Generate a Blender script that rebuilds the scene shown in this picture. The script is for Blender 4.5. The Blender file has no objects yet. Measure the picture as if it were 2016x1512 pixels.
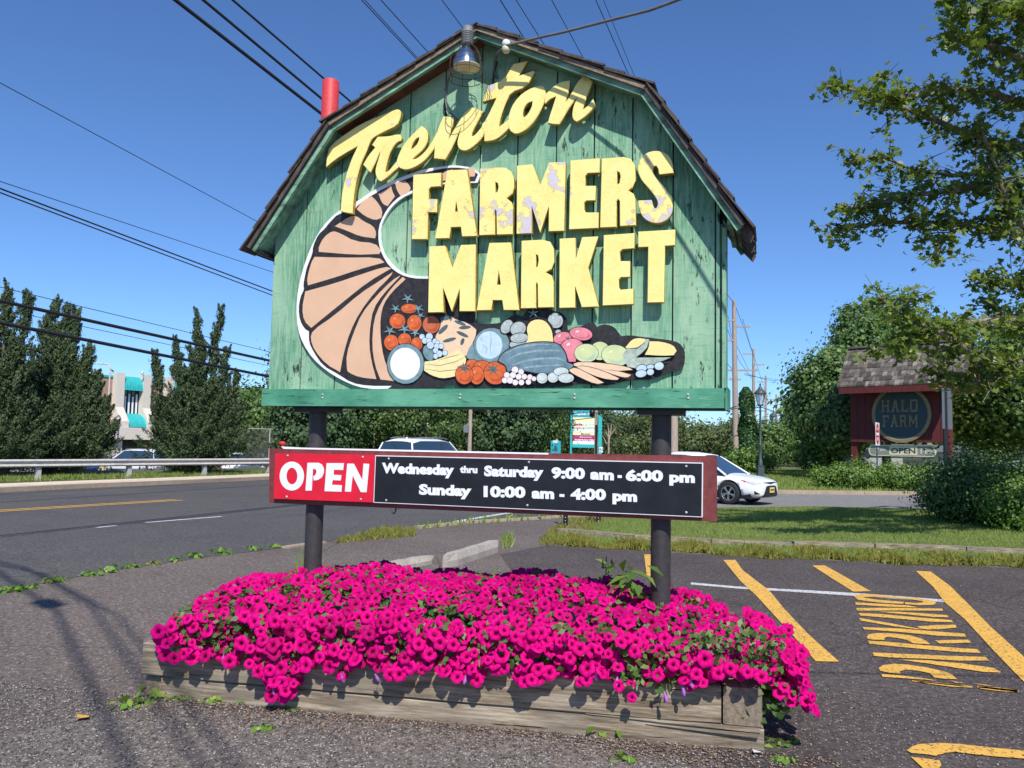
import bpy, bmesh, math, random
import numpy as np
from mathutils import Vector, Matrix, Euler
from mathutils.bvhtree import BVHTree
rad = math.radians
rng = random.Random(7)
nr = np.random.default_rng(11)
scene = bpy.context.scene
C = scene.collection

# ------------------------------------------------------------------ camera, sky, sun, exposure
FPX, PITCH, ROLL, EYE = 1600.0, rad(4.25), 0.020, 1.6
Fv = Vector((0, math.cos(PITCH), math.sin(PITCH)))
U0 = Vector((0, -math.sin(PITCH), math.cos(PITCH))); R0 = Vector((1, 0, 0))
Rv = R0 * math.cos(ROLL) + U0 * math.sin(ROLL)
Uv = U0 * math.cos(ROLL) - R0 * math.sin(ROLL)
cam_data = bpy.data.cameras.new('camera'); cam = bpy.data.objects.new('camera', cam_data); C.objects.link(cam)
cam.matrix_world = Matrix(((Rv.x, Uv.x, -Fv.x, 0), (Rv.y, Uv.y, -Fv.y, 0), (Rv.z, Uv.z, -Fv.z, EYE), (0, 0, 0, 1)))
cam_data.sensor_width = 36.0; cam_data.lens = 36.0 * FPX / 2016.0
cam_data.clip_start = 0.05; cam_data.clip_end = 3000
scene.camera = cam
SUN_EL, SUN_RIGHT = rad(48), rad(10)          # height of the sun; how far right of straight behind the camera
sun_vec = Vector((math.sin(SUN_RIGHT) * math.cos(SUN_EL), -math.cos(SUN_RIGHT) * math.cos(SUN_EL), math.sin(SUN_EL)))
world = bpy.data.worlds.new('World'); scene.world = world; world.use_nodes = True
wn = world.node_tree.nodes; wl = world.node_tree.links; wn.clear()
wo = wn.new('ShaderNodeOutputWorld'); bg = wn.new('ShaderNodeBackground'); sky = wn.new('ShaderNodeTexSky')
sky.sky_type = 'NISHITA'; sky.sun_disc = False; sky.sun_elevation = SUN_EL
sky.sun_rotation = math.pi - SUN_RIGHT
sky.altitude = 0; sky.air_density = 0.85; sky.dust_density = 0.15; sky.ozone_density = 3.0
bg.inputs[1].default_value = 0.138
tint = wn.new('ShaderNodeMix'); tint.data_type = 'RGBA'; tint.blend_type = 'MULTIPLY'; tint.inputs[0].default_value = 1.0; tint.inputs[7].default_value = (.56, .755, 1.0, 1)
wl.new(sky.outputs[0], tint.inputs[6]); wl.new(tint.outputs[2], bg.inputs[0]); wl.new(bg.outputs[0], wo.inputs[0])
sl = bpy.data.lights.new('sun', 'SUN'); sl.energy = 5.0; sl.angle = rad(0.53); sl.color = (1.0, 0.95, 0.87)
so = bpy.data.objects.new('sun', sl); C.objects.link(so); so.rotation_euler = sun_vec.to_track_quat('Z', 'Y').to_euler()
scene.view_settings.view_transform = 'Standard'; scene.view_settings.look = 'None'
scene.view_settings.exposure = 0.20; scene.view_settings.gamma = 1.0; scene.view_settings.use_curve_mapping = False
scene.render.engine = 'CYCLES'
scene.cycles.max_bounces = 6; scene.cycles.transparent_max_bounces = 8

# ------------------------------------------------------------------ photograph pixels to places in the world
def ray(px, py): return Fv + Rv * ((px - 1008) / FPX) + Uv * ((756 - py) / FPX)
def G(px, py, z=0.0):
    d = ray(px, py); t = (z - EYE) / d.z
    return Vector((d.x * t, d.y * t, z))
def D(px, py, y):
    d = ray(px, py); t = y / d.y
    return Vector((d.x * t, y, EYE + d.z * t))
class Frame:
    """an upright plane's own coordinates: origin, heading; at() gives local (x, z) of a picture point on the plane local y = -off"""
    def __init__(s, ox, oy, yaw): s.o = Vector((ox, oy, 0)); s.u = Vector((math.cos(yaw), -math.sin(yaw), 0)); s.n = Vector((-math.sin(yaw), -math.cos(yaw), 0)); s.yaw = yaw
    def at(s, px, py, off=0.0):
        d = ray(px, py); P = s.o + s.n * off; t = P.dot(s.n) / d.dot(s.n); w = d * t
        return ((w - s.o).dot(s.u), EYE + w.z)
    def place(s, o): o.location = s.o; o.rotation_euler = (0, 0, -s.yaw)
def zoomed(pts, ox, oy, k): return [(ox + x / k, oy + y / k) for x, y in pts]

# ------------------------------------------------------------------ materials
def new_mat(name):
    m = bpy.data.materials.new(name); m.use_nodes = True; nt = m.node_tree
    return m, nt, nt.nodes['Principled BSDF']
def N(nt, t, **kw):
    n = nt.nodes.new(t)
    for k, v in kw.items(): setattr(n, k, v)
    return n
def coords(nt, scale=(1, 1, 1), kind='Object'):
    tc = N(nt, 'ShaderNodeTexCoord'); mp = N(nt, 'ShaderNodeMapping'); mp.inputs['Scale'].default_value = scale
    nt.links.new(tc.outputs[kind], mp.inputs[0]); return mp.outputs[0]
def noise(nt, vec, scale, detail=5, rough=0.6):
    n = N(nt, 'ShaderNodeTexNoise'); n.inputs['Scale'].default_value = scale; n.inputs['Detail'].default_value = detail; n.inputs['Roughness'].default_value = rough
    nt.links.new(vec, n.inputs['Vector']); return n.outputs['Fac']
def ramp(nt, fac, stops):
    r = N(nt, 'ShaderNodeValToRGB'); e = r.color_ramp.elements
    while len(e) < len(stops): e.new(0.5)
    for i, (p, c) in enumerate(stops): e[i].position = p; e[i].color = (c[0], c[1], c[2], 1) if hasattr(c, '__len__') else (c, c, c, 1)
    nt.links.new(fac, r.inputs[0]); return r.outputs[0]
def mix(nt, fac, a, b, mode='MIX'):
    m = N(nt, 'ShaderNodeMix', data_type='RGBA', blend_type=mode)
    for v, i in ((fac, 0), (a, 6), (b, 7)):
        if hasattr(v, 'is_output'): nt.links.new(v, m.inputs[i])
        else: m.inputs[i].default_value = v if i == 0 else (v[0], v[1], v[2], 1)
    return m.outputs[2]
def bump(nt, bsdf, fac, strength, dist=0.01, prev=None):
    b = N(nt, 'ShaderNodeBump'); b.inputs['Strength'].default_value = strength; b.inputs['Distance'].default_value = dist
    nt.links.new(fac, b.inputs['Height'])
    if prev is not None: nt.links.new(prev, b.inputs['Normal'])
    nt.links.new(b.outputs[0], bsdf.inputs['Normal']); return b.outputs[0]
def setup(bsdf, rough=0.7, spec=0.4, metal=0.0):
    bsdf.inputs['Roughness'].default_value = rough; bsdf.inputs['Specular IOR Level'].default_value = spec; bsdf.inputs['Metallic'].default_value = metal
def plain(name, col, rough=0.7, var=0.15, scale=8.0, bmp=0.0, metal=0.0, spec=0.4, stretch=(1, 1, 1), coat=0.0):
    m, nt, b = new_mat(name); setup(b, rough, spec, metal)
    v = coords(nt, stretch); f = noise(nt, v, scale)
    lo = [c * (1 - var) for c in col]; hi = [min(1, c * (1 + var)) for c in col]
    nt.links.new(ramp(nt, f, [(0.3, lo), (0.7, hi)]), b.inputs['Base Color'])
    if bmp: bump(nt, b, f, bmp, 0.01)
    if coat: b.inputs['Coat Weight'].default_value = coat; b.inputs['Coat Roughness'].default_value = 0.05
    return m
def leafy(name, a, b2, c, trans=0.35, rough=0.5, scale=1.1, spec=0.35):
    """a leaf: colour differs from leaf to leaf and from bough to bough, light passes through"""
    m, nt, b = new_mat(name); setup(b, rough, spec)
    geo = N(nt, 'ShaderNodeNewGeometry')
    col = ramp(nt, geo.outputs['Random Per Island'], [(0.0, a), (0.55, b2), (1.0, c)])
    f = noise(nt, coords(nt), scale, 2)
    col = mix(nt, ramp(nt, f, [(0.35, 0.0), (0.65, 1.0)]), col, mix(nt, 0.5, col, a))
    nt.links.new(col, b.inputs['Base Color'])
    t = N(nt, 'ShaderNodeBsdfTranslucent'); ms = N(nt, 'ShaderNodeMixShader'); ms.inputs[0].default_value = trans
    tcol = mix(nt, 1.0, col, (1.25, 1.3, 0.55), 'MULTIPLY'); nt.links.new(tcol, t.inputs[0])
    nt.links.new(b.outputs[0], ms.inputs[1]); nt.links.new(t.outputs[0], ms.inputs[2])
    nt.links.new(ms.outputs[0], nt.nodes['Material Output'].inputs[0]); return m
def board_paint():
    m, nt, b = new_mat('weathered_green_paint'); setup(b, 0.75, 0.25)
    v = coords(nt, (1, 1, 1))
    big = noise(nt, coords(nt, (1, 1, .55)), 2.6, 4, 0.6)
    col = ramp(nt, big, [(0.38, (.075, .23, .14)), (0.5, (.155, .345, .225)), (0.66, (.31, .49, .335))])
    grain = noise(nt, coords(nt, (1, 1, .07)), 85, 5, 0.7)
    col = mix(nt, ramp(nt, grain, [(0.42, 0.0), (0.62, 0.7)]), col, (.33, .50, .33))
    cross = noise(nt, coords(nt, (.12, 1, 1)), 60, 4, 0.7)
    col = mix(nt, ramp(nt, cross, [(0.55, 0.0), (0.72, 0.45)]), col, (.06, .22, .14))
    # peeling cracks, worst low on the right
    mask = noise(nt, coords(nt, (1, 1, .6)), 3.2, 3, 0.5)
    gr = N(nt, 'ShaderNodeSeparateXYZ'); nt.links.new(v, gr.inputs[0])
    mr = N(nt, 'ShaderNodeMapRange'); mr.inputs[1].default_value = 0.3; mr.inputs[2].default_value = 1.7; mr.inputs[3].default_value = 0; mr.inputs[4].default_value = .12
    nt.links.new(gr.outputs[0], mr.inputs[0])
    add = N(nt, 'ShaderNodeMath', operation='ADD'); nt.links.new(mask, add.inputs[0]); nt.links.new(mr.outputs[0], add.inputs[1])
    crk = noise(nt, coords(nt, (1.4, 1, .33)), 22, 6, 0.75)
    cm = N(nt, 'ShaderNodeMath', operation='MULTIPLY'); nt.links.new(ramp(nt, crk, [(0.585, 0.0), (0.605, 1.0)]), cm.inputs[0]); nt.links.new(ramp(nt, add.outputs[0], [(0.5, 0.0), (0.62, 1.0)]), cm.inputs[1])
    col = mix(nt, cm.outputs[0], col, (.035, .055, .04))
    nt.links.new(col, b.inputs['Base Color'])
    p = bump(nt, b, grain, 0.35, 0.004); bump(nt, b, cm.outputs[0], -0.6, 0.006, p)
    return m
def beam_paint():
    m, nt, b = new_mat('green_beam_paint'); setup(b, 0.6, 0.3)
    big = noise(nt, coords(nt, (.5, 1, 1)), 5, 4)
    col = ramp(nt, big, [(0.35, (.045, .21, .13)), (0.65, (.12, .37, .24))])
    st = noise(nt, coords(nt, (.1, 1, 1)), 55, 6, .7)
    col = mix(nt, ramp(nt, st, [(0.60, 0), (0.66, .9)]), col, (.015, .05, .03))
    st2 = noise(nt, coords(nt, (.16, 1, 1)), 40, 6, .7)
    col = mix(nt, ramp(nt, st2, [(0.60, 0), (0.70, .6)]), col, (.2, .45, .3))
    nt.links.new(col, b.inputs['Base Color']); bump(nt, b, st, 0.5, 0.004)
    return m
def letter_paint(name, thr, seed):
    m, nt, b = new_mat(name); setup(b, 0.5, 0.35)
    tc = N(nt, 'ShaderNodeTexCoord'); mp = N(nt, 'ShaderNodeMapping'); mp.inputs['Location'].default_value = (seed, seed * .7, 0)
    nt.links.new(tc.outputs['Object'], mp.inputs[0]); v = mp.outputs[0]
    f = noise(nt, v, 6.0, 6, 0.66)
    base = ramp(nt, noise(nt, v, 9, 3), [(0.3, (.85, .70, .23)), (0.7, (.90, .77, .30))])
    if thr < 1:
        base = mix(nt, ramp(nt, f, [(thr - .02, 0), (thr - .006, 1)]), base, (.58, .44, .10))
        base = mix(nt, ramp(nt, f, [(thr, 0), (thr + .006, 1)]), base, (.58, .54, .60))
    nt.links.new(base, b.inputs['Base Color'])
    vor = N(nt, 'ShaderNodeTexVoronoi', feature='DISTANCE_TO_EDGE'); vor.inputs['Scale'].default_value = 46
    wob = mix(nt, .08, v, noise(nt, v, 20, 3)); nt.links.new(wob, vor.inputs['Vector'])
    patch = noise(nt, v, 6.5, 2)
    mm = N(nt, 'ShaderNodeMath', operation='MULTIPLY'); nt.links.new(ramp(nt, vor.outputs[0], [(0.0, 1), (0.09, 0)]), mm.inputs[0]); nt.links.new(ramp(nt, patch, [(0.5, 0), (0.6, 1)]), mm.inputs[1])
    base2 = mix(nt, mm.outputs[0], base, mix(nt, .3, base, (.45, .30, .04))); nt.links.new(base2, b.inputs['Base Color']); p = bump(nt, b, mm.outputs[0], -1.0, 0.006); bump(nt, b, noise(nt, v, 38, 5, .8), 0.45, 0.006, p)
    return m
def timber_mat(name, cols, along='X'):
    m, nt, b = new_mat(name); setup(b, 0.85, 0.15)
    s = {'X': (.07, 1, 1), 'Y': (1, .07, 1), 'Z': (1, 1, .07)}[along]
    f = noise(nt, coords(nt, s), 30, 7, 0.75); g = noise(nt, coords(nt), 2.2, 4)
    col = ramp(nt, f, [(0.36, cols[0]), (0.5, cols[1]), (0.64, cols[2])])
    col = mix(nt, ramp(nt, g, [(0.4, 0), (0.65, .6)]), col, cols[3])
    ck = noise(nt, coords(nt, tuple(.35 * a if a < 1 else a for a in s)), 30, 4, 0.6)
    ckr = ramp(nt, ck, [(0.665, 0), (0.685, 1)]); col = mix(nt, ckr, col, (.025, .02, .015))
    nt.links.new(col, b.inputs['Base Color']); p = bump(nt, b, f, 0.8, 0.006); bump(nt, b, ckr, -.7, .01, p)
    return m
def asphalt(name, base, brown, speck=0.25, bmp=0.5, scale=1.0, cracks=False):
    m, nt, b = new_mat(name); setup(b, 0.85, 0.3)
    v = coords(nt)
    big = noise(nt, v, 0.35 * scale, 5, 0.65); med = noise(nt, v, 3.5, 5, .7); fine = noise(nt, v, 90, 4, 0.7)
    col = ramp(nt, big, [(0.38, base), (0.62, brown)])
    col = mix(nt, ramp(nt, med, [(0.35, 0), (0.75, .35)]), col, tuple(c * 1.5 for c in base))
    col = mix(nt, ramp(nt, fine, [(0.35, .75), (0.6, 0)]), col, tuple(c * .35 for c in base))
    grit = noise(nt, v, 24, 6, 0.8); col = mix(nt, ramp(nt, grit, [(0.40, .8), (0.52, 0)]), col, tuple(c * .45 for c in base)); col = mix(nt, ramp(nt, grit, [(0.56, 0), (0.68, .8)]), col, tuple(c * 1.75 for c in brown))
    vor = N(nt, 'ShaderNodeTexVoronoi'); vor.inputs['Scale'].default_value = 55 if speck > .2 else 85; nt.links.new(v, vor.inputs['Vector'])
    sel = N(nt, 'ShaderNodeSeparateColor'); nt.links.new(vor.outputs['Color'], sel.inputs[0])
    st = N(nt, 'ShaderNodeMath', operation='MULTIPLY'); nt.links.new(ramp(nt, sel.outputs[0], [(1 - speck * .35, 0), (1 - speck * .3, 1)]), st.inputs[0]); nt.links.new(ramp(nt, vor.outputs['Distance'], [(0.3, 1), (0.45, 0)]), st.inputs[1])
    col = mix(nt, st.outputs[0], col, (.42, .38, .35))
    if cracks:
        cv = N(nt, 'ShaderNodeTexVoronoi', feature='DISTANCE_TO_EDGE'); cv.inputs['Scale'].default_value = .55
        nt.links.new(mix(nt, .3, v, noise(nt, v, 1.5, 5)), cv.inputs['Vector'])
        col = mix(nt, ramp(nt, cv.outputs[0], [(0.0, .55), (0.006, 0)]), col, tuple(c * .35 for c in base))
    nt.links.new(col, b.inputs['Base Color'])
    p = bump(nt, b, fine, bmp, 0.008); bump(nt, b, vor.outputs['Distance'], -bmp, 0.006, p)
    return m
def road_paint(name, col, wear=0.6):
    m, nt, b = new_mat(name); setup(b, 0.7, 0.3)
    v = coords(nt); f = noise(nt, v, 45, 6, 0.75); g = noise(nt, v, 3, 3)
    c = mix(nt, ramp(nt, g, [(0.35, 0), (0.7, .5)]), col, tuple(x * .75 for x in col))
    c = mix(nt, ramp(nt, f, [(wear, 0), (wear + .03, 1)]), c, (.05, .045, .045))
    nt.links.new(c, b.inputs['Base Color']); bump(nt, b, f, 0.4, 0.004); return m
def concrete(name, col):
    m, nt, b = new_mat(name); setup(b, 0.9, 0.2)
    v = coords(nt); f = noise(nt, v, 26, 6, .75); g = noise(nt, v, 3, 4)
    c = ramp(nt, f, [(0.3, tuple(x * .6 for x in col)), (0.6, col)])
    c = mix(nt, ramp(nt, g, [(0.45, 0), (0.7, .5)]), c, tuple(x * .55 for x in col))
    nt.links.new(c, b.inputs['Base Color']); bump(nt, b, f, 0.6, 0.01); return m

M = {}
M['board'] = board_paint(); M['beam'] = beam_paint()
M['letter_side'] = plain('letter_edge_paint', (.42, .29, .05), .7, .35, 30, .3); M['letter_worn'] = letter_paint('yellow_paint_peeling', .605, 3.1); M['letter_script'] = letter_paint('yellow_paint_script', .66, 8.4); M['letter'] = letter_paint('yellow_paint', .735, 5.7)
M['trim'] = plain('dark_green_trim', (.16, .30, .215), .8, .6, 18, .6, stretch=(.3, 1, 1))
M['soffit'] = plain('red_brown_soffit', (.16, .055, .035), .8, .4, 9, .3)
M['brace'] = plain('bare_wood_edge', (.22, .17, .12), .85, .4, 20, .6)
M['shingle'] = plain('weathered_shingle', (.075, .06, .055), .9, .45, 22, .7, stretch=(1, 1, .3))
M['shingle_grey'] = leafy('grey_brown_shingle', (.06, .052, .045), (.15, .13, .112), (.30, .27, .24), .0, .9, 3, .1)
M['post'] = plain('dark_steel_post', (.035, .032, .033), .55, .25, 30, .25, spec=.5)
M['post_red'] = plain('faded_red_post', (.55, .045, .05), .55, .15, 40, .2)
M['black_paint'] = plain('black_paint', (.012, .013, .017), .35, .3, 9)
M['white_paint'] = plain('white_paint', (.78, .78, .79), .5, .04, 12)
M['white_vinyl'] = plain('white_vinyl', (.74, .76, .80), .35, .05, 14)
M['red_vinyl'] = plain('red_vinyl', (.62, .012, .035), .3, .12, 6)
M['maroon'] = plain('maroon_paint', (.165, .035, .035), .6, .25, 25, .25)
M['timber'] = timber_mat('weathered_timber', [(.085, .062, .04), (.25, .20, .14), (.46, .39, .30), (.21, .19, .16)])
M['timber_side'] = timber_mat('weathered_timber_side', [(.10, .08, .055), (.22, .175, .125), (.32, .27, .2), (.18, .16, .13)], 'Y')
M['soil'] = plain('bed_soil', (.05, .035, .025), .95, .4, 12, .8)
M['asphalt'] = asphalt('parking_asphalt', (.145, .117, .103), (.215, .175, .152), .30, .7, 1.0, True); M['asphalt_dark'] = asphalt('repaved_asphalt', (.082, .066, .062), (.130, .106, .096), .19, .7, 1.6, True)
M['road'] = asphalt('road_asphalt', (.092, .088, .088), (.130, .120, .112), .12, .3, 1.0, True)
M['drive'] = asphalt('driveway_asphalt', (.24, .23, .225), (.28, .27, .26), .1, .3)
M['gravel_ground'] = asphalt('gravelly_ground', (.18, .155, .138), (.25, .215, .185), .45, 1.0)
M['yellow_line'] = road_paint('yellow_road_paint', (.74, .42, .08), .56)
M['white_line'] = road_paint('white_road_paint', (.6, .6, .6), .55)
M['concrete'] = concrete('pitted_concrete', (.46, .41, .36))
M['sidewalk'] = concrete('tan_concrete', (.78, .64, .49))
M['kerb'] = concrete('kerb_concrete', (.42, .33, .25))
M['galv'] = plain('galvanised_steel', (.47, .45, .42), .6, .2, 10, .1, metal=.1)
M['bark'] = plain('bark', (.14, .115, .09), .9, .4, 16, .9, stretch=(1, 1, .3))
M['plane_bark'] = plain('plane_bark', (.20, .165, .125), .85, .45, 9, .6)
M['pole_wood'] = plain('weathered_pole_wood', (.36, .29, .235), .85, .25, 18, .5, stretch=(1, 1, .15))
M['wire'] = plain('cable_rubber', (.02, .02, .025), .6, .2, 10)
M['white_car'] = plain('white_car_paint', (.80, .80, .83), .25, .01, 2, coat=.6)
M['blue_car'] = plain('blue_car_paint', (.02, .09, .35), .25, .02, 2, coat=.6)
M['grey_car'] = plain('blue_grey_car_paint', (.10, .17, .24), .3, .02, 2, coat=.6)
M['silver_car'] = plain('silver_car_paint', (.5, .5, .52), .3, .02, 2, coat=.6)
M['rubber'] = plain('tyre_rubber', (.018, .018, .02), .8, .2, 20)
M['alloy'] = plain('wheel_alloy', (.52, .53, .55), .3, .05, 5, metal=.8)
M['dark_plastic'] = plain('dark_plastic', (.012, .012, .016), .4, .2, 10)
def glassy(name, col, rough=.05):
    m, nt, b = new_mat(name); setup(b, rough, .8); b.inputs['Base Color'].default_value = (*col, 1); b.inputs['Coat Weight'].default_value = .6; return m
M['glass'] = glassy('car_glass', (.02, .045, .075)); M['window'] = glassy('window_glass', (.03, .035, .04))
M['lamp_lens'] = glassy('headlamp_lens', (.45, .48, .52)); M['red_lens'] = glassy('red_lens', (.45, .03, .03))
M['plate_yellow'] = plain('number_plate_yellow', (.75, .60, .15), .5, .1, 9)
M['teal'] = plain('teal_metal', (.035, .42, .42), .45, .12, 4)
M['teal_sign'] = plain('teal_sign_panel', (.02, .33, .40), .45, .1, 4)
M['stucco'] = plain('pale_pink_stucco', (.62, .56, .49), .85, .06, 5); M['brown_wall'] = plain('brown_panel_wall', (.33, .225, .165), .85, .08, 5)
M['mint'] = plain('mint_panel', (.72, .83, .72), .5, .05, 6); M['cream'] = plain('cream_panel', (.80, .74, .42), .5, .05, 6)
M['magenta_panel'] = plain('magenta_panel', (.42, .03, .25), .5, .05, 6); M['crimson_panel'] = plain('crimson_panel', (.42, .02, .05), .5, .05, 6)
M['shop_wall'] = plain('shop_wall', (.33, .33, .34), .6, .1, 1); M['white_panel'] = plain('white_panel', (.80, .82, .86), .5, .03, 6); M['orange_print'] = plain('orange_print', (.45, .16, .02), .6, .1, 9)
M['red_print'] = plain('red_print', (.60, .03, .03), .6, .1, 9); M['navy_print'] = plain('navy_print', (.03, .04, .12), .6, .1, 9)
M['barn_red'] = plain('barn_red_boards', (.11, .019, .019), .75, .2, 18, .3, stretch=(1, 1, .15))
M['halo_blue'] = plain('slate_teal_disc', (.04, .075, .085), .7, .15, 12); M['halo_tan'] = plain('dull_gold_paint', (.26, .20, .115), .7, .2, 14)
M['open_grey'] = plain('grey_green_board', (.22, .26, .24), .7, .15, 12); M['open_cream'] = plain('cream_board', (.70, .62, .42), .7, .1, 12)
M['sign_back'] = plain('aluminium_sign_back', (.13, .15, .17), .6, .08, 5)
M['lamp_iron'] = plain('dark_green_iron', (.05, .07, .075), .5, .2, 12, .1)
m_, nt_, b_ = new_mat('lantern_glass'); setup(b_, .1, .5); b_.inputs['Base Color'].default_value = (.6, .7, .75, 1); b_.inputs['Alpha'].default_value = .45; M['lantern_glass'] = m_
M['chrome'] = plain('lamp_chrome', (.75, .75, .78), .16, .05, 4, metal=1.0); M['lamp_lens2'] = plain('lamp_milky_lens', (.62, .56, .38), .3, .1, 8)
M['lamp_body'] = plain('grey_lamp_housing', (.16, .165, .17), .55, .15, 20, .2); M['rust_wire'] = plain('rusty_wire', (.06, .04, .03), .7, .3, 30)
M['grey_cable'] = plain('grey_cable', (.13, .125, .13), .6, .2, 15)
M['juniper'] = leafy('juniper_needles', (.026, .050, .022), (.052, .088, .032), (.125, .165, .055), .12, .6, .8)
M['pine'] = leafy('pine_needles', (.035, .075, .034), (.07, .13, .05), (.12, .19, .065), .15, .6, .5)
M['maple'] = leafy('broad_leaves', (.06, .12, .034), (.12, .21, .055), (.23, .33, .10), .35, .45, .5)
M['plane_leaf'] = leafy('plane_leaves', (.085, .135, .03), (.165, .235, .045), (.30, .37, .09), .45, .4, 1.0)
M['ivy'] = leafy('ivy_leaves', (.02, .06, .018), (.04, .11, .03), (.09, .19, .05), .25, .4, 1.5)
M['bush'] = leafy('bush_leaves', (.06, .13, .025), (.14, .25, .045), (.28, .38, .08), .35, .45, 1.0)
M['dark_bush'] = leafy('dark_bush_leaves', (.05, .10, .03), (.10, .18, .05), (.22, .30, .09), .3, .45, 1.0)
M['forest'] = leafy('distant_leaves', (.055, .09, .035), (.095, .14, .05), (.18, .21, .065), .2, .7, .05)
M['lawn_blade'] = leafy('lawn_blades', (.16, .22, .05), (.25, .33, .075), (.38, .43, .14), .35, .55, .7)
M['dry_weed'] = leafy('dry_weeds', (.15, .17, .03), (.26, .26, .05), (.36, .28, .08), .3, .6, 1.2)
M['weed'] = leafy('weed_leaves', (.09, .19, .025), (.18, .34, .045), (.34, .48, .08), .4, .45, 2)
M['bed_leaf'] = leafy('petunia_leaves', (.045, .10, .022), (.10, .19, .045), (.22, .34, .10), .35, .5, 6)
M['lawn'] = plain('lawn_ground', (.14, .165, .055), .95, .35, 1.4, .3); M['earth'] = plain('rough_grass_ground', (.075, .095, .032), .95, .45, .3, .3)
M['dirt'] = plain('bare_dirt', (.11, .08, .055), .95, .4, 3, .6)
M['hill'] = plain('hill_ground', (.04, .06, .025), .95, .3, .02)
def petal():
    m, nt, b = new_mat('magenta_petal'); setup(b, .65, .12)
    at = N(nt, 'ShaderNodeAttribute', attribute_name='Col'); oi = N(nt, 'ShaderNodeNewGeometry')
    c = mix(nt, 1.0, at.outputs[0], ramp(nt, oi.outputs['Random Per Island'], [(0, (.62, .8, .62)), (.5, (.95, 1.0, .95)), (1, (1.0, 1.0, 1.12))]), 'MULTIPLY')
    nt.links.new(c, b.inputs['Base Color'])
    t = N(nt, 'ShaderNodeBsdfTranslucent'); ms = N(nt, 'ShaderNodeMixShader'); ms.inputs[0].default_value = .3; nt.links.new(c, t.inputs[0])
    nt.links.new(b.outputs[0], ms.inputs[1]); nt.links.new(t.outputs[0], ms.inputs[2]); nt.links.new(ms.outputs[0], nt.nodes['Material Output'].inputs[0]); return m
M['petal'] = petal()
M['lilac'] = plain('wilted_petal', (.35, .12, .45), .6, .3, 30)

# ------------------------------------------------------------------ mesh building
class MB:
    def __init__(s): s.v = []; s.f = []; s.m = []; s.mats = []; s.smooth = []
    def mi(s, mat):
        if mat not in s.mats: s.mats.append(mat)
        return s.mats.index(mat)
    def add(s, vs, fs, mat, smooth=False):
        n = len(s.v); s.v += [tuple(v) for v in vs]; k = s.mi(mat)
        for f in fs: s.f.append(tuple(i + n for i in f)); s.m.append(k); s.smooth.append(smooth)
        return s
    def box(s, a, b, mat, T=None, bev=0.0):
        x0, y0, z0 = a; x1, y1, z1 = b
        if bev:
            e = bev; vs = []
            ring = lambda z, i: [(x0 + i, y0 + e + i * 0, z), (x0 + e + i * 0, y0 + i, z), (x1 - e, y0 + i, z), (x1 - i, y0 + e, z), (x1 - i, y1 - e, z), (x1 - e, y1 - i, z), (x0 + e, y1 - i, z), (x0 + i, y1 - e, z)]
            rs = [ring(z0, e * .5), ring(z0 + e, 0), ring(z1 - e, 0), ring(z1, e * .5)]
            vs = [p for r in rs for p in r]; fs = []
            for k in range(3):
                for j in range(8): fs.append((k * 8 + j, k * 8 + (j + 1) % 8, k * 8 + 8 + (j + 1) % 8, k * 8 + 8 + j))
            fs.append(tuple(range(7, -1, -1))); fs.append(tuple(range(24, 32)))
        else:
            vs = [(x0, y0, z0), (x1, y0, z0), (x1, y1, z0), (x0, y1, z0), (x0, y0, z1), (x1, y0, z1), (x1, y1, z1), (x0, y1, z1)]
            fs = [(3, 2, 1, 0), (4, 5, 6, 7), (0, 1, 5, 4), (1, 2, 6, 5), (2, 3, 7, 6), (3, 0, 4, 7)]
        if T is not None: vs = [T @ Vector(p) for p in vs]
        return s.add(vs, fs, mat)
    def tube(s, pts, r, mat, n=8, caps=True, smooth=True):
        pts = [Vector(p) for p in pts]; rs = r if hasattr(r, '__len__') else [r] * len(pts)
        vs = []; fs = []; ref = None
        for i, p in enumerate(pts):
            t = (pts[min(i + 1, len(pts) - 1)] - pts[max(i - 1, 0)]).normalized()
            if ref is None: ref = t.orthogonal().normalized()
            ref = (ref - t * ref.dot(t)); ref = ref.normalized() if ref.length > 1e-6 else t.orthogonal().normalized()
            bi = t.cross(ref)
            for k in range(n):
                a = 2 * math.pi * k / n; vs.append(p + (ref * math.cos(a) + bi * math.sin(a)) * rs[i])
        for i in range(len(pts) - 1):
            for k in range(n): fs.append((i * n + k, i * n + (k + 1) % n, (i + 1) * n + (k + 1) % n, (i + 1) * n + k))
        s.add(vs, fs, mat, smooth)
        if caps: s.add(vs[:n], [tuple(range(n - 1, -1, -1))], mat); s.add(vs[-n:], [tuple(range(n))], mat)
        return s
    def lathe(s, prof, mat, n=16, T=None, smooth=True):
        vs = [(r * math.cos(2 * math.pi * k / n), r * math.sin(2 * math.pi * k / n), z) for r, z in prof for k in range(n)]
        if T is not None: vs = [T @ Vector(p) for p in vs]
        fs = [(i * n + k, i * n + (k + 1) % n, (i + 1) * n + (k + 1) % n, (i + 1) * n + k) for i in range(len(prof) - 1) for k in range(n)]
        return s.add(vs, fs, mat, smooth)
    def sheet(s, pts, z, mat):
        return s.add([(p[0], p[1], z) for p in pts], tri2(pts), mat)
    def build(s, name, parent=None, loc=None):
        me = bpy.data.meshes.new(name); me.from_pydata(s.v, [], s.f)
        for m in s.mats: me.materials.append(M[m] if isinstance(m, str) else m)
        me.polygons.foreach_set('material_index', s.m); me.polygons.foreach_set('use_smooth', s.smooth); me.update()
        return link(name, me, parent, loc)
def link(name, me, parent=None, loc=None):
    o = bpy.data.objects.new(name, me); C.objects.link(o)
    if parent is not None: o.parent = parent
    if loc is not None: o.location = loc
    return o
def tag(o, label, cat, group=None):
    o['label'] = label; o['category'] = cat
    if group: o['group'] = group
    return o
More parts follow.
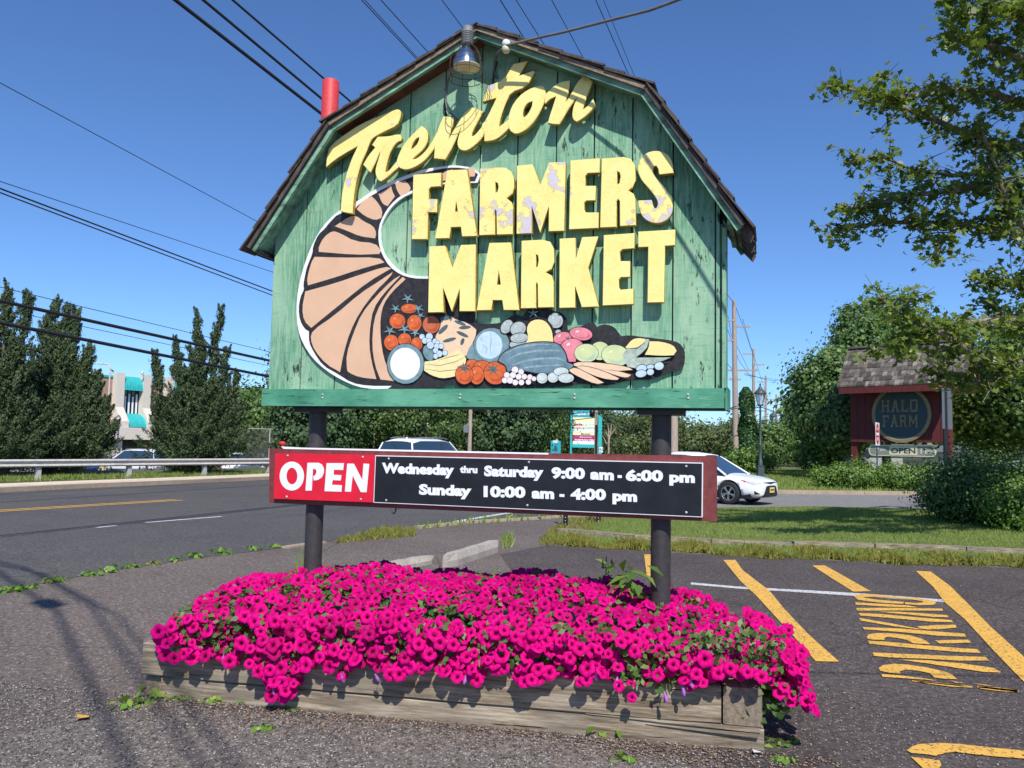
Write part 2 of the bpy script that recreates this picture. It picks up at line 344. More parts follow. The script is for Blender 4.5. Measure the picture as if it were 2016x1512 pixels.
def struct(o): o['kind'] = 'structure'; return o
def stuff(o): o['kind'] = 'stuff'; return o
def empty(name, label, cat, loc=(0, 0, 0), rz=0.0, group=None):
    o = bpy.data.objects.new(name, None); o.empty_display_size = .2; C.objects.link(o); o.location = loc; o.rotation_euler = (0, 0, rz)
    return tag(o, label, cat, group)
kids = {}
def copy_tree(o, loc, rz=None, label=None, sc=None):
    c = o.copy(); C.objects.link(c); c.location = loc
    if rz is not None: c.rotation_euler = (0, 0, rz)
    if sc is not None: c.scale = sc if hasattr(sc, '__len__') else (sc, sc, sc)
    if label: c['label'] = label
    for ch in [x for x in C.objects if x.parent == o]:
        d = ch.copy(); C.objects.link(d); d.parent = c
        for g in [x for x in C.objects if x.parent == ch]:
            e = g.copy(); C.objects.link(e); e.parent = d
    return c
def tri2(poly, holes=()):
    """triangles of a 2-D outline, holes allowed, as indices into outline + holes"""
    from mathutils.geometry import tessellate_polygon
    loops = [[Vector((p[0], p[1], 0)) for p in poly]] + [[Vector((p[0], p[1], 0)) for p in h] for h in holes]
    flat = [p for l in loops for p in l]
    out = []
    for t in tessellate_polygon(loops):
        a, b, c = (flat[i] for i in t)
        out.append(tuple(t) if (b - a).cross(c - a).z > 0 else tuple(reversed(t)))
    return out
def smooth_loop(p, it=1):
    """rounds a traced outline by corner cutting, keeping sharp corners"""
    for _ in range(it):
        q = []; n = len(p)
        for i in range(n):
            a, b, c = Vector(p[i - 1]), Vector(p[i]), Vector(p[(i + 1) % n])
            d1, d2 = (b - a), (c - b)
            if d1.length < 1e-9 or d2.length < 1e-9: q.append(tuple(b)); continue
            if d1.normalized().dot(d2.normalized()) < .62: q.append(tuple(b))
            else: q.append(tuple(b - d1 * .25)); q.append(tuple(b + d2 * .25))
        p = q
    return p
def slab(mb, poly, y0, y1, mat, holes=(), side=None, bev=0.0):
    """an outline in local (x, z) given thickness from front y0 to back y1"""
    loops = [list(poly)] + [list(h) for h in holes]
    flat = [p for l in loops for p in l]; n = len(flat)
    tr = tri2(poly, holes)
    vs = [(p[0], y0, p[1]) for p in flat] + [(p[0], y1, p[1]) for p in flat]
    mb.add(vs, [t for t in tr] + [tuple(i + n for i in reversed(t)) for t in tr], mat)
    off = 0; fs = []
    for l in loops:
        area = sum(l[i][0] * l[(i + 1) % len(l)][1] - l[(i + 1) % len(l)][0] * l[i][1] for i in range(len(l)))
        outer = off == 0
        for i in range(len(l)):
            a, b = off + i, off + (i + 1) % len(l)
            fs.append((b, a, a + n, b + n) if (area > 0) == outer else (a, b, b + n, a + n))
        off += len(l)
    mb.add(vs, fs, side or mat); return mb
FONT = {}
def text2d(s, bold=0.0, res=3):
    """a string in Blender's own typeface as flat triangles, x from 0, baseline at 0, capital height 1"""
    k = (s, bold)
    if k in FONT: return FONT[k]
    def raw(t):
        cu = bpy.data.curves.new('t', 'FONT'); cu.body = t; cu.offset = bold; cu.resolution_u = res; cu.fill_mode = 'FRONT'
        o = bpy.data.objects.new('t', cu); C.objects.link(o); dg = bpy.context.evaluated_depsgraph_get(); me = o.evaluated_get(dg).to_mesh()
        vs = [(v.co.x, v.co.y) for v in me.vertices]; fs = [tuple(p.vertices) for p in me.polygons]
        o.evaluated_get(dg).to_mesh_clear(); bpy.data.objects.remove(o); bpy.data.curves.remove(cu); return vs, fs
    if ('H', bold) not in FONT:
        hv, _ = raw('H'); FONT[('H', bold)] = (min(v[1] for v in hv), max(v[1] for v in hv), 0)
    lo, hi = FONT[('H', bold)][:2]
    vs, fs = raw(s); x0 = min(v[0] for v in vs); h = hi - lo
    vs = [((x - x0) / h, (y - lo) / h) for x, y in vs]; w = max(v[0] for v in vs)
    FONT[k] = (vs, fs, w); return FONT[k]
def put_text(mb, s, p0, p1, height, y, mat, bold=0.0, flip=False):
    """text fitted between two baseline points in local (x, z) at local depth y"""
    vs, fs, w = text2d(s, bold); ex = Vector((p1[0] - p0[0], p1[1] - p0[1])) / w
    up = Vector((-ex.y, ex.x)).normalized() * height
    q = [(p0[0] + ex.x * a + up.x * b, y, p0[1] + ex.y * a + up.y * b) for a, b in vs]
    mb.add(q, fs, mat)
def ell(cx, cy, rx, ry, rot=0, n=22):
    c, s = math.cos(rad(rot)), math.sin(rad(rot))
    return [(cx + rx * math.cos(2 * math.pi * i / n) * c - ry * math.sin(2 * math.pi * i / n) * s, cy + rx * math.cos(2 * math.pi * i / n) * s + ry * math.sin(2 * math.pi * i / n) * c) for i in range(n)]
def inset(p, d):
    q = []; n = len(p)
    area = sum(p[i][0] * p[(i + 1) % n][1] - p[(i + 1) % n][0] * p[i][1] for i in range(n)); sg = 1 if area > 0 else -1
    for i in range(n):
        a, b, c = Vector(p[i - 1]), Vector(p[i]), Vector(p[(i + 1) % n])
        t = ((b - a).normalized() + (c - b).normalized())
        if t.length < .3: q.append(tuple(b)); continue
        t.normalize(); q.append(tuple(b + Vector((-t.y, t.x)) * d * sg))
    return q
def leaves_mesh(name, pos, nrm, size, mat, parent=None, shape='quad', up=None, aspect=1.0):
    """many separate leaves at once: pos, nrm n x 3 arrays; size n; each leaf a small face or lobed star of its own"""
    n = len(pos); nrm = nrm / (np.linalg.norm(nrm, axis=1, keepdims=True) + 1e-9)
    a = nr.normal(size=(n, 3)) if up is None else up + nr.normal(size=(n, 3)) * .25
    t = a - nrm * (a * nrm).sum(1, keepdims=True); t /= np.linalg.norm(t, axis=1, keepdims=True) + 1e-9
    b = np.cross(nrm, t)
    if shape == 'tri': pr = np.array([(-.45, -.5), (.45, -.5), (0, .9)]); lift = [0, 0, .12]
    elif shape == 'leaf': pr = np.array([(0, -.5), (.33, 0), (0, .62), (-.33, 0)]); lift = [0, .12, 0, .12]
    elif shape == 'plane': pr = np.array([(0, -.5), (.22, -.34), (.60, -.30), (.36, .0), (.46, .28), (.16, .2), (0, .62), (-.16, .2), (-.46, .28), (-.36, .0), (-.60, -.30), (-.22, -.34)]); lift = [0, .05, .12, .0, .1, 0, -.1, 0, .1, 0, .12, .05]
    else: pr = np.array([(-.5, -.4), (.45, -.5), (.5, .42), (-.42, .5)]); lift = [0, .15, 0, .15]
    k = len(pr); V = np.empty((n, k, 3)); sz = size[:, None]
    for j, (u, w) in enumerate(pr): V[:, j] = pos + b * (u * aspect * sz) + t * (w * sz) + nrm * (lift[j] * sz)
    me = bpy.data.meshes.new(name); me.vertices.add(n * k); me.vertices.foreach_set('co', V.reshape(-1).astype(np.float32))
    me.loops.add(n * k); me.polygons.add(n); me.loops.foreach_set('vertex_index', np.arange(n * k, dtype=np.int32))
    me.polygons.foreach_set('loop_start', np.arange(0, n * k, k, dtype=np.int32)); me.polygons.foreach_set('loop_total', np.full(n, k, dtype=np.int32))
    me.materials.append(M[mat]); me.update(calc_edges=True)
    return link(name, me, parent)
def crown_points(cx, cy, cz, rx, ry, rz, clumps, per, blob, flat=.6, surf=.55, low=-1.0):
    """clumps of leaves through an uneven crown; returns positions and leaf normals"""
    d = nr.normal(size=(clumps, 3)); d /= np.linalg.norm(d, axis=1, keepdims=True)
    d[:, 2] = np.where(d[:, 2] < low, -d[:, 2], d[:, 2])
    r = nr.uniform(surf, 1.0, clumps) ** .8 * nr.uniform(.82, 1.12, clumps)
    c = np.array([cx, cy, cz]) + d * r[:, None] * np.array([rx, ry, rz])
    s = blob * nr.uniform(.6, 1.35, clumps)
    off = nr.normal(size=(clumps, per, 3)) * s[:, None, None] * np.array([1, 1, flat])
    p = (c[:, None, :] + off).reshape(-1, 3); nm = (off * .9 / s[:, None, None] + d[:, None, :] * .45 + nr.normal(size=off.shape) * .42 + np.array([0, -.15, .35])).reshape(-1, 3)
    return p, nm

# ------------------------------------------------------------------ the ground, roads and lawns
def sheet(name, pts, z, mat, grid=None):
    return struct(MB().sheet([(p[0], p[1]) for p in pts], z, mat).build(name))
BZ = -1.1; g0_, g1_ = G(75, 946.5), G(498, 935.5); gd0 = (g1_ - g0_).normalized(); gl0 = Vector((-gd0.y, gd0.x, 0))     # the far car park lies lower than the road
def bas(t, o, z): p = g0_ + gd0 * t + gl0 * o; return (p.x, p.y, z)
rim = [bas(-30, 7.5, 0), bas(34, 7.5, 0), bas(34, 95, 0), bas(-30, 95, 0)]; low = [bas(-26, 11, BZ), bas(30, 11, BZ), bas(30, 92, BZ), bas(-26, 92, BZ)]
outer = [(-2500, -60, 0), (2500, -60, 0), (2500, 2600, 0), (-2500, 2600, 0)]
struct(MB().add(outer + rim, tri2(outer, [rim]), 'earth').add(rim + low, [(i, (i + 1) % 4, 4 + (i + 1) % 4, 4 + i) for i in range(4)], 'earth').build('ground')); struct(MB().add(low, [(0, 1, 2, 3)], 'drive').build('lower_car_park'))
far_dir = Vector((.345, 1, 0))
def far(p, t): return Vector((p[0] + far_dir.x * t, p[1] + t, 0))
NEAR = [G(*q) for q in [(0, 1165), (200, 1128), (400, 1098), (560, 1079), (640, 1068), (720, 1055), (820, 1042), (930, 1031), (1110, 1020), (1200, 1014)]]
n0 = NEAR[0] - (NEAR[1] - NEAR[0]) * 5 + Vector((-3, 0, 0))
FARE = [G(0, 970), G(180, 961), G(360, 953), G(530, 945)]
f0 = FARE[0] + (FARE[0] - FARE[2]) * 4
corner = G(1400, 968)
apron = sheet('parking_lot', [(-60, -40), (60, -40), (60, 16), tuple(G(1500, 1060)[:2]), tuple(G(1210, 1012)[:2])] + [tuple(p[:2]) for p in reversed(NEAR)] + [(n0.x, n0.y), (-60, -12)], .004, 'asphalt')
sheet('repaved_bays', [tuple(G(*q)[:2]) for q in [(985, 1092), (1078, 1074), (1350, 1090), (1650, 1105), (2016, 1120), (2600, 1140), (2600, 2400), (1500, 2400), (1440, 1530), (1300, 1300), (1010, 1130)]], .006, 'asphalt_dark')
sheet('gravel_verge', [tuple(G(*q)[:2]) for q in [(-900, 1512), (-300, 1500), (120, 1428), (250, 1372), (420, 1400), (800, 1430), (1180, 1470), (1300, 1500), (1420, 1530), (1500, 1640), (1400, 2600), (-900, 3000)]], .008, 'gravel_ground')
NF = [NEAR[-1] + Vector((.6, 1.3, 0)), NEAR[-1] + Vector((2.2, 5.5, 0))]
sheet('road', [(n0.x, n0.y)] + [tuple(p[:2]) for p in NEAR] + [tuple(p[:2]) for p in NF] + [tuple(far(corner, t)[:2]) for t in (0, 30, 120, 400)] + [tuple(far(FARE[-1], t)[:2]) for t in (380, 120, 40, 10)] + [tuple(p[:2]) for p in reversed(FARE)] + [(f0.x, f0.y)], .008, 'road')
DR_N = [G(*q) for q in [(1150, 1017), (1240, 1010), (1330, 1004), (1400, 1001), (1600, 998), (1830, 1003), (2016, 1010), (2500, 1030)]]
DR_F = [G(*q) for q in [(1290, 965), (1400, 968), (1545, 973), (1815, 976), (2016, 981), (2500, 995)]]
sheet('driveway', [tuple(p[:2]) for p in DR_N] + [tuple(p[:2]) for p in reversed(DR_F)], .012, 'drive')
LW = [G(*q) for q in [(1078, 1071), (1200, 1078), (1350, 1087), (1500, 1096), (1650, 1102), (1800, 1109), (2016, 1117), (2300, 1125)]]
LF = [G(2300, 1020), G(2016, 1012), G(1830, 1005), G(1600, 1000), G(1400, 1003), G(1240, 1013), G(1150, 1038), G(1075, 1062)]
sheet('lawn', [tuple(p[:2]) for p in LW + LF], .020, 'lawn')
sheet('far_lawn', [tuple(p[:2]) for p in DR_F[1:]] + [(60, 36), (60, 90), tuple(far(corner, 90)[:2]), tuple(far(corner, 4)[:2])], .006, 'lawn')
def strip(name, pts, w, z, mat, h=None, kind=True):
    """a band along a line of ground points; with h a raised kerb"""
    mb = MB(); L = []; R = []
    for i, p in enumerate(pts):
        t = (pts[min(i + 1, len(pts) - 1)] - pts[max(i - 1, 0)]).normalized(); nn = Vector((-t.y, t.x, 0)) * w / 2
        L.append(p + nn); R.append(p - nn)
    n = len(pts)
    if h is None:
        mb.add([(p.x, p.y, z) for p in R + L], [(i, i + 1, n + i + 1, n + i) for i in range(n - 1)], mat)
    else:
        vs = [(p.x, p.y, 0) for p in R] + [(p.x, p.y, h) for p in R] + [(p.x, p.y, h) for p in L] + [(p.x, p.y, 0) for p in L]
        fs = [(j * n + i, j * n + i + 1, (j + 1) * n + i + 1, (j + 1) * n + i) for j in range(3) for i in range(n - 1)] + [(0, n, 2 * n, 3 * n), (n - 1, 4 * n - 1, 3 * n - 1, 2 * n - 1)]
        mb.add(vs, fs, mat)
    o = mb.build(name); return struct(o) if kind else o
def shift(pts, dx, dy): return [p + Vector((dx, dy, 0)) for p in pts]
farline = [f0] + FARE + [far(FARE[-1], t) for t in (10, 40, 120, 380)]
strip('far_kerb', shift(farline, -.1, .05), .16, 0, 'kerb', .14)
strip('far_pavement', shift(farline, -.92, .45), 1.75, 0, 'sidewalk', .13)
strip('dirt_verge', shift(farline, -2.6, 1.3), 2.0, .012, 'dirt')
strip('driveway_kerb', shift(DR_F, 0, .1), .2, 0, 'kerb', .15)
strip('driveway_edge_kerb', [G(*q) for q in [(820, 1041), (930, 1030), (1030, 1024), (1110, 1019), (1180, 1015)]], .17, 0, 'kerb', .05)
strip('broken_kerb', [G(560, 1080), G(600, 1074), G(636, 1069)], .14, 0, 'kerb', .03)
yl = [G(-160, 1018), G(0, 1008), G(120, 1000.5), G(240, 993), G(360, 985.5)]
strip('yellow_centre_line', yl, .12, .013, 'yellow_line'); strip('yellow_centre_line', shift(yl, -.26, .13), .12, .013, 'yellow_line')
strip('white_lane_line', [G(285, 1030), G(360, 1024), G(436, 1018)], .12, .013, 'white_line')
strip('white_edge_line', [G(838, 1040), G(915, 1025), G(993, 1012), G(1040, 1008)], .17, .013, 'white_line')
strip('white_lane_line', [G(190, 1040), G(228, 1036)], .10, .013, 'white_line')
# painted bay lines and the word painted sideways in the bay
def painted(name, polys, z, mat, ox=0, oy=0, k=1):
    mb = MB()
    for p in polys:
        g = [G(ox + x / k, oy + y / k) for x, y in p]; mb.add([(q.x, q.y, z) for q in g], tri2([(q.x, q.y) for q in g]), mat)
    return struct(mb.build(name))
painted('white_bay_line', [[(1360, 1148), (1450, 1156), (1600, 1164), (1700, 1170), (1858, 1182), (1858, 1187), (1700, 1176), (1600, 1169), (1450, 1160), (1360, 1152)]], .009, 'white_line')
painted('yellow_bay_line', [[(1424, 1104), (1448, 1104), (1462, 1124), (1490, 1146), (1514, 1164), (1545, 1202), (1590, 1250), (1652, 1306), (1606, 1305), (1580, 1275), (1530, 1220), (1490, 1176), (1458, 1146), (1440, 1124)]], .013, 'yellow_line')
painted('yellow_bay_line', [[(1599, 1115), (1624, 1115), (1660, 1135), (1714, 1166), (1680, 1167), (1640, 1142)]], .013, 'yellow_line')
painted('yellow_bay_line', [[(1803, 1126), (1832, 1127), (1870, 1155), (1905, 1190), (1950, 1236), (2016, 1296), (2100, 1372), (2100, 1430), (2016, 1346), (1960, 1288), (1900, 1222), (1860, 1188), (1838, 1158)]], .013, 'yellow_line')
painted('yellow_bay_line', [[(1268, 1093), (1283, 1093), (1290, 1140), (1274, 1140)]], .013, 'yellow_line')
painted('yellow_bay_line', [[(x, y + 1 * math.sin(x * .1)) for x, y in [(1925, 1355), (2006, 1363), (2005, 1367), (1924, 1358)]], [(1796, 1343), (1914, 1355), (1914, 1357), (1796, 1345)]], .013, 'yellow_line')
PK = [
 [(220, 85), (250, 68), (400, 64), (560, 80), (690, 92), (930, 112), (1060, 135), (1095, 158), (1060, 178), (900, 182), (760, 170), (760, 150), (880, 158), (960, 152), (930, 135), (800, 118), (640, 105), (420, 92), (310, 96), (420, 118), (600, 134), (750, 148), (740, 166), (560, 160), (380, 142), (260, 122)],
 [(235, 152), (560, 170), (800, 185), (900, 205), (820, 205), (560, 196), (240, 176)], [(245, 212), (700, 210), (1155, 218), (1160, 240), (700, 238), (255, 240)],
 [(480, 250), (700, 252), (1000, 272), (1205, 288), (1222, 310), (1050, 306), (800, 282), (600, 264)], [(270, 266), (500, 276), (900, 312), (1250, 340), (1270, 362), (1050, 358), (700, 326), (290, 292)],
 [(275, 318), (400, 338), (640, 380), (840, 420), (960, 438), (880, 436), (640, 405), (400, 365), (290, 345)], [(880, 408), (1100, 392), (1290, 390), (1310, 420), (1150, 434), (1000, 440), (930, 430)], [(310, 415), (700, 430), (1100, 462), (1390, 485), (1405, 518), (1100, 506), (700, 466), (330, 438)],
 [(355, 520), (380, 492), (460, 478), (620, 482), (800, 500), (930, 535), (1000, 570), (1022, 598), (920, 592), (840, 586), (790, 555), (680, 530), (570, 520), (540, 530), (545, 552), (420, 548), (370, 540)],
 [(370, 560), (560, 570), (900, 602), (1250, 632), (1520, 650), (1560, 690), (1350, 682), (1000, 652), (700, 625), (385, 592)], [(1075, 555), (1250, 552), (1430, 548), (1458, 580), (1280, 586), (1120, 588)],
 [(420, 685), (800, 702), (1200, 720), (1610, 732), (1648, 770), (1330, 772), (1000, 752), (600, 738), (430, 720)], [(700, 760), (1000, 768), (1350, 800), (1700, 850), (1775, 898), (1600, 892), (1300, 848), (1000, 802)],
 [(480, 850), (530, 820), (640, 805), (800, 815), (980, 842), (1150, 880), (1250, 915), (1312, 968), (1180, 966), (1070, 950), (1020, 905), (900, 878), (770, 868), (705, 885), (715, 910), (600, 902), (500, 880)],
 [(510, 915), (700, 928), (960, 960), (1100, 985), (900, 970), (700, 955), (520, 944)], [(830, 980), (1100, 1005), (1320, 1030), (1480, 1060), (1250, 1048), (1000, 1015)], [(1240, 985), (1390, 1008), (1300, 1008)], [(1520, 1045), (1750, 1058), (1950, 1085), (1955, 1105), (1780, 1098), (1560, 1070)], [(1470, 1010), (1700, 1040), (1600, 1036)]]
painted('painted_parking_word', PK, .013, 'yellow_line', 1640, 1160, 5.362)
painted('painted_lane_letter', [[(335, 310), (400, 255), (520, 215), (800, 198), (1100, 215), (1500, 262), (2016, 310), (2500, 380), (2500, 520), (2016, 425), (1600, 395), (1200, 350), (1020, 330), (900, 340), (750, 385), (600, 362), (400, 345)], [(390, 400), (550, 420), (800, 450), (830, 520), (760, 600), (600, 600)]], .013, 'yellow_line', 1740, 1440, 7.304)

# ------------------------------------------------------------------ the barn-shaped farmers market sign
SG = Frame(-.2, 5.465, rad(18))
barn = empty('barn_sign', 'big green barn shaped market sign with yellow letters and a painted cornucopia', 'sign')
SG.place(barn)
FACE, LET = .16, .243
def S(pts, off, k=None):
    if k: pts = zoomed(pts, *k)
    return [SG.at(x, y, off) for x, y in pts]
for sx, top, red in ((-1.25, 4.262, True), (1.2, 3.6, False)):
    mb = MB(); mb.tube([(sx, 0, 0), (sx, 0, 3.5 if red else top)], .062, 'post', 24, smooth=True); mb.build('post', barn)
    if red: MB().tube([(sx, 0, 3.5), (sx, 0, top - .008), (sx, 0, top)], [.062, .062, .057], 'post_red', 24).build('red_post_top', barn)
PROF = [(-1.676, 2.963), (-1.072, 3.80), (.026, 4.341), (1.156, 3.80), (1.731, 2.905)]
def inner(x, d):
    """underside height of the roof at local x, d below the profile"""
    for (x0, z0), (x1, z1) in zip(PROF, PROF[1:]):
        if x0 <= x <= x1: return z0 + (z1 - z0) * (x - x0) / (x1 - x0) - d * math.hypot(x1 - x0, z1 - z0) / (x1 - x0)
    return 2.9
edges = [-1.565, -1.308, -1.035, -.775, -.515, -.255, .008, .27, .534, .784, 1.03, 1.284, 1.538]
for side in (-1, 1):
    for x0, x1 in zip(edges, edges[1:] + [1.568]):
        a, b = x0 + .005, x1 - .005
        xs = [a] + [p[0] for p in PROF if a < p[0] < b] + [b]
        poly = [(a, 1.94), (b, 1.94)] + [(x, inner(x, .035)) for x in reversed(xs)]
        mb = MB(); y0 = side * FACE + (rng.uniform(-.0015, .0015) if side < 0 else 0)
        slab(mb, poly, min(y0, y0 - side * .014), max(y0, y0 - side * .014), 'board'); mb.build('plank', barn)
MB().box((-1.56, -.144, 1.95), (1.56, -.13, 2.9), 'black_paint').box((-1.56, .13, 1.95), (1.56, .144, 2.9), 'black_paint').build('backing', barn)
mb = MB()
slab(mb, [(x, inner(x, .035)) for x in [-1.56] + [p[0] for p in PROF[1:-1]] + [1.56]][::-1] + [(-1.56, 2.9), (1.56, 2.9)], -.144, -.13, 'black_paint'); mb.build('gable_backing', barn)
for s in (-1, 1):
    MB().box((s * 1.575 - .012, -.13, 1.95), (s * 1.575 + .012, .13, 2.96), 'board').build('side_wall', barn)
    MB().box((s * 1.59 - .012 - (.03 if s < 0 else 0), -.165, 1.96), (s * 1.59 + .012, -.02, 2.93), 'board').build('corner_board', barn) if s > 0 else None
for s in (-1, 1):
    y = s * .21
    MB().box((-1.585, min(y, y - s * .045), 1.838), (1.592, max(y, y - s * .045), 1.955), 'beam').build('beam', barn)
MB().box((-1.60, -.16, 1.845), (-1.587, .16, 1.95), 'brace').build('beam_end', barn)
MB().box((1.594, -.13, 1.83), (1.607, .21, 1.97), 'beam').build('beam_end', barn)
MB().box((-1.55, -.163, 1.85), (1.55, .163, 1.90), 'black_paint').build('bottom_board', barn)
for x in (-1.25, 1.2): MB().box((x - .14, -.1, 1.80), (x + .14, .1, 1.849), 'black_paint').build('bracket', barn)
# roof: decking, front and back rake boards, shingles
def slope_pt(seg, t, d):
    (x0, z0), (x1, z1) = PROF[seg], PROF[seg + 1]; L = math.hypot(x1 - x0, z1 - z0); tx, tz = (x1 - x0) / L, (z1 - z0) / L
    return (x0 + (x1 - x0) * t - tz * -d * -1 * 0 + (-tz) * d, z0 + (z1 - z0) * t + tx * d)
def band(seg, d0, d1, t0=0, t1=1): return [slope_pt(seg, t0, d0), slope_pt(seg, t1, d0), slope_pt(seg, t1, d1), slope_pt(seg, t0, d1)]
for seg in range(4):
    col = 'trim'
    mb = MB(); slab(mb, band(seg, -.052, -.030, .012, .988), -.315, .315, 'soffit' if seg in (1,) else 'trim'); mb.build('roof_deck', barn)
    for s in (-1, 1):
        y = s * .322
        mb = MB(); slab(mb, band(seg, -.074, -.028, .0 if seg in (0, 3) else .004, 1 if seg in (0, 3) else .996), min(y, y - s * .03), max(y, y - s * .03), 'trim'); mb.build('rake_board', barn)
        mb = MB(); y2 = s * .345; slab(mb, band(seg, -.040, -.012, .0, 1), min(y2, y2 - s * .02), max(y2, y2 - s * .02), 'brace' if seg in (1, 2) else 'shingle'); mb.build('rake_cap', barn)
    (x0, z0), (x1, z1) = PROF[seg], PROF[seg + 1]; L = math.hypot(x1 - x0, z1 - z0)
    down_first = seg >= 2                   # courses start at the low end
    n = 8 if seg in (1, 2) else 7
    for c in range(n):
        for w in range(4):
            if seg == 2 and c == n - 1 and w in (1,): continue
            a = c / n; bb = min(1.01, a + 1.9 / n)
            lo, hi = (1 - a, 1 - bb) if down_first else (a, bb)
            jit = rng.uniform(-.012, .02) / L; lo += (-jit if not down_first else jit) - (0.035 / L if not down_first else -0.035 / L) * (c == 0)
            d_lo = .012 + rng.uniform(0, .006); pl, ph = slope_pt(seg, lo, -.010 + d_lo), slope_pt(seg, hi, -.012)
            ql, qh = slope_pt(seg, lo, -.010 + d_lo + .013), slope_pt(seg, hi, -.006)
            y0 = -.365 + w * .1825 + .003; y1 = y0 + .176; y0 += rng.uniform(-.008, .004) if w == 0 else 0
            vs = [(pl[0], y0, pl[1]), (ph[0], y0, ph[1]), (ph[0], y1, ph[1]), (pl[0], y1, pl[1]), (ql[0], y0, ql[1]), (qh[0], y0, qh[1]), (qh[0], y1, qh[1]), (ql[0], y1, ql[1])]
            MB().add(vs, [(3, 2, 1, 0), (4, 5, 6, 7), (0, 1, 5, 4), (1, 2, 6, 5), (2, 3, 7, 6), (3, 0, 4, 7)], 'shingle').build('shingle', barn)
for s, dx in ((-1, 1), (1, 1)):      # splintered battens hanging at the low right eave
    x, z = PROF[4]
for k in range(5): 
    x, z = PROF[4]; y = -.30 + k * .13
    MB().add([(x - .05, y, z - .03), (x - .01, y, z + .02), (x - .01, y + .05, z + .02), (x - .05, y + .05, z - .03), (x + .015 - .02 * (k % 2), y + .01, z - .11 + .03 * (k % 2)), (x + .035, y + .012, z - .07)], [(0, 1, 2, 3), (0, 4, 5, 1), (3, 2, 5, 4), (0, 3, 4), (1, 5, 2)], 'shingle').build('eave_splinter', barn)
MB().tube([(-1.60, -.3, 2.925), (-1.60, .3, 2.925)], .022, 'black_paint', 4).build('eave_batten', barn)
MB().tube([(1.63, -.3, 2.93), (1.63, .3, 2.93)], .022, 'trim', 4).build('eave_batten', barn)
# yellow letters: thick cut-outs held off the boards on blocks
K6 = (800, 280, 3.6)
WORD = {
 'F': ([(48, 230), (245, 215), (243, 312), (172, 318), (158, 335), (157, 402), (218, 402), (215, 497), (152, 497), (148, 688), (37, 688)], []),
 'A': ([(290, 198), (428, 192), (500, 665), (393, 668), (385, 600), (315, 603), (302, 680), (203, 683)], [[(352, 408), (363, 490), (343, 492)]]),
 'R': ([(522, 187), (650, 178), (700, 180), (740, 205), (760, 250), (763, 320), (750, 365), (712, 397), (745, 425), (755, 460), (752, 652), (640, 655), (637, 490), (630, 478), (625, 490), (627, 655), (515, 660)], [[(630, 282), (646, 290), (652, 318), (645, 350), (630, 358)]]),
 'M': ([(783, 165), (893, 155), (948, 300), (1012, 142), (1128, 138), (1117, 628), (1007, 632), (1010, 450), (948, 640), (888, 450), (888, 645), (780, 650)], []),
 'E': ([(1162, 128), (1370, 112), (1368, 215), (1284, 220), (1268, 240), (1268, 308), (1343, 308), (1338, 412), (1275, 415), (1260, 430), (1260, 480), (1272, 497), (1362, 497), (1360, 608), (1152, 618)], []),
 'R2': ([(1385, 115), (1540, 103), (1590, 118), (1620, 165), (1624, 270), (1602, 320), (1575, 342), (1610, 365), (1622, 400), (1625, 588), (1513, 595), (1512, 420), (1500, 402), (1489, 420), (1488, 600), (1372, 605)], [[(1493, 205), (1510, 215), (1517, 245), (1510, 288), (1493, 300)]]),
 'S': ([(1893, 218), (1790, 230), (1785, 190), (1770, 168), (1752, 172), (1745, 195), (1752, 228), (1790, 275), (1850, 340), (1882, 400), (1890, 470), (1870, 530), (1820, 570), (1760, 577), (1690, 550), (1655, 500), (1643, 440), (1643, 412), (1738, 408), (1748, 450), (1762, 470), (1778, 460), (1783, 430), (1768, 393), (1720, 330), (1665, 270), (1640, 215), (1642, 160), (1670, 95), (1730, 62), (1800, 60), (1860, 90), (1888, 145)], []),
}
WORD2 = {
 'M': ([(162, 738), (273, 733), (325, 890), (385, 728), (490, 724), (487, 1198), (375, 1198), (378, 1035), (322, 1200), (258, 1025), (262, 1205), (153, 1207)], []),
 'A': ([(587, 713), (740, 710), (798, 1190), (688, 1190), (678, 1120), (612, 1120), (600, 1190), (497, 1192)], [[(655, 905), (667, 1008), (640, 1010)]]),
 'R': ([(815, 698), (960, 690), (1018, 705), (1043, 755), (1047, 850), (1027, 900), (988, 922), (1030, 945), (1042, 990), (1043, 1170), (932, 1172), (930, 1010), (923, 992), (917, 1010), (918, 1175), (810, 1178)], [[(918, 795), (932, 802), (936, 840), (930, 880), (918, 888)]]),
 'K': ([(1085, 683), (1197, 677), (1200, 828), (1245, 672), (1360, 667), (1288, 890), (1362, 1165), (1242, 1170), (1195, 1015), (1195, 1172), (1083, 1175)], []),
 'E': ([(1398, 658), (1617, 643), (1615, 752), (1530, 760), (1513, 778), (1515, 842), (1585, 842), (1583, 955), (1520, 958), (1505, 975), (1505, 1025), (1515, 1045), (1608, 1037), (1608, 1148), (1390, 1158)], []),
 'T': ([(1642, 633), (1905, 618), (1903, 730), (1832, 735), (1825, 1135), (1708, 1137), (1713, 742), (1642, 745)], []),
}
KA, KB = (630, 110, 4.727), (860, 100, 6.3)
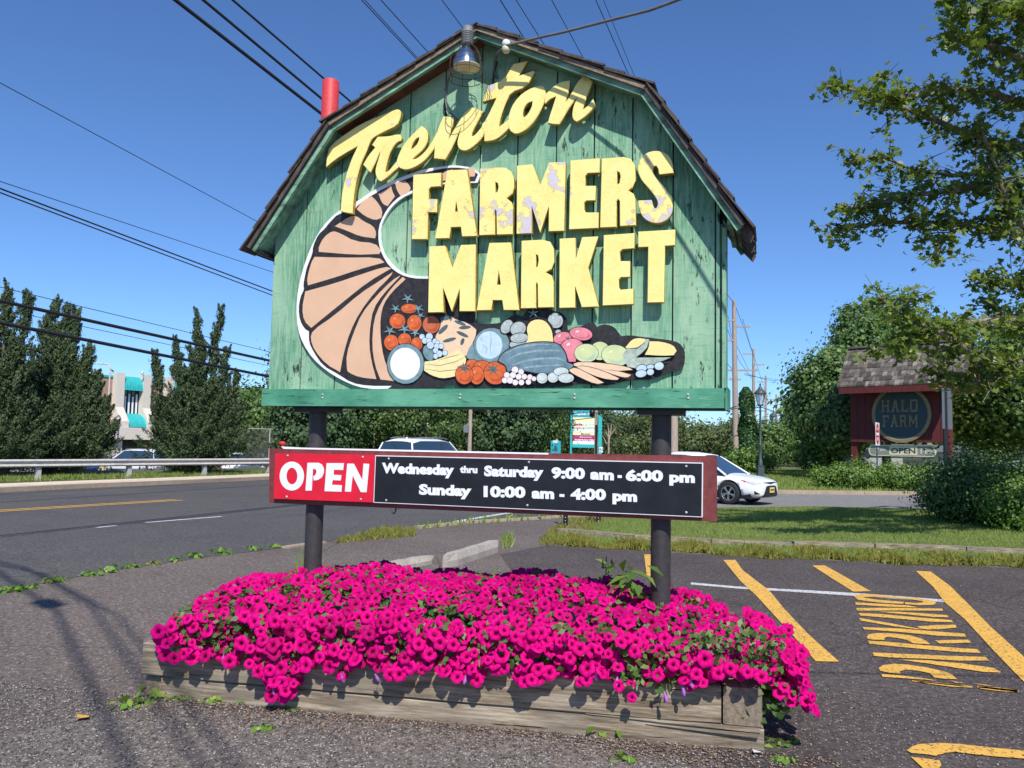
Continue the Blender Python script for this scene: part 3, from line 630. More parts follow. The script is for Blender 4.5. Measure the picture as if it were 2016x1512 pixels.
SCRIPT = [
 (KA, [(88, 830), (300, 680), (400, 622), (500, 580), (600, 537), (700, 497), (737, 498), (752, 522), (745, 580), (715, 650), (620, 695), (540, 735), (480, 775), (455, 825), (425, 905), (385, 990), (350, 1100), (325, 1220), (308, 1340), (300, 1467), (245, 1462), (190, 1445), (200, 1300), (230, 1150), (270, 1020), (305, 930), (350, 840), (240, 905), (150, 960), (55, 1037), (60, 950)], []),
 (KA, [(483, 828), (535, 752), (600, 750), (655, 745), (710, 730), (745, 732), (760, 762), (752, 790), (710, 812), (680, 850), (645, 915), (618, 1010), (605, 1078), (625, 1080), (665, 1040), (712, 985), (735, 1037), (685, 1078), (630, 1130), (570, 1170), (535, 1155), (512, 1090), (520, 1030), (552, 930), (562, 885), (520, 985), (470, 1087), (400, 1012), (450, 925), (512, 852)], []),
 (KA, [(708, 990), (740, 900), (775, 830), (840, 750), (900, 692), (945, 650), (985, 680), (1003, 720), (1003, 790), (980, 845), (940, 895), (880, 945), (862, 962), (900, 957), (970, 900), (1030, 820), (1095, 700), (1105, 780), (1080, 840), (1020, 925), (960, 990), (880, 1040), (800, 1065), (733, 1042)], [[(922, 758), (920, 790), (890, 840), (845, 872), (862, 820), (892, 775)]]),
 (KB, [(85, 812), (215, 830), (190, 950), (140, 1112), (200, 1000), (280, 870), (340, 770), (430, 695), (580, 755), (520, 860), (440, 1010), (430, 1060), (470, 1052), (565, 935), (600, 992), (560, 1090), (480, 1170), (400, 1230), (330, 1247), (270, 1215), (252, 1150), (270, 1060), (310, 930), (200, 1190), (105, 1352), (-35, 1337), (-20, 1150), (10, 990), (50, 880)], []),
 (KB, [(950, 165), (1130, 128), (1022, 312), (1195, 250), (1217, 268), (1110, 455), (920, 520), (850, 660), (790, 830), (770, 945), (830, 902), (893, 850), (900, 960), (830, 1032), (760, 1090), (690, 1120), (590, 1127), (590, 1005), (555, 940), (640, 800), (740, 588), (568, 640), (640, 435), (835, 360)], []),
 (KB, [(890, 850), (905, 760), (960, 640), (1060, 530), (1180, 460), (1300, 430), (1335, 455), (1352, 505), (1350, 600), (1312, 700), (1250, 820), (1180, 920), (1090, 1000), (990, 1042), (920, 1010), (888, 950)], [[(1188, 632), (1180, 700), (1130, 790), (1078, 833), (1065, 790), (1085, 710), (1130, 652)]]),
 (KB, [(1335, 560), (1420, 470), (1520, 395), (1650, 372), (1655, 420), (1630, 540), (1598, 645), (1660, 550), (1740, 400), (1830, 298), (1935, 385), (1900, 480), (1850, 600), (1813, 732), (1870, 690), (1942, 597), (1968, 690), (1880, 790), (1800, 855), (1740, 887), (1690, 862), (1680, 790), (1700, 680), (1752, 568), (1690, 650), (1620, 750), (1560, 860), (1520, 917), (1450, 917), (1380, 900), (1400, 820), (1440, 700), (1480, 572), (1400, 612), (1345, 668)], []),
]
def letter(poly, holes, k, mat, rnd=0, dy=0.0):
    P = S(poly, LET, k); H = [S(h, LET, k) for h in holes]
    if rnd: P = smooth_loop(P, rnd); H = [smooth_loop(h, rnd) for h in H]
    mb = MB(); y = -LET + dy
    if sum(P[i][0] * P[(i + 1) % len(P)][1] - P[(i + 1) % len(P)][0] * P[i][1] for i in range(len(P))) < 0: P = P[::-1]
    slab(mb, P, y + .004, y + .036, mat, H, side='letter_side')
    try: P2 = inset(P, .0035); slab(mb, P2, y, y + .0045, mat, [inset(h, -.0035) for h in H])
    except Exception: pass
    mb.build('letter', barn)
for kk, (p, h) in WORD.items(): letter(p, h, K6, 'letter_worn', 2 if kk == 'S' else 0)
for kk, (p, h) in WORD2.items(): letter(p, h, K6, 'letter')
for i, (k, p, h) in enumerate(SCRIPT): letter(p, h, k, 'letter_script' if i != 4 else 'letter_worn', 1, dy=-.0012 * i)
mb = MB()
for (k, poly) in [(K6, v[0]) for v in list(WORD.values()) + list(WORD2.values())] + [(s[0], s[1]) for s in SCRIPT]:
    P = S(poly, LET, k); tr = tri2(P)
    best = sorted(tr, key=lambda t: -abs((Vector(P[t[1]]) - Vector(P[t[0]])).cross(Vector(P[t[2]]) - Vector(P[t[0]]))))[:2]
    for t in best:
        c = (Vector(P[t[0]]) + Vector(P[t[1]]) + Vector(P[t[2]])) / 3; mb.box((c.x - .012, -LET + .043, c.y - .012), (c.x + .012, -FACE + .001, c.y + .012), 'black_paint')
mb.build('letter_spacers', barn)

# the painted horn of plenty: a white-backed cut-out with flat painting
COR = .185
K3, K4, K7 = (560, 300, 3.024), (740, 560, 6.3), (930, 600, 4.688)
W3 = zoomed([(328, 345), (262, 400), (200, 480), (150, 580), (108, 700), (80, 820), (70, 930), (78, 1050), (110, 1140), (170, 1230), (250, 1300), (330, 1350), (430, 1395), (530, 1410), (610, 1406)], *K3)
W4 = zoomed([(150, 1297), (400, 1275), (600, 1295), (800, 1260), (920, 1207), (1000, 1238), (1130, 1290), (1200, 1280), (1255, 1242), (1340, 1280), (1550, 1290), (1620, 1268), (1800, 1290)], *K4)
W7 = zoomed([(420, 778), (520, 770), (640, 747), (820, 742), (900, 735), (1030, 708), (1150, 742), (1260, 730), (1440, 680), (1550, 675), (1640, 678), (1750, 635), (1850, 595), (1915, 590), (1943, 562), (1952, 450), (1927, 388), (1870, 347), (1650, 320), (1540, 308), (1460, 295), (1370, 303), (1340, 270), (1300, 215), (1230, 193), (1180, 203), (1150, 222), (1120, 185), (1085, 172), (1040, 200), (950, 235), (872, 245), (862, 150), (830, 95), (760, 68), (690, 60), (672, 10), (560, 0), (530, 40), (500, 80), (470, 122), (420, 112), (390, 100), (330, 142), (270, 180), (170, 192), (80, 190), (20, 168), (5, 110), (5, 0)], *K7)
W5 = zoomed([(900, 730), (855, 740), (770, 735), (700, 715), (640, 668), (592, 605), (572, 540), (572, 450), (600, 382), (640, 322), (700, 270), (765, 240), (900, 190), (1150, 180), (1170, 130), (1120, 90), (1010, 75), (930, 85), (830, 100), (770, 120), (650, 165), (530, 225), (420, 300)], *K3)
outline = W3 + W4 + W7 + W5
horn = MB(); OUT = smooth_loop(S(outline, COR), 1)
slab(horn, OUT[::-1] if sum(OUT[i][0] * OUT[(i + 1) % len(OUT)][1] - OUT[(i + 1) % len(OUT)][0] * OUT[i][1] for i in range(len(OUT))) < 0 else OUT, -COR, -FACE - .004, 'horn_white' if False else 'white_paint')
horn.build('painted_cutout', barn)
HI = {}
def pcol(name, c, var=.12, scale=30): M[name] = plain(name, c, .55, var, scale, .1); return name
pcol('tan_paint', (.66, .42, .275), .06, 6); pcol('tomato_paint', (.62, .12, .03), .25); pcol('rust_paint', (.50, .13, .06), .1); pcol('slate_paint', (.16, .27, .30), .25); pcol('pale_blue_paint', (.48, .62, .72), .12)
pcol('peach_paint', (.76, .54, .36), .06); pcol('banana_paint', (.78, .68, .34), .10); pcol('lemon_paint', (.82, .68, .28), .05); pcol('blush_white_paint', (.74, .68, .69), .06); pcol('stone_paint', (.40, .46, .45), .12)
pcol('marrow_paint', (.13, .22, .27), .3, 20); pcol('marrow_light', (.24, .34, .37), .3, 40); pcol('pink_paint', (.72, .22, .27), .2, 14); pcol('apple_green_paint', (.55, .62, .32), .1, 12); pcol('husk_paint', (.38, .45, .38), .3, 40); pcol('egg_paint', (.52, .60, .58), .12, 16); pcol('leaf_paint', (.07, .12, .13), .3)
pcol('tomato_dark', (.48, .075, .02), .25); pcol('tomato_hi', (.72, .30, .14), .2); pcol('stone_dk', (.30, .36, .36), .15); pcol('green_dk', (.42, .54, .40), .12); pcol('pink_dk', (.60, .13, .18), .2); pcol('egg_dk', (.40, .48, .48), .15)
HI.update({'tomato_paint': ('tomato_dark', 'tomato_hi'), 'rust_paint': ('tomato_dark', 'tomato_paint'), 'stone_paint': ('stone_dk', 'egg_paint'), 'apple_green_paint': ('green_dk', 'banana_paint'), 'pink_paint': ('pink_dk', 'blush_white_paint'), 'egg_paint': ('egg_dk', 'white_paint')})
pcol('brush_black', (.022, .020, .022), .6, 40)
paint = MB(); layer = [0]
def P_(pts, mat, k=None, rnd=1):
    layer[0] += 1; p = S(pts, COR, k)
    if rnd: p = smooth_loop(p, rnd)
    y = -COR - .0006 - .00013 * layer[0]
    t = tri2(p); paint.add([(a, y, b) for a, b in p], t, mat)
def O_(cx, cy, rx, ry, mat, k, rot=0, ring=7):
    if ring: P_(ell(cx, cy, rx + ring, ry + ring, rot), 'brush_black', k, 0)
    P_(ell(cx, cy, rx, ry, rot), mat, k, 0)
    if mat in HI and rx > 24:
        P_(ell(cx + rx * .12, cy + ry * .22, rx * .72, ry * .58, rot), HI[mat][0], k, 0); P_(ell(cx - rx * .05, cy - ry * .02, rx * .66, ry * .56, rot), mat, k, 0); P_(ell(cx - rx * .34, cy - ry * .36, rx * .17, ry * .12, rot - 30), HI[mat][1], k, 0)
def ST(cx, cy, r, k, n=6, a0=0, mat='leaf_paint'):
    pts = []
    for i in range(n):
        a = a0 + 2 * math.pi * i / n; pts += [(cx + r * math.cos(a) * (1 + .2 * math.sin(i * 3)), cy + r * .8 * math.sin(a)), (cx + r * .25 * math.cos(a + math.pi / n), cy + r * .22 * math.sin(a + math.pi / n))]
    P_(pts, mat, k, 0)
def LINE(pts, w, k, mat='brush_black'):
    q = [Vector(p) for p in pts]; L = []; R = []
    for i, p in enumerate(q):
        t = (q[min(i + 1, len(q) - 1)] - q[max(i - 1, 0)]).normalized(); nn = Vector((-t.y, t.x)) * w / 2 * (1 if 0 < i < len(q) - 1 else .4); L.append(tuple(p + nn)); R.append(tuple(p - nn))
    P_(L + R[::-1], mat, k, 0)
B3 = zoomed([(322, 362), (262, 425), (240, 455), (200, 490), (170, 560), (168, 600), (135, 680), (125, 720), (112, 790), (118, 815), (95, 860), (84, 930), (92, 1000), (120, 1050), (146, 1065), (146, 1130), (175, 1190), (230, 1270), (320, 1320), (400, 1372), (500, 1390), (640, 1390)], *K3)
B_in = inset([tuple(p) for p in W4 + W7], -3.2)
B_in = [(x, y) for x, y in B_in]
B5 = zoomed([(900, 752), (850, 752), (765, 750), (690, 728), (625, 680), (582, 610), (560, 540), (560, 445), (590, 372), (630, 312), (690, 258), (750, 228), (900, 180), (1135, 172), (1152, 130), (1110, 100), (1010, 88), (930, 98), (840, 118), (770, 142), (655, 185), (545, 240), (440, 310), (410, 352)], *K3)
P_(B3 + B_in + B5, 'brush_black')
for sg in [[(660, 182), (720, 170), (748, 200), (752, 218), (738, 240), (690, 258), (668, 222)], [(560, 245), (600, 225), (635, 195), (642, 230), (658, 262), (615, 320), (590, 310), (575, 288)], [(470, 285), (520, 262), (550, 290), (585, 345), (578, 390), (540, 405), (480, 380), (430, 338)], [(300, 440), (390, 380), (430, 378), (470, 410), (530, 438), (548, 480), (540, 512), (450, 500), (370, 465)], [(235, 505), (285, 467), (330, 480), (420, 530), (540, 540), (576, 585), (565, 605), (420, 610), (205, 592), (205, 560)], [(160, 655), (180, 622), (340, 627), (560, 625), (597, 655), (450, 695), (300, 745), (140, 792), (135, 750)], [(125, 828), (300, 780), (460, 725), (600, 680), (638, 690), (500, 770), (350, 890), (160, 1045), (118, 1005), (105, 930)], [(168, 1060), (300, 970), (450, 840), (560, 770), (645, 712), (632, 740), (540, 830), (450, 950), (390, 1070), (352, 1200), (332, 1308), (250, 1262), (180, 1180), (155, 1110)], [(372, 1290), (370, 1200), (410, 1080), (460, 960), (540, 862), (640, 762), (692, 732), (680, 748), (590, 842), (530, 930), (510, 1040), (505, 1150), (520, 1250), (548, 1350), (450, 1340), (380, 1310)], [(705, 742), (722, 755), (640, 832), (592, 900), (572, 980), (572, 1100), (590, 1220), (622, 1300), (658, 1362), (572, 1352), (540, 1270), (522, 1150), (532, 1000), (572, 900), (640, 805)]]: P_(sg, 'tan_paint', K3)
for sg in [[(438, 182), (480, 178), (490, 215), (485, 243), (445, 245)], [(255, 215), (330, 193), (300, 262), (245, 282)]]: P_(sg, 'tan_paint', K6)
T = 'tomato_paint'
O_(415, 300, 100, 58, T, K4); O_(270, 455, 98, 92, T, K4); O_(480, 480, 88, 100, T, K4); O_(690, 500, 105, 108, 'rust_paint', K4); O_(195, 722, 88, 96, T, K4); O_(510, 740, 72, 82, T, K4); O_(362, 685, 80, 78, T, K4)
for a in [(400, 175, 85), (250, 300, 75), (535, 300, 80), (560, 385, 60), (180, 575, 85), (365, 555, 95), (495, 600, 75)]: ST(*a, K4, 5, .4, 'slate_paint')
O_(660, 850, 65, 100, 'slate_paint', K4, -20)
O_(375, 985, 228, 248, 'slate_paint', K4); P_(ell(370, 985, 186, 200), 'white_paint', K4); 
P_([(820, 430), (880, 400), (940, 395), (1000, 440), (1090, 460), (1180, 505), (1250, 560), (1245, 640), (1200, 740), (1160, 870), (1050, 910), (930, 900), (830, 850), (850, 760), (750, 700), (745, 640), (800, 560)], 'peach_paint', K4)
for c in [(870, 420, 70, 28, -10), (1050, 480, 75, 22, 20), (840, 560, 80, 28, -45), (1110, 535, 75, 22, -5), (1080, 620, 80, 22, 25), (920, 690, 85, 22, -15), (1080, 710, 22, 45, 20)]: P_(ell(*c), 'leaf_paint', K4, 0)
for a in [(580, 650, 32), (670, 650, 42), (615, 700, 35), (668, 700, 30), (740, 705, 30), (685, 755, 43), (770, 725, 26), (762, 770, 33), (820, 768, 32), (750, 822, 32), (795, 862, 38), (865, 852, 32), (750, 893, 30)]: O_(a[0], a[1], a[2], a[2] * 1.05, 'pale_blue_paint', K4, 0, 4)
P_([(1130, 905), (1150, 820), (1200, 740), (1265, 700), (1330, 780), (1330, 940), (1200, 955)], 'slate_paint', K4); O_(1445, 755, 222, 212, 'slate_paint', K4, 0, 5); P_(ell(1415, 755, 163, 172), 'pale_blue_paint', K4, 0)
for l in ([(1430, 600), (1440, 700), (1425, 790), (1440, 880)], [(1330, 740), (1390, 800), (1370, 860)], [(1290, 650), (1350, 720)]): LINE(l, 6, K4, 'marrow_paint')
P_([(770, 940), (1040, 815), (1068, 850), (1110, 880), (1135, 945), (1080, 1060), (1085, 1110), (960, 1150), (830, 1170), (700, 1130), (608, 1070), (615, 960)], 'banana_paint', K4)
for l in ([(620, 990), (800, 1010), (1000, 960), (1120, 900)], [(620, 1050), (800, 1080), (1000, 1060), (1080, 1030)], [(790, 940), (930, 900), (1050, 870)]): LINE(l, 6, K4)
O_(1200, 985, 70, 52, T, K4); O_(1330, 1020, 105, 72, T, K4); O_(1262, 1128, 90, 112, T, K4); O_(1108, 1120, 108, 118, T, K4); O_(1495, 1100, 143, 140, T, K4)
ST(1110, 1040, 95, K4, 6, .3); ST(1465, 1055, 115, K4, 7, .2)
P7 = lambda p, m, r=1: P_(p, m, K7, r)
O_(325, 205, 48, 68, 'stone_paint', K7, 35); O_(430, 225, 72, 62, 'stone_paint', K7, -25); O_(430, 372, 78, 42, 'stone_paint', K7); O_(442, 310, 82, 42, 'stone_paint', K7, -5)
ST(570, 80, 60, K7, 5, .9, 'slate_paint'); O_(775, 150, 66, 70, 'stone_paint', K7, -40); O_(800, 255, 26, 20, 'stone_paint', K7)
LINE([(530, 145), (600, 118), (690, 140), (740, 200), (765, 260), (770, 350)], 14, K7); P7([(508, 230), (535, 165), (600, 138), (670, 148), (715, 190), (745, 250), (755, 350), (630, 350), (500, 357), (530, 310)], 'lemon_paint')
O_(840, 312, 82, 55, 'pink_paint', K7, -12); O_(1010, 272, 104, 58, 'pink_paint', K7, 8); O_(930, 400, 105, 84, 'pink_paint', K7); P7([(870, 440), (985, 430), (960, 530), (900, 530)], 'pink_paint'); ST(890, 315, 30, K7, 5)
P7([(240, 522), (265, 465), (325, 415), (430, 372), (560, 345), (700, 338), (800, 355), (850, 400), (885, 470), (890, 535), (955, 560), (930, 592), (800, 640), (640, 650), (440, 610), (325, 630), (315, 560)], 'brush_black')
P7([(250, 520), (275, 470), (330, 425), (430, 382), (560, 355), (700, 348), (790, 362), (840, 405), (872, 470), (880, 535), (945, 560), (920, 590), (790, 635), (640, 640), (440, 600), (335, 620), (322, 560)], 'marrow_paint')
for l in ([(350, 500), (450, 455), (600, 430), (740, 425), (830, 430)], [(380, 560), (500, 520), (640, 500), (780, 495), (860, 520)], [(440, 595), (560, 575), (700, 565), (850, 560)], [(320, 450), (430, 400), (600, 370), (740, 372)]): LINE(l, 17, K7, 'marrow_light')
O_(1185, 430, 90, 84, 'apple_green_paint', K7, 0, 4); O_(1060, 450, 110, 84, 'apple_green_paint', K7, 0, 4); O_(1330, 472, 130, 96, 'apple_green_paint', K7, 10, 4)
P7([(1390, 470), (1450, 380), (1600, 320), (1640, 325), (1610, 420), (1520, 492), (1840, 490), (1740, 530), (1560, 600), (1440, 575)], 'husk_paint'); P7([(1420, 398), (1480, 325), (1540, 312), (1602, 320), (1590, 358), (1530, 400), (1440, 410)], 'lemon_paint'); P7([(1640, 342), (1750, 345), (1860, 378), (1890, 430), (1862, 470), (1760, 475), (1598, 465), (1635, 400)], 'lemon_paint'); LINE([(1640, 330), (1625, 400), (1570, 455), (1520, 490)], 10, K7); LINE([(1430, 412), (1530, 404), (1600, 350)], 9, K7)
for q in ([(945, 548), (1000, 530), (1250, 545), (1450, 580), (1487, 605), (1300, 617), (1100, 592), (950, 567)], [(1180, 598), (1350, 615), (1472, 650), (1440, 677), (1350, 662)], [(968, 575), (1040, 568), (1200, 608), (1362, 682), (1340, 700), (1200, 682), (1050, 622)], [(905, 602), (960, 580), (1080, 640), (1222, 722), (1150, 737), (1000, 672), (910, 622)]): P7(inset(q, -6), 'brush_black'); P7(q, 'peach_paint')
for a in [(655, 680, 50, 48), (755, 675, 50, 45), (830, 620, 68, 38), (875, 680, 72, 42)]: O_(*a, 'egg_paint', K7, 0, 5)
for a in [(1570, 590, 50, 30), (1565, 640, 50, 32), (1650, 577, 32, 22), (1650, 625, 32, 28), (1730, 570, 42, 35)]: O_(*a, 'pale_blue_paint', K7, -8, 6)
for a in [(1645, 1130, 36), (1745, 1065, 41), (1820, 1090, 34), (1720, 1130, 37), (1790, 1150, 35), (1860, 1150, 34), (1620, 1195, 35), (1685, 1195, 39), (1750, 1220, 35), (1825, 1220, 35), (1930, 1155, 33), (1980, 1175, 28), (1912, 1215, 33)]: O_(a[0], a[1], a[2], a[2], 'blush_white_paint', K4, 0, 4)
paint.build('painting', barn)

# nails in the beam
nb = MB()
for px in (635, 905, 1130, 1355):
    x, z = SG.at(px, 777, .21); 
    for dz in (0, -.022): nb.lathe([(0, .004), (.007, .003), (.008, 0)], 'galv', 8, Matrix.Translation((x + rng.uniform(-.004, .004), -.2105, z + dz)) @ Matrix.Rotation(rad(90), 4, 'X'))
nb.build('nail_heads', barn)

# the lamp hung in front of the gable
def SP(px, py, off):
    x, z = SG.at(px, py, off); return Vector((x, -off, z))
lamp = empty('caged_floodlight', 'chromed work lamp in a wire cage hanging at the peak of the green barn sign', 'lamp'); SG.place(lamp)
LO = .38
c0 = SP(921, 62, LO); c1 = SP(919, 92, LO); c2 = SP(919, 106, LO); c3 = SP(919, 131, LO); base = SP(945, 75, .17)
ax = (c3 - c0).normalized()
def lathe_at(mb, o, axis, prof, mat, n=20): mb.lathe(prof, mat, n, Matrix.Translation(o) @ axis.to_track_quat('Z', 'Y').to_matrix().to_4x4())
mb = MB(); lathe_at(mb, c0, ax, [(0, -.035), (.03, -.03), (.037, 0), (.037, .085), (.03, .10)], 'lamp_body', 12)
for k in range(7): lathe_at(mb, c0, ax, [(.041, .008 + k * .012), (.043, .012 + k * .012), (.041, .015 + k * .012)], 'lamp_body', 12)
mb.build('housing', lamp)
mb = MB(); R = (SP(946, 128, LO) - SP(896, 128, LO)).length / 2; h = (c3 - c1).length
lathe_at(mb, c1, ax, [(.028, 0), (.036, .012), (R * .75, h * .45), (R * .95, h * .8), (R, h)], 'chrome', 28); mb.build('reflector', lamp)
mb = MB(); lathe_at(mb, c3, ax, [(R, 0), (R * .97, .012), (R * .6, .02), (0, .024)], 'lamp_lens2', 24); mb.build('lens', lamp)
mb = MB(); Rc = R * 1.22; q = ax.to_track_quat('Z', 'Y').to_matrix(); Hc = (SP(919, 156, LO) - c1).length
for zf, rr in ((-.01, .045), (.33, R * 1.12), (.78, Rc), (1.0, Rc)):
    mb.tube([c1 + q @ Vector((math.cos(a) * rr, math.sin(a) * rr, Hc * zf)) for a in [i * math.pi / 12 for i in range(25)]], .0022, 'rust_wire', 5)
for k in range(8):
    a = k * math.pi / 4 + .2; mb.tube([c1 + q @ Vector((math.cos(a) * rr, math.sin(a) * rr, Hc * zf)) for zf, rr in ((-.01, .045), (.12, R * .85), (.33, R * 1.12), (.6, Rc * .99), (1.0, Rc))], .002, 'rust_wire', 5)
w0 = c1 + q @ Vector((Rc, 0, Hc))
for k in range(5):
    p = SP(951 + k * 2, 152, LO - .03); mb.tube([p, SP(952 + 3 * k, 175, LO - .05), SP(956 + 2 * k + 6 * (k % 2), 192, LO - .08), SP(950 + 3 * k, 203, LO - .09)], .0017, 'rust_wire', 4)
mb.tube([SP(937, 166, .3), SP(945, 168, .3), SP(958, 186, .29)], .0017, 'rust_wire', 4); mb.build('wire_cage', lamp)
mb = MB(); mb.tube([c0 + Vector((.02, .02, .05)), SP(935, 80, .3), base], .014, 'brace', 8); lathe_at(mb, base + Vector((0, .012, 0)), Vector((0, -1, 0)), [(0, .03), (.045, .025), (.06, .01), (.062, 0)], 'brace', 16); mb.build('arm', lamp)
mb = MB(); mb.tube([SP(900, 132, .34), SP(888, 142, .30), SP(882, 158, .25), SP(879, 180, .20), SP(877, 200, .2), SP(880, 216, .2), SP(888, 224, .2), SP(900, 236, .2)], .007, 'grey_cable', 6); mb.tube([SP(877, 186, .19), SP(874, 210, .18), SP(880, 228, .18)], .006, 'black_paint', 6); mb.build('cable', lamp)
sw = empty('supply_cable', 'thick grey cable running from two white insulators on the gable up to the right', 'cable'); SG.place(sw)
mb = MB(); pc = SP(997, 92, .22)
mb.tube([SP(979, 153, .17), SP(973, 140, .175), SP(974, 124, .20), SP(978, 108, .28), SP(986, 99, .35), SP(998, 90, .39), SP(1020, 84, .40), SP(1060, 74, .42), SP(1110, 63, .46), SP(1200, 40, .55), SP(1280, 20, .66), SP(1345, -4, .78), SP(1500, -45, 1.05), SP(1700, -105, 1.35), SP(2100, -230, 1.9), Vector((10.4, -3.93, 8.4))], .0095, 'grey_cable', 6); mb.build('cable_run', sw)
MB().tube([SP(980, 120, .2), SP(973, 140, .178), SP(970, 160, .172), SP(972, 168, .17)], .006, 'wire', 6).build('loose_end', sw)
for dy in (-5, 6): 
    mb = MB(); lathe_at(mb, SP(997, 92 + dy, .37), Vector((0, -1, .3)).normalized(), [(0, .03), (.018, .026), (.028, .01), (.026, -.01), (0, -.03)], 'white_vinyl' if dy < 0 else 'lamp_lens2', 14); mb.build('insulator', sw)

# the opening hours board
hours = empty('opening_hours_board', 'maroon board with a red OPEN panel and black panel of white opening hours', 'sign'); SG.place(hours)
HF = .11; PF = .138
c_ = [SG.at(*p, HF) for p in [(530, 990), (1411, 1027), (1411, 898), (530, 883)]]
mb = MB(); slab(mb, c_, -HF, -.068, 'maroon'); mb.build('board', hours)
mb = MB(); slab(mb, [(c_[3][0] + .12, c_[3][1]), (.5, c_[3][1] + .004), (.5, c_[3][1] + .014), (c_[3][0] + .25, c_[3][1] + .012), (c_[3][0] + .1, c_[3][1] + .016)], -.112, -.07, 'white_vinyl'); mb.build('white_top_strip', hours)
K8 = (520, 870, 4.383)
def HS(pts, k=None): return [SG.at(x, y, PF) for x, y in (zoomed(pts, *k) if k else pts)]
rp = HS([(97, 98), (957, 112), (938, 522), (82, 490)], K8); bp = HS([(738.9, 896.4), (1384, 911), (1383, 1018.5), (735.2, 989.5)])
mb = MB(); slab(mb, rp[::-1], -PF, -HF, 'red_vinyl'); mb.build('open_panel', hours)
mb = MB(); slab(mb, bp[::-1], -PF, -HF, 'white_vinyl'); mb.build('hours_panel', hours)
mb = MB(); ib = inset(bp, .0075); slab(mb, ib[::-1], -PF - .0015, -PF, 'black_paint'); mb.build('black_field', hours)
mb = MB()
for p, h in [(ell(240, 295, 105, 125, 0, 36), [ell(241, 295, 47, 72, 0, 28)]), ([(375, 180), (470, 180), (500, 195), (517, 230), (517, 265), (500, 305), (465, 328), (430, 333), (424, 295), (442, 288), (453, 262), (450, 238), (422, 232), (412, 420), (358, 420)], []), ([(540, 183), (690, 183), (683, 243), (603, 240), (600, 283), (668, 287), (662, 333), (592, 330), (585, 370), (672, 373), (668, 430), (522, 425)], []), ([(718, 187), (775, 188), (848, 330), (858, 187), (908, 190), (885, 435), (835, 433), (765, 290), (750, 430), (698, 428)], [])]:
    P = HS(p, K8)[::-1]; slab(mb, P, -PF - .002, -PF, 'white_vinyl', [HS(q_, K8)[::-1] for q_ in h])
mb.build('open_lettering', hours)
K9 = (500, 840, 2.1447)
for s, x0, x1, yb0, yb1, cap in [('Wednesday', 540, 845, 196, 206, 44), ('thru', 870, 944, 195, 197, 30), ('Saturday', 972, 1223, 209, 216, 45), ('9:00', 1256, 1398, 218, 222, 47), ('am', 1420, 1520, 223, 227, 46), ('-', 1535, 1553, 226, 227, 46), ('6:00', 1570, 1728, 229, 232, 47), ('pm', 1754, 1862, 235, 238, 46), ('Sunday', 697, 919, 287, 294, 45), ('10:00', 970, 1147, 297, 301, 47), ('am', 1173, 1268, 303, 306, 46), ('-', 1290, 1311, 306, 307, 46), ('4:00', 1337, 1487, 308, 311, 47), ('pm', 1514, 1618, 314, 318, 46)]:
    a, b = HS([(x0, yb0), (x1, yb1)], K9); a2, = HS([(x0, yb0 - cap)], K9); mb = MB(); put_text(mb, s, a, b, a2[1] - a[1], -PF - .0030, 'white_vinyl', .055); mb.build('word', hours)
mb = MB()
for px, py in [(566, 897), (714, 900), (564, 978), (710, 983), (765, 903), (760, 985), (1041, 910), (1038, 995), (1351, 918), (1351, 1009)]:
    x, z = SG.at(px, py, PF + .003); mb.lathe([(0, .005), (.006, .004), (.008, 0)], 'galv', 10, Matrix.Translation((x, -PF - .001, z)) @ Matrix.Rotation(rad(90), 4, 'X'))
mb.build('screws', hours)
hk = SP(778, 1001, .09); mb = MB(); mb.tube([hk + Vector((.005, 0, .03)), hk + Vector((.005, 0, -.015)), hk + Vector((-.004, 0, -.032)), hk + Vector((-.016, 0, -.034)), hk + Vector((-.024, 0, -.022))], .005, 'black_paint', 6); mb.build('hook', hours)
mb = MB(); r0 = SP(556, 874, .09); lathe_at(mb, r0 - Vector((0, 0, .02)), Vector((0, 0, 1)), [(.012, 0), (.014, .012), (.022, .016), (.024, .03), (.012, .038), (0, .04)], 'red_print', 12); mb.build('red_reflector_cap', hours)

# ------------------------------------------------------------------ the timber planter and its petunias
PL0 = G(275, 1370); PR0 = G(1505, 1482); PD = PR0 - PL0; PLEN = PD.length; PYAW = math.atan2(PD.y, PD.x); PW = 1.5
pl = empty('timber_planter', 'raised flower bed of weathered square timbers standing on the car park below the sign', 'planter', PL0, PYAW)
def timber(a, b, along, name='timber'):
    mb = MB(); L = [b[i] - a[i] for i in range(3)]
    ax_ = 0 if along == 'X' else 1; n = 14; e = .008; rings = []; oth = 1 - ax_
    for i in range(n + 1):
        t = i / n; w = rng.uniform(-.0025, .0025); j = .0 if 0 < i < n else .004; r = []
        lo0, hi0, lo1, hi1 = a[oth] + j + w, b[oth] - j + w, a[2] + j, b[2] - j + w
        for (p, q_) in [(lo0 + e, lo1), (hi0 - e, lo1), (hi0, lo1 + e), (hi0, hi1 - e), (hi0 - e, hi1), (lo0 + e, hi1), (lo0, hi1 - e), (lo0, lo1 + e)]:
            c = [0, 0, q_]; c[ax_] = a[ax_] + L[ax_] * t; c[oth] = p; r.append(tuple(c))
        rings += r
    fs = [(i * 8 + k, i * 8 + (k + 1) % 8, i * 8 + 8 + (k + 1) % 8, i * 8 + 8 + k) for i in range(n) for k in range(8)]
    mb.add(rings, fs + [tuple(range(7, -1, -1)), tuple(range(n * 8, n * 8 + 8))], 'timber' if along == 'X' else 'timber_side'); return mb.build(name, pl)
ZS, ZT, TD = .118, .325, .19
timber((0.13, 0.012, -.03), (PLEN, TD, ZS), 'X'); timber((0, 0, ZS + .005), (PLEN - .222, TD, ZT), 'X')
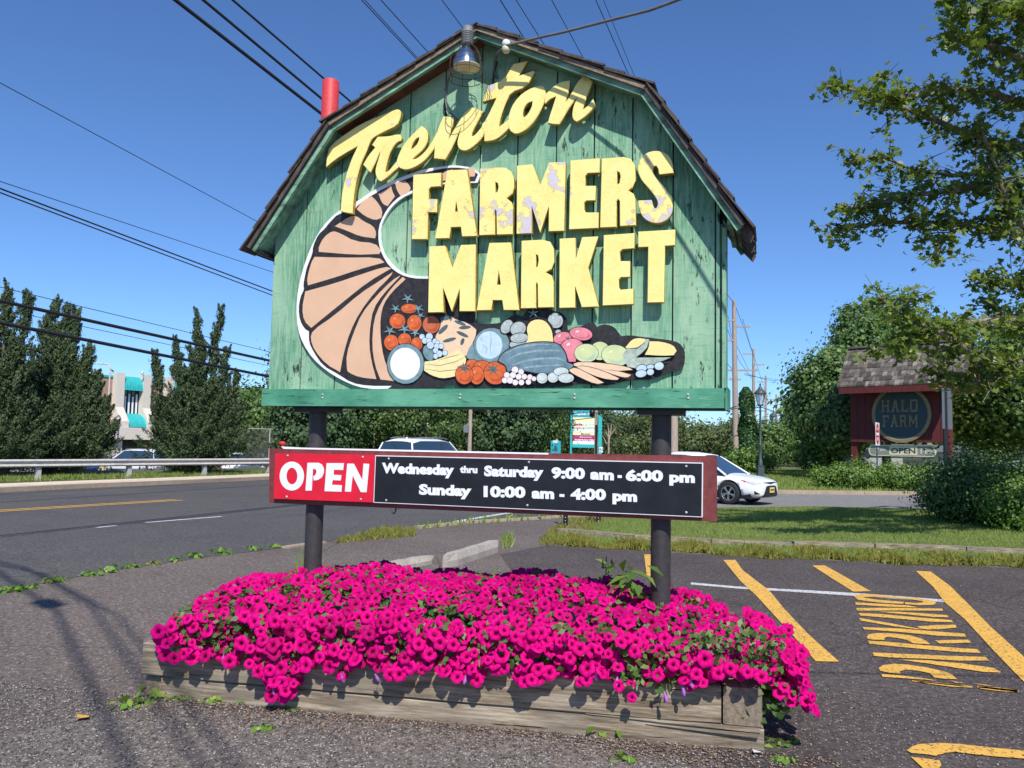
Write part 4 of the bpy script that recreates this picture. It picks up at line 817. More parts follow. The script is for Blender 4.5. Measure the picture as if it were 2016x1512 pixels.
timber((PLEN - .213, .006, ZS + .006), (PLEN - .004, PW, ZT + .006), 'Y'); timber((0, .05, -.03), (.12, PW, ZS), 'Y')
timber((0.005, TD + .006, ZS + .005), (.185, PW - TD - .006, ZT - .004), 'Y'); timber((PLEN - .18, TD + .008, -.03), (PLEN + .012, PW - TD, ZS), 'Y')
timber((.13, PW - TD + .002, -.03), (PLEN, PW, ZS), 'X'); timber((0, PW - TD, ZS + .005), (PLEN - .222, PW, ZT - .004), 'X')
for k, (x0, x1, z) in enumerate([(PLEN - .95, PLEN - .02, ZS - .003), (PLEN - .62, PLEN - .03, ZS - .03)]):
    MB().add([(x0, .006, z + .004), (x1, -.012, z - .012), (x1, -.012, z + .008), (x0, .006, z + .007), (x0, .03, z + .004), (x1, .03, z - .012), (x1, .03, z + .008), (x0, .03, z + .007)], [(0, 1, 2, 3), (3, 2, 6, 7), (4, 5, 1, 0), (1, 5, 6, 2)], 'timber').build('splinter', pl)
MB().box((.15, .15, .0), (PLEN - .15, PW - .15, .27), 'soil').build('soil', pl)
bed = empty('petunia_bed', 'mound of magenta petunias with dark throats spilling over the front of the timber planter', 'flowers', PL0, PYAW)
def mound(u, v):
    a = abs(2 * u / PLEN - 1); b = abs(2 * (v + .05) / (PW + .1) - 1)
    f = max(0, 1 - a ** 4.6) ** .5 * max(0, 1 - b ** 2.6) ** .42
    return .31 + .37 * f + .018 * math.sin(u * 5.1 + v * 2) * f + .016 * math.sin(u * 11 + v * 7) * f
def flower_mesh(seed, r=.0375):
    rr = random.Random(seed); n = 15; vs = [(0, 0, -.030)]; cl = [(.015, .0, .02)]
    for ri, (q_, z, c) in enumerate([(.10, -.022, (.025, .0, .02)), (.19, -.009, (.40, .0, .11)), (.42, -.001, (.74, .0, .20)), (.75, .003, (.80, .001, .24)), (1.0, 0, (.76, .001, .26))]):
        for k in range(n):
            a = 2 * math.pi * k / n; lobe = 1 + (.085 * math.cos(5 * a) if ri > 2 else 0); ruff = (.0045 * math.sin(10 * a + seed) + rr.uniform(-.003, .003)) * (ri - 1) / 2 if ri > 1 else 0
            droop = -.010 * (ri == 4) * rr.random()
            vs.append((r * q_ * lobe * math.cos(a), r * q_ * lobe * math.sin(a), z + ruff + droop)); s_ = rr.uniform(.86, 1.0) * (.90 if k % 3 == 0 and ri > 1 else 1); cl.append(tuple(x * s_ for x in c))
    fs = [(0, 1 + k, 1 + (k + 1) % n) for k in range(n)]
    for ri in range(4): fs += [(1 + ri * n + k, 1 + ri * n + (k + 1) % n, 1 + (ri + 1) * n + (k + 1) % n, 1 + (ri + 1) * n + k) for k in range(n)]
    return vs, fs, cl
def col_mesh(name, vs, fs, cl, mat):
    me = bpy.data.meshes.new(name); me.from_pydata(vs, [], fs); at = me.color_attributes.new('Col', 'FLOAT_COLOR', 'POINT')
    at.data.foreach_set('color', np.array([(c[0], c[1], c[2], 1) for c in cl], dtype=np.float32).reshape(-1))
    me.materials.append(M[mat]); me.polygons.foreach_set('use_smooth', [True] * len(fs)); me.update(); return me
HANG = [((x - 275) / 1230.0, y) for x, y in [(305, 1262), (350, 1290), (400, 1298), (470, 1296), (540, 1320), (575, 1372), (600, 1378), (628, 1330), (650, 1300), (690, 1320), (702, 1348), (725, 1310), (760, 1325), (830, 1330), (870, 1318), (960, 1345), (1000, 1322), (1040, 1345), (1100, 1328), (1170, 1345), (1190, 1325), (1220, 1350), (1250, 1372), (1280, 1368), (1310, 1378), (1350, 1360), (1400, 1345), (1440, 1325), (1500, 1345)]]
def hang(u):
    t = u / PLEN; a0_ = HANG[0]
    w_ = PL0 + (PR0 - PL0) * t; t = ((1008 + FPX * w_.x / w_.y) - 275) / 1230.0
    for a, b in zip(HANG, HANG[1:]):
        if a[0] <= t <= b[0]: py = a[1] + (b[1] - a[1]) * (t - a[0]) / (b[0] - a[0]); break
    else: py = HANG[-1][1] if t > .9 else HANG[0][1]
    px = 275 + 1230 * t; d = ray(px, py); n_ = Vector((math.sin(PYAW), -math.cos(PYAW), 0)); P = PL0 + n_ * .09; k = P.dot(n_) / d.dot(n_); return max(.06, EYE + d.z * k)
fm = [flower_mesh(s) for s in range(6)]; fme = [col_mesh('flower', *f, 'petal') for f in fm]
spots = []
def blocked(p, d): 
    return any((p - q_).length < d for q_ in spots_v)
spots_v = []
camL = Matrix.Rotation(-PYAW, 4, 'Z') @ (Vector((0, 0, EYE)) - PL0)
tries = 0
while len(spots) < 2400 and tries < 40000:
    tries += 1
    if rng.random() < .72:
        u = rng.uniform(.17, PLEN + .16); v = rng.uniform(-.10, PW + .10)
        a = abs(2 * u / (PLEN + .12) - 1) ** 3.5 + abs(2 * v / PW - 1) ** 3.5
        if a > 1.12: continue
        z = mound(min(max(u, .0), PLEN), min(max(v, 0.0), PW)) + rng.uniform(-.02, .035)
        e = .06; gx = (mound(u + e, v) - mound(u - e, v)) / (2 * e); gy = (mound(u, v + e) - mound(u, v - e)) / (2 * e)
        nn = Vector((-gx * .8, -gy * .8, .75))
    else:
        if rng.random() < .72:
            u = rng.uniform(.16, PLEN - .02); v = rng.uniform(-.13, .10); zl = hang(u); z = rng.uniform(zl, max(zl + .05, mound(u, .10)))
            if z < .33: v = rng.uniform(-.13, -.04)
            nn = Vector((rng.uniform(-.3, .3), -1.1, .4))
        else:
            u = PLEN + rng.uniform(.0, .26); v = rng.uniform(-.02, 1.1); z = rng.uniform(.31, .54) - (u - PLEN) * .3; nn = Vector((.9, -.6, .5))
    p = Vector((u, v, z))
    bare = math.sin(u * 3.7 + v * 5.3) * math.sin(u * 1.3 - v * 7.1) > .80
    if bare and rng.random() < .8: continue
    if blocked(p, .0405): continue
    cd = (camL - p).normalized(); sunL = Matrix.Rotation(-PYAW, 3, 'Z') @ sun_vec
    nn = (nn.normalized() * .8 + sunL * .55 + cd * .25 + Vector((rng.gauss(0, .42), rng.gauss(0, .42), rng.gauss(0, .28)))).normalized()
    spots.append((p, nn, rng.choice([.72, .9, 1.0, 1.05, 1.18]) * rng.uniform(.93, 1.07), rng.randrange(6), rng.uniform(0, 6.28))); spots_v.append(p)
def fmat(p, nn, s): return Matrix.Translation(p) @ nn.to_track_quat('Z', 'Y').to_matrix().to_4x4() @ Matrix.Scale(s, 4)
spots.sort(key=lambda q_: (q_[0] - camL).length)
for p, nn, s, k, a in spots[:300]:
    o = link('flower', fme[k], bed); o.matrix_local = fmat(p, nn, s) @ Matrix.Rotation(a, 4, 'Z')
vs, fs, cl = [], [], []
for p, nn, s, k, a in spots[300:]:
    T_ = fmat(p, nn, s) @ Matrix.Rotation(a, 4, 'Z'); b0 = len(vs); vs += [tuple(T_ @ Vector(q_)) for q_ in fm[k][0]]; fs += [tuple(i + b0 for i in f) for f in fm[k][1]]; cl += fm[k][2]
stuff(link('flowers', col_mesh('flowers', vs, fs, cl, 'petal'), bed))
nl = 15000
u = nr.uniform(.02, PLEN + .14, nl); v = nr.uniform(-.07, PW + .07, nl)
keep = (np.abs(2 * u / (PLEN + .16) - 1) ** 3.5 + np.abs(2 * v / PW - 1) ** 3.5) < 1.12; u, v = u[keep], v[keep]
z = np.array([mound(min(max(a, 0), PLEN), min(max(b, 0), PW)) for a, b in zip(u, v)]) - nr.uniform(.0, .14, len(u)) + .028
pos = np.stack([u, v, z], 1); nm = nr.normal(size=pos.shape) * .6 + np.array([0, -.2, .8])
stuff(leaves_mesh('foliage', pos, nm, nr.uniform(.025, .050, len(pos)), 'bed_leaf', bed, 'leaf', aspect=1.1))
ns = 2600
u = nr.uniform(.25, PLEN + .1, ns); v = nr.uniform(-.085, .06, ns); z = nr.uniform(.22, .36, ns); z = np.array([hang(a) + .03 + rng.uniform(0, .22) for a in u])
w_ = ns // 4; u[:w_] = PLEN + nr.uniform(-.05, .22, w_); v[:w_] = nr.uniform(.0, 1.2, w_); z[:w_] = nr.uniform(.16, .36, w_); u[:w_] -= .06
stuff(leaves_mesh('trailing_foliage', np.stack([u, v, z], 1), nr.normal(size=(ns, 3)) * .6 + np.array([0, -.8, .5]), nr.uniform(.028, .050, ns), 'bed_leaf', bed, 'leaf', aspect=1.1))
mb = MB()
for k in range(170):
    p, nn, s, _, _ = spots[int(k * len(spots) / 170) % len(spots)]; b0 = Vector((min(max(p.x, .1), PLEN - .1), max(p.y + .06, .08), min(.3, p.z - .08)))
    mb.tube([b0, (b0 + p) / 2 + Vector((0, 0, .03)), p - nn * .02], .0022, 'bed_leaf', 4, caps=False)
stuff(mb.build('stems', bed))
mb = MB()
for k in range(11):
    u = rng.uniform(.5, PLEN); p = Vector((u, -.10, hang(u) - rng.uniform(-.03, .035))); mb.tube([p + Vector((0, 0, .02)), p + Vector((.005, .03, .06))], .0015, 'bed_leaf', 4); mb.lathe([(.003, .03), (.008, .012), (.012, -.012), (.004, -.028)], 'lilac', 6, Matrix.Translation(p) @ Euler((rng.uniform(-.4, .4), rng.uniform(-.4, .4), 0)).to_matrix().to_4x4())
stuff(mb.build('wilted_blooms', bed))

# ------------------------------------------------------------------ vehicles
def car_body(L, W, H, kind):
    """a smooth closed body, nose towards +x, with wheel wells cut out; returns mesh"""
    suv = kind == 'suv'; hx = L / 2; bl = H * (.60 if suv else .62)
    st = [(-hx, .42, bl * .80, .62), (-hx + .10, .26, bl * .98, .86), (-hx + .55, .22, bl * 1.03, .97), (-.9, .20, bl * 1.0, 1.0), (.3, .20, bl * .96, 1.0), (hx - 1.35, .20, bl * .97, 1.0), (hx - .95, .20, bl * .93, .985), (hx - .42, .20, bl * .86, .94), (hx - .13, .20, bl * .79, .84), (hx, .21, bl * .68, .66)]
    vs = []; k = 9; w = W / 2
    for x, zb, zt, hw in st:
        h = w * hw; half = [(0, zb), (.8 * h, zb), (.97 * h, zb + .10), (h, zb + (zt - zb) * .45), (.985 * h, zb + (zt - zb) * .75), (.90 * h, zt - .03), (.6 * h, zt + .012), (0, zt + .035)]
        ring = half + [(-a, b) for a, b in reversed(half[1:-1])]
        vs += [(x, a, b) for a, b in ring]
    n = 14; fs = [(i * n + j, (i + 1) * n + j, (i + 1) * n + (j + 1) % n, i * n + (j + 1) % n) for i in range(len(st) - 1) for j in range(n)]
    fs += [tuple(range(n)), tuple(reversed(range((len(st) - 1) * n, len(st) * n)))]
    me = bpy.data.meshes.new('body'); me.from_pydata(vs, [], fs)
    bm = bmesh.new(); bm.from_mesh(me); bmesh.ops.recalc_face_normals(bm, faces=bm.faces); bm.to_mesh(me); bm.free(); return me
def freeze(o):
    dg = bpy.context.evaluated_depsgraph_get(); dg.update(); me = bpy.data.meshes.new_from_object(o.evaluated_get(dg)); o.modifiers.clear(); o.data = me; return me
def wheel_parts(root, x, y, r, side, spokes=10):
    w = MB(); T_ = Matrix.Translation((x, y, r)) @ Matrix.Rotation(rad(90) * side, 4, 'X')   # local z points outward
    wd = .105
    w.lathe([(r * .62, wd - .012), (r * .70, wd), (r * .94, wd - .004), (r, wd - .03), (r, -wd + .03), (r * .94, -wd), (r * .6, -wd)], 'rubber', 28, T_)
    wo_ = w.build('wheel', root)
    h = MB(); h.lathe([(r * .66, wd - .015), (r * .62, wd - .005), (r * .60, wd - .02), (r * .58, .02), (0, .02)], 'dark_plastic', 28, T_); h.lathe([(r * .665, wd - .014), (r * .64, wd - .002), (r * .605, wd - .012)], 'alloy', 28, T_); h.lathe([(0, wd - .012), (r * .10, wd - .015), (r * .14, wd - .03)], 'alloy', 12, T_)
    for k in range(spokes):
        a = 2 * math.pi * k / spokes + (.12 if k % 2 else -.12); c, s_ = math.cos(a), math.sin(a); b = .2 if k % 2 else -.2
        q = [(r * .08, -.018), (r * .63, -.034 + b * .25), (r * .63, .030 + b * .25), (r * .08, .018)]
        h.add([T_ @ Vector((u * c - v * s_, u * s_ + v * c, wd - .02 - (.008 if i_ > 3 else 0))) for i_, (u, v) in enumerate(q + q)], [(0, 1, 2, 3), (0, 3, 7, 4), (1, 0, 4, 5), (3, 2, 6, 7)], 'alloy')
    h.build('rim', wo_)
def decal(mb, bvh, pts, origin_dir, mat, off=.006, sub=3, k=0):
    """an outline drawn on the plane facing origin_dir, laid on the body surface"""
    dv = Vector(origin_dir).normalized(); right = Vector((-dv.y, dv.x, 0)).normalized()     # dv points from body outwards
    bm = bmesh.new(); vsb = [bm.verts.new((a, b, 0)) for a, b in pts]; bm.faces.new(vsb); bmesh.ops.triangulate(bm, faces=bm.faces)
    for _ in range(sub): bmesh.ops.subdivide_edges(bm, edges=bm.edges[:], cuts=1, use_grid_fill=True)
    bmesh.ops.triangulate(bm, faces=bm.faces); bm.verts.index_update(); vs = []
    for v in bm.verts:
        o = right * v.co.x + Vector((0, 0, v.co.y)) + dv * 6; hit = bvh.ray_cast(o, -dv)[0]
        vs.append((hit if hit is not None else right * v.co.x + Vector((0, 0, v.co.y)) + dv * 1.5) + dv * off)
    mb.add(vs, [tuple(x.index for x in f.verts) for f in bm.faces], mat); bm.free()
def make_car(name, label, loc, rz, paint, kind='sedan', detail=True, group=None, cat='car'):
    L, W, H = {'sedan': (4.62, 1.78, 1.46), 'suv': (4.75, 1.90, 1.76)}[kind]; r = .325 if kind == 'sedan' else .37
    root = empty(name, label, cat, loc, rz, group); hx = L / 2; fx, rx = hx - .93, -hx + .93
    body = link('body', car_body(L, W, H, kind), root); body.data.materials.append(M[paint])
    sd = body.modifiers.new('s', 'SUBSURF'); sd.levels = 2; sd.render_levels = 2
    cuts = []
    if detail:
        for x in (fx, rx):
            c = MB().tube([(x, -W, r), (x, W, r)], r + .055, 'dark_plastic', 28, smooth=False).build('cut', None); c.parent = root; cuts.append(c)
            b = body.modifiers.new('b', 'BOOLEAN'); b.object = c; b.operation = 'DIFFERENCE'; b.solver = 'EXACT'
    freeze(body); body.data.polygons.foreach_set('use_smooth', [True] * len(body.data.polygons))
    for c in cuts: bpy.data.objects.remove(c)
    if len(body.data.materials) == 0: body.data.materials.append(M[paint])
    body.data.materials[0] = M[paint]
    MB().box((-hx + .3, -W / 2 + .12, .18), (hx - .3, W / 2 - .12, .42), 'dark_plastic').build('underbody', root)
    bl = H * (.60 if kind == 'suv' else .62)
    if kind == 'suv': P = [(-hx + .12, bl * .98, .80), (-hx + .34, H - .10, .60), (-hx + .8, H - .01, .62), (-.2, H, .63), (.35, H - .05, .61), (hx - 1.30, bl * .99, .78)]
    else: P = [(-hx + .45, bl * 1.0, .76), (-hx + 1.25, H - .12, .56), (-.55, H, .60), (-.1, H - .005, .60), (.45, H - .07, .57), (hx - 1.02, bl * .955, .74)]
    # cabin: side glass, screens, roof skin
    base = [(x, bl * .97) for x, _, _ in P]; W2 = W / 2
    low = lambda x: .93 * W2
    g = MB(); rf = MB(); n = len(P)
    for s in (-1, 1):
        top = [(x, s * hw, z - .05) for x, z, hw in [(p[0], p[1], p[2] * W / 1.9 * 1.06) for p in P]]
        bot = [(x, s * low(x), bl * .93) for x, _, _ in P]
        fsx = [(i, i + 1, n + i + 1, n + i) if s < 0 else (i + 1, i, n + i, n + i + 1) for i in range(n - 1)]
        g.add(bot + top, fsx, 'glass', True)
    hw = [p[2] * W / 1.9 * 1.02 for p in P]
    for i in range(n - 1):
        a, b = P[i], P[i + 1]; m_ = 'glass' if i in (0, n - 2) else paint
        tgt = g if m_ == 'glass' else rf
        if m_ == 'glass':
            la = low(a[0]) if i == 0 else hw[i]; lb = low(b[0]) if i == n - 2 else hw[i + 1]
            q = [(a[0], -la, a[1] - .03), (b[0], -lb, b[1] - .03), (b[0], lb, b[1] - .03), (a[0], la, a[1] - .03)]; tgt.add(q, [(0, 1, 2, 3)], m_)
    k = 7; sec = []
    for i in range(1, n - 1):
        x, z, _ = P[i]
        for j in range(k): 
            t = j / (k - 1) * 2 - 1; sec.append((x, t * (hw[i] + .05), z - .075 * abs(t) ** 4))
    rows = n - 2; rf.add(sec, [(i * k + j, (i + 1) * k + j, (i + 1) * k + j + 1, i * k + j + 1) for i in range(rows - 1) for j in range(k - 1)], paint, True)
    g.build('windows', root); roof = rf.build('roof', root); so_ = roof.modifiers.new('t', 'SOLIDIFY'); so_.thickness = .03; so_.offset = 0
    pm_ = MB()
    for s in (-1, 1):
        hh = [h_ + .03 for h_ in hw]
        for i0, i1 in ((0, 1), (n - 1, n - 2)):
            pm_.tube([(P[i0][0], s * (low(0) - .02), P[i0][1] - .04), (P[i1][0], s * hh[i1], P[i1][1] - .055)], .035, paint, 6)
        mid = -.25; pm_.tube([(mid - .1, s * (low(0) + .005), bl * .95), (mid, s * (hh[2] + .025), H - .09)], .03, 'dark_plastic', 6)
    pm_.build('pillars', root)
    for s in (-1, 1):
        for x in (fx, rx): wheel_parts(root, x, s * (W / 2 - .125), r, -s)
    if detail:
        bvh = BVHTree.FromObject(body, bpy.context.evaluated_depsgraph_get())
        fr = Vector((1, 0, 0))
        m1 = MB(); decal(m1, bvh, [(-.62, .235), (-.40, .235), (.40, .235), (.62, .235), (.50, .30), (.33, .545), (.20, .56), (-.20, .56), (-.33, .545), (-.50, .30)], fr, 'dark_plastic', .008, 4); m1.build('grille', root)
        for s in (-1, 1):
            d_ = Vector((1, s * .9, 0)); m2 = MB(); o = .0
            R_ = Vector((-d_.y, d_.x, 0)).normalized(); c0_ = Vector((fx + .60, s * .72, .62)); cx = R_.dot(c0_)
            sg = -s   # along the nose-ward direction on this plane
            pts = [(cx + sg * -.24, .715), (cx + sg * -.10, .70), (cx + sg * .20, .655), (cx + sg * .30, .635), (cx + sg * .20, .60), (cx + sg * .05, .585), (cx + sg * -.10, .635)]
            decal(m2, bvh, pts, d_, 'lamp_lens', .006, 3); m2.build('headlight', root)
            m3 = MB(); decal(m3, bvh, [(cx + sg * -.24, .715), (cx + sg * -.12, .70), (cx + sg * -.12, .645)], d_, 'red_lens', .012, 2); m3.build('side_marker', root)
            m4 = MB(); decal(m4, bvh, [(cx + sg * .06, .42), (cx + sg * .24, .33), (cx + sg * .08, .325)], d_, 'dark_plastic', .008, 2); m4.build('fog_lamp', root)
        m5 = MB(); decal(m5, bvh, [(-.60, .645), (-.30, .63), (0, .60), (.30, .63), (.60, .645), (.30, .655), (.14, .66), (-.14, .66), (-.30, .655)], fr, 'dark_plastic', .007, 3); m5.build('grille_bar', root)
        m6 = MB().box((hx + .010, -.155, .36), (hx + .022, .155, .51), 'plate_yellow'); pl_ = m6.build('number_plate', root); mm = MB().box((hx + .022, -.12, .415), (hx + .024, .12, .46), 'navy_print').build('plate_characters', pl_)
        m7 = MB()
        for s in (-1, 1): m7.tube([(.62, s * (W2 - .05), bl + .02), (.68, s * (W2 + .06), bl + .07)], .025, paint, 6); m7.box((.60, s * (W2 + .09) - .07, bl + .03), (.72, s * (W2 + .09) + .07, bl + .16), paint, bev=.02)
        m7.build('mirrors', root)
        sills = MB()
        for x in (.78, -.22, -1.15): sills.box((x - .003, -W2 - .002, .35), (x + .003, -W2 + .01, bl * .9), 'dark_plastic')
        sills.build('door_gaps', root)
    else:
        for s in (-1, 1): MB().box((-hx - .01, s * .68 - .1, bl * .70), (-hx + .1, s * .68 + .1, bl * .92), 'red_lens').build('tail_light', root)
    if kind == 'suv':
        rr = MB()
        for s in (-1, 1): rr.tube([(-hx + .7, s * .58, H), (-hx + .9, s * .58, H + .045), (.1, s * .58, H + .045), (.3, s * .57, H - .01)], .014, 'alloy', 6)
        rr.lathe([(.05, 0), (.03, .03), (.0, .07)], paint, 8, Matrix.Translation((-hx + .9, 0, H - .01))); rr.build('roof_rails', root)
    return root
cp = G(1435, 994); hd = rad(-40)
cx_ = cp.x - (2.31 - .93) * math.cos(hd) - (-.80) * -math.sin(hd); cy_ = cp.y - (2.31 - .93) * math.sin(hd) - (-.80) * math.cos(hd)
make_car('white_car', 'white sedan on the driveway, its nose past the right end of the hours board', (cx_, cy_, .013), hd, 'white_car')
p = D(846, 880, 31); make_car('white_suv', 'white estate car with roof rails on the road, only its roof above the hours board', (p.x, p.y, -.02), rad(61), 'white_car', 'suv', False)
p = D(262, 900, 62); make_car('white_suv', 'white car parked behind the guardrail between the two dark junipers', (p.x, p.y, BZ), rad(172), 'white_car', 'suv', False)
p = D(178, 905, 64); make_car('blue_car', 'small blue car parked behind the guardrail under the left juniper', (p.x, p.y, BZ - .12), rad(176), 'blue_car', 'sedan', False)
p = D(508, 905, 56); make_car('white_van', 'long white car parked beside the chain link fence at the sign edge', (p.x, p.y, BZ), rad(6), 'white_car', 'suv', False)
p = G(1554, 913); make_car('blue_suv', 'small blue grey car far off down the road beyond the lamp posts', (p.x, p.y, 0), rad(60), 'grey_car', 'suv', False)

# ------------------------------------------------------------------ guardrail, fences
guard = empty('guardrail', 'steel guardrail with two white ridges along the far side of the road', 'guardrail')
gl = [D(x, y, 0.1 * 0 + d) for x, y, d in []]
gp0, gp1 = G(75, 946.5), G(498, 935.5); gd = (gp1 - gp0); glen = gd.length; gd.normalize(); gn = Vector((gd.y, -gd.x, 0))
a0, a1 = gp0 - gd * 24, gp0 + gd * 60
prof = [(.0, .45), (.05, .47), (.07, .50), (.05, .535), (.0, .57), (.0, .60), (.05, .64), (.07, .67), (.05, .70), (.0, .73)]
vs = [tuple(p_ + gn * (a + .06) + Vector((0, 0, b + .02))) for p_ in (a0, a1) for a, b in prof] ; k = len(prof)
MB().add(vs, [(i, i + 1, k + i + 1, k + i) for i in range(k - 1)] + [(k + i, k + i + 1, i + 1, i) for i in range(0)], 'galv').build('rail', guard)
sp = (G(165, 943.5) - gp0).length * .98
for i in range(-6, 14):
    q = gp0 + gd * (i * 3.4); T_ = Matrix.Translation(q) @ Matrix.Rotation(math.atan2(gd.y, gd.x), 4, 'Z'); MB().box((-.075, -.04, 0), (.075, .12, .70), 'galv', T_).build('rail_post', guard)
def mesh_fence(label, A, B, h, gap):
    root = empty('chain_link_fence', label, 'fence', A); d = B - A; L = d.length; root.rotation_euler = (0, 0, math.atan2(d.y, d.x)); n = max(2, int(L / 3)) 
    for i in range(n + 1): MB().tube([(i * L / n, 0, 0), (i * L / n, 0, h)], .032, 'galv', 6).build('fence_post', root)
    MB().tube([(0, 0, h - .03), (L, 0, h - .03)], .024, 'galv', 6).build('top_rail', root)
    mb = MB(); x = -h
    while x < L:
        for s in (1, -1):
            a_, b_ = (x, x + h) if s > 0 else (x + h, x); z0, z1 = .02, h - .04
            if a_ < 0 or b_ < 0 or a_ > L or b_ > L: continue
            mb.add([(a_ - .005, 0, z0), (a_ + .005, 0, z0), (b_ + .005, 0, z1), (b_ - .005, 0, z1)], [(0, 1, 2, 3)], 'galv')
        x += gap
    stuff(mb.build('wire_mesh', root))
mesh_fence('tall chain link fence to the left of the sign behind the guardrail', D(452, 905, 43) * 1 - Vector((0, 0, D(452, 905, 43).z)), Vector((D(600, 905, 47).x, 47, 0)), 2.2, .13)
mesh_fence('chain link fence between dark pines and the white estate car', Vector((D(735, 905, 50).x, 50, 0)), Vector((D(900, 905, 58).x, 58, 0)), 2.1, .14)
q = D(204, 905, 58); MB().tube([(q.x, q.y, BZ), (q.x, q.y, .62)], .09, 'yellow_line', 10).build('yellow_bollard'); tag(bpy.data.objects['yellow_bollard'], 'yellow bollard beside the parked blue and white cars', 'bollard')

# ------------------------------------------------------------------ building with green awnings
B = D(247, 905, 76); B.z = 0
bld = empty('office_building', 'pale stucco office block with rounded sea green awnings, seen between the two junipers', 'building', B, rad(58))
def pillar(x, w, name='pillar'):
    mb = MB(); pr = [(0, 1.9), (-.0, 7.45), (-.75, 7.45), (-.75, 4.3), (-1.7, 3.0), (-1.7, 1.9)]
    vs = [(x - w / 2, a, b) for a, b in pr] + [(x + w / 2, a, b) for a, b in pr]; n = len(pr)
    mb.add(vs, [tuple(range(n)), tuple(reversed(range(n, 2 * n)))] + [(i, n + i, n + (i + 1) % n, (i + 1) % n) for i in range(n)], 'stucco'); return mb.build(name, bld)
def awning(x0, x1, yb, z0, z1, depth):
    mb = MB(); n = 8; L = []
    for i in range(n + 1):
        a = math.pi / 2 * i / n; L.append((yb - depth * math.sin(a), z1 - (z1 - z0) * (1 - math.cos(a))))
    vs = [(x0, a, b) for a, b in L] + [(x1, a, b) for a, b in L]; mb.add(vs, [(i + 1, i, n + 1 + i, n + 2 + i) for i in range(n)], 'teal', True)
    k = 7
    for j in range(1, k): 
        x = x0 + (x1 - x0) * j / k; mb.tube([(x, a - .01, b + .01) for a, b in L], .025, 'teal', 4)
    mb.add([(x0, yb, z0), (x0, yb, z1)] + [(x0, a, b) for a, b in L[1:]], [tuple(range(n + 2))], 'teal'); return mb.build('awning', bld)
for bay in range(-3, 2):
    x = bay * 5.2
    pillar(x - 1.35, .8); pillar(x + 1.35, .8)
    awning(x - .95, x + .95, 0, 5.9, 7.2, .72); awning(x - .95, x + .95, 0, 2.5, 3.75, 1.55)
    fr_ = MB().box((x - .95, -.05, 3.7), (x + .95, .03, 6.0), 'window').build('window', bld)
    mb = MB()
    for j in range(6): mb.box((x - .95 + j * .38 - .03, -.1, 3.7), (x - .95 + j * .38 + .03, -.055, 6.0), 'dark_plastic')
    mb.build('mullions', fr_)
    mb = MB()
    for j in range(5): mb.box((x - .86 + j * .38, -.075, 3.75), (x - .86 + j * .38 + .17, -.056, 5.6 - .25 * (j % 2)), 'white_panel')
    mb.build('blinds', fr_)
    MB().box((x + 1.75, -.1, 1.9), (x + 3.45, .2, 7.0), 'brown_wall').build('wall_panel', bld)
    MB().box((x + 1.70, -.2, 7.0), (x + 3.5, .2, 7.18), 'teal').build('parapet_cap', bld)
    MB().box((x - 1.5, -.4, BZ), (x + 1.5, -.36, 1.8), 'window').build('lobby_window', bld)
mb = MB(); mb.tube([(1.0, -.4, 7.2), (1.0, -.5, 7.7), (.7, -.9, 7.75), (.6, -.95, 7.6)], .05, 'white_panel', 6); mb.lathe([(0, -.15), (.1, -.1), (.12, 0)], 'white_panel', 8, Matrix.Translation((.58, -.95, 7.55))); mb.build('roof_camera', bld)
MB().box((-17.5, -1.9, 1.35), (8.5, .0, 2.45), 'stucco').build('base_band', bld); MB().box((-17.3, -1.4, BZ), (-1.3, .0, 1.35), 'stucco').build('ground_wall', bld); MB().box((-17.4, .21, BZ), (8.4, 14, 7.0), 'brown_wall').build('main_block', bld)
q = D(207, 905, 70); ls = empty('lamp_pole', 'slim pale lamp pole in front of the brown wall of the building', 'lamp post', (q.x, q.y, 0)); MB().tube([(0, 0, BZ), (0, 0, 7.4), (-.15, 0, 7.8), (-.7, 0, 7.85)], .07, 'galv', 6).build('pole', ls); MB().box((-1.1, -.12, 7.78), (-.6, .12, 7.92), 'galv', bev=.03).build('lamp_head', ls)

# ------------------------------------------------------------------ plaza sign and small signs beyond the road
PS = Frame(D(1152, 880, 75).x, 75, rad(0)); ps = empty('plaza_sign', 'tall teal framed shopping plaza sign with stacked cream, white, purple and red name panels', 'sign'); PS.place(ps)
def pq(x, y): return PS.at(x, y)
KP = (1060, 790, 12.6)
def prect(mb, x0, y0, x1, y1, mat, y=0, d=.15, k=KP):
    (a, b), (c, e) = [PS.at(k[0] + u / k[2], k[1] + v / k[2]) for u, v in ((x0, y1), (x1, y0))]; mb.box((a, y - d, b), (c, y, e), mat)
for x0, x1, t in ((780, 835, 340), (1470, 1570, 330)):
    (a, b), (c, e) = [PS.at(1060 + u / 12.6, 790 + v / 12.6) for u, v in ((x0, 1270), (x1, t))]; MB().box((a, -.3, 0), (c, .3, e), 'teal').build('frame_post', ps)
for (y0, y1, m_) in [(150, 400, 'teal_sign'), (405, 520, 'cream'), (525, 612, 'mint'), (614, 700, 'mint'), (704, 772, 'mint'), (776, 846, 'cream'), (848, 915, 'magenta_panel'), (920, 990, 'crimson_panel'), (996, 1072, 'white_panel')]:
    mb = MB(); prect(mb, 850, y0, 1440, y1 - 5, m_); mb.build('name_panel', ps)
mb = MB(); prect(mb, 835, 1072, 1450, 1145, 'teal', .05, .3); prect(mb, 835, 140, 1470, 160, 'teal', .05, .25); mb.build('cross_beam', ps); MB().box((pq(1060 + 838 / 12.6, 850)[0], .0, pq(1100, 790 + 1140 / 12.6)[1]), (pq(1060 + 1470 / 12.6, 850)[0], .1, pq(1100, 790 + 150 / 12.6)[1]), 'teal').build('backing', ps)
mb = MB()
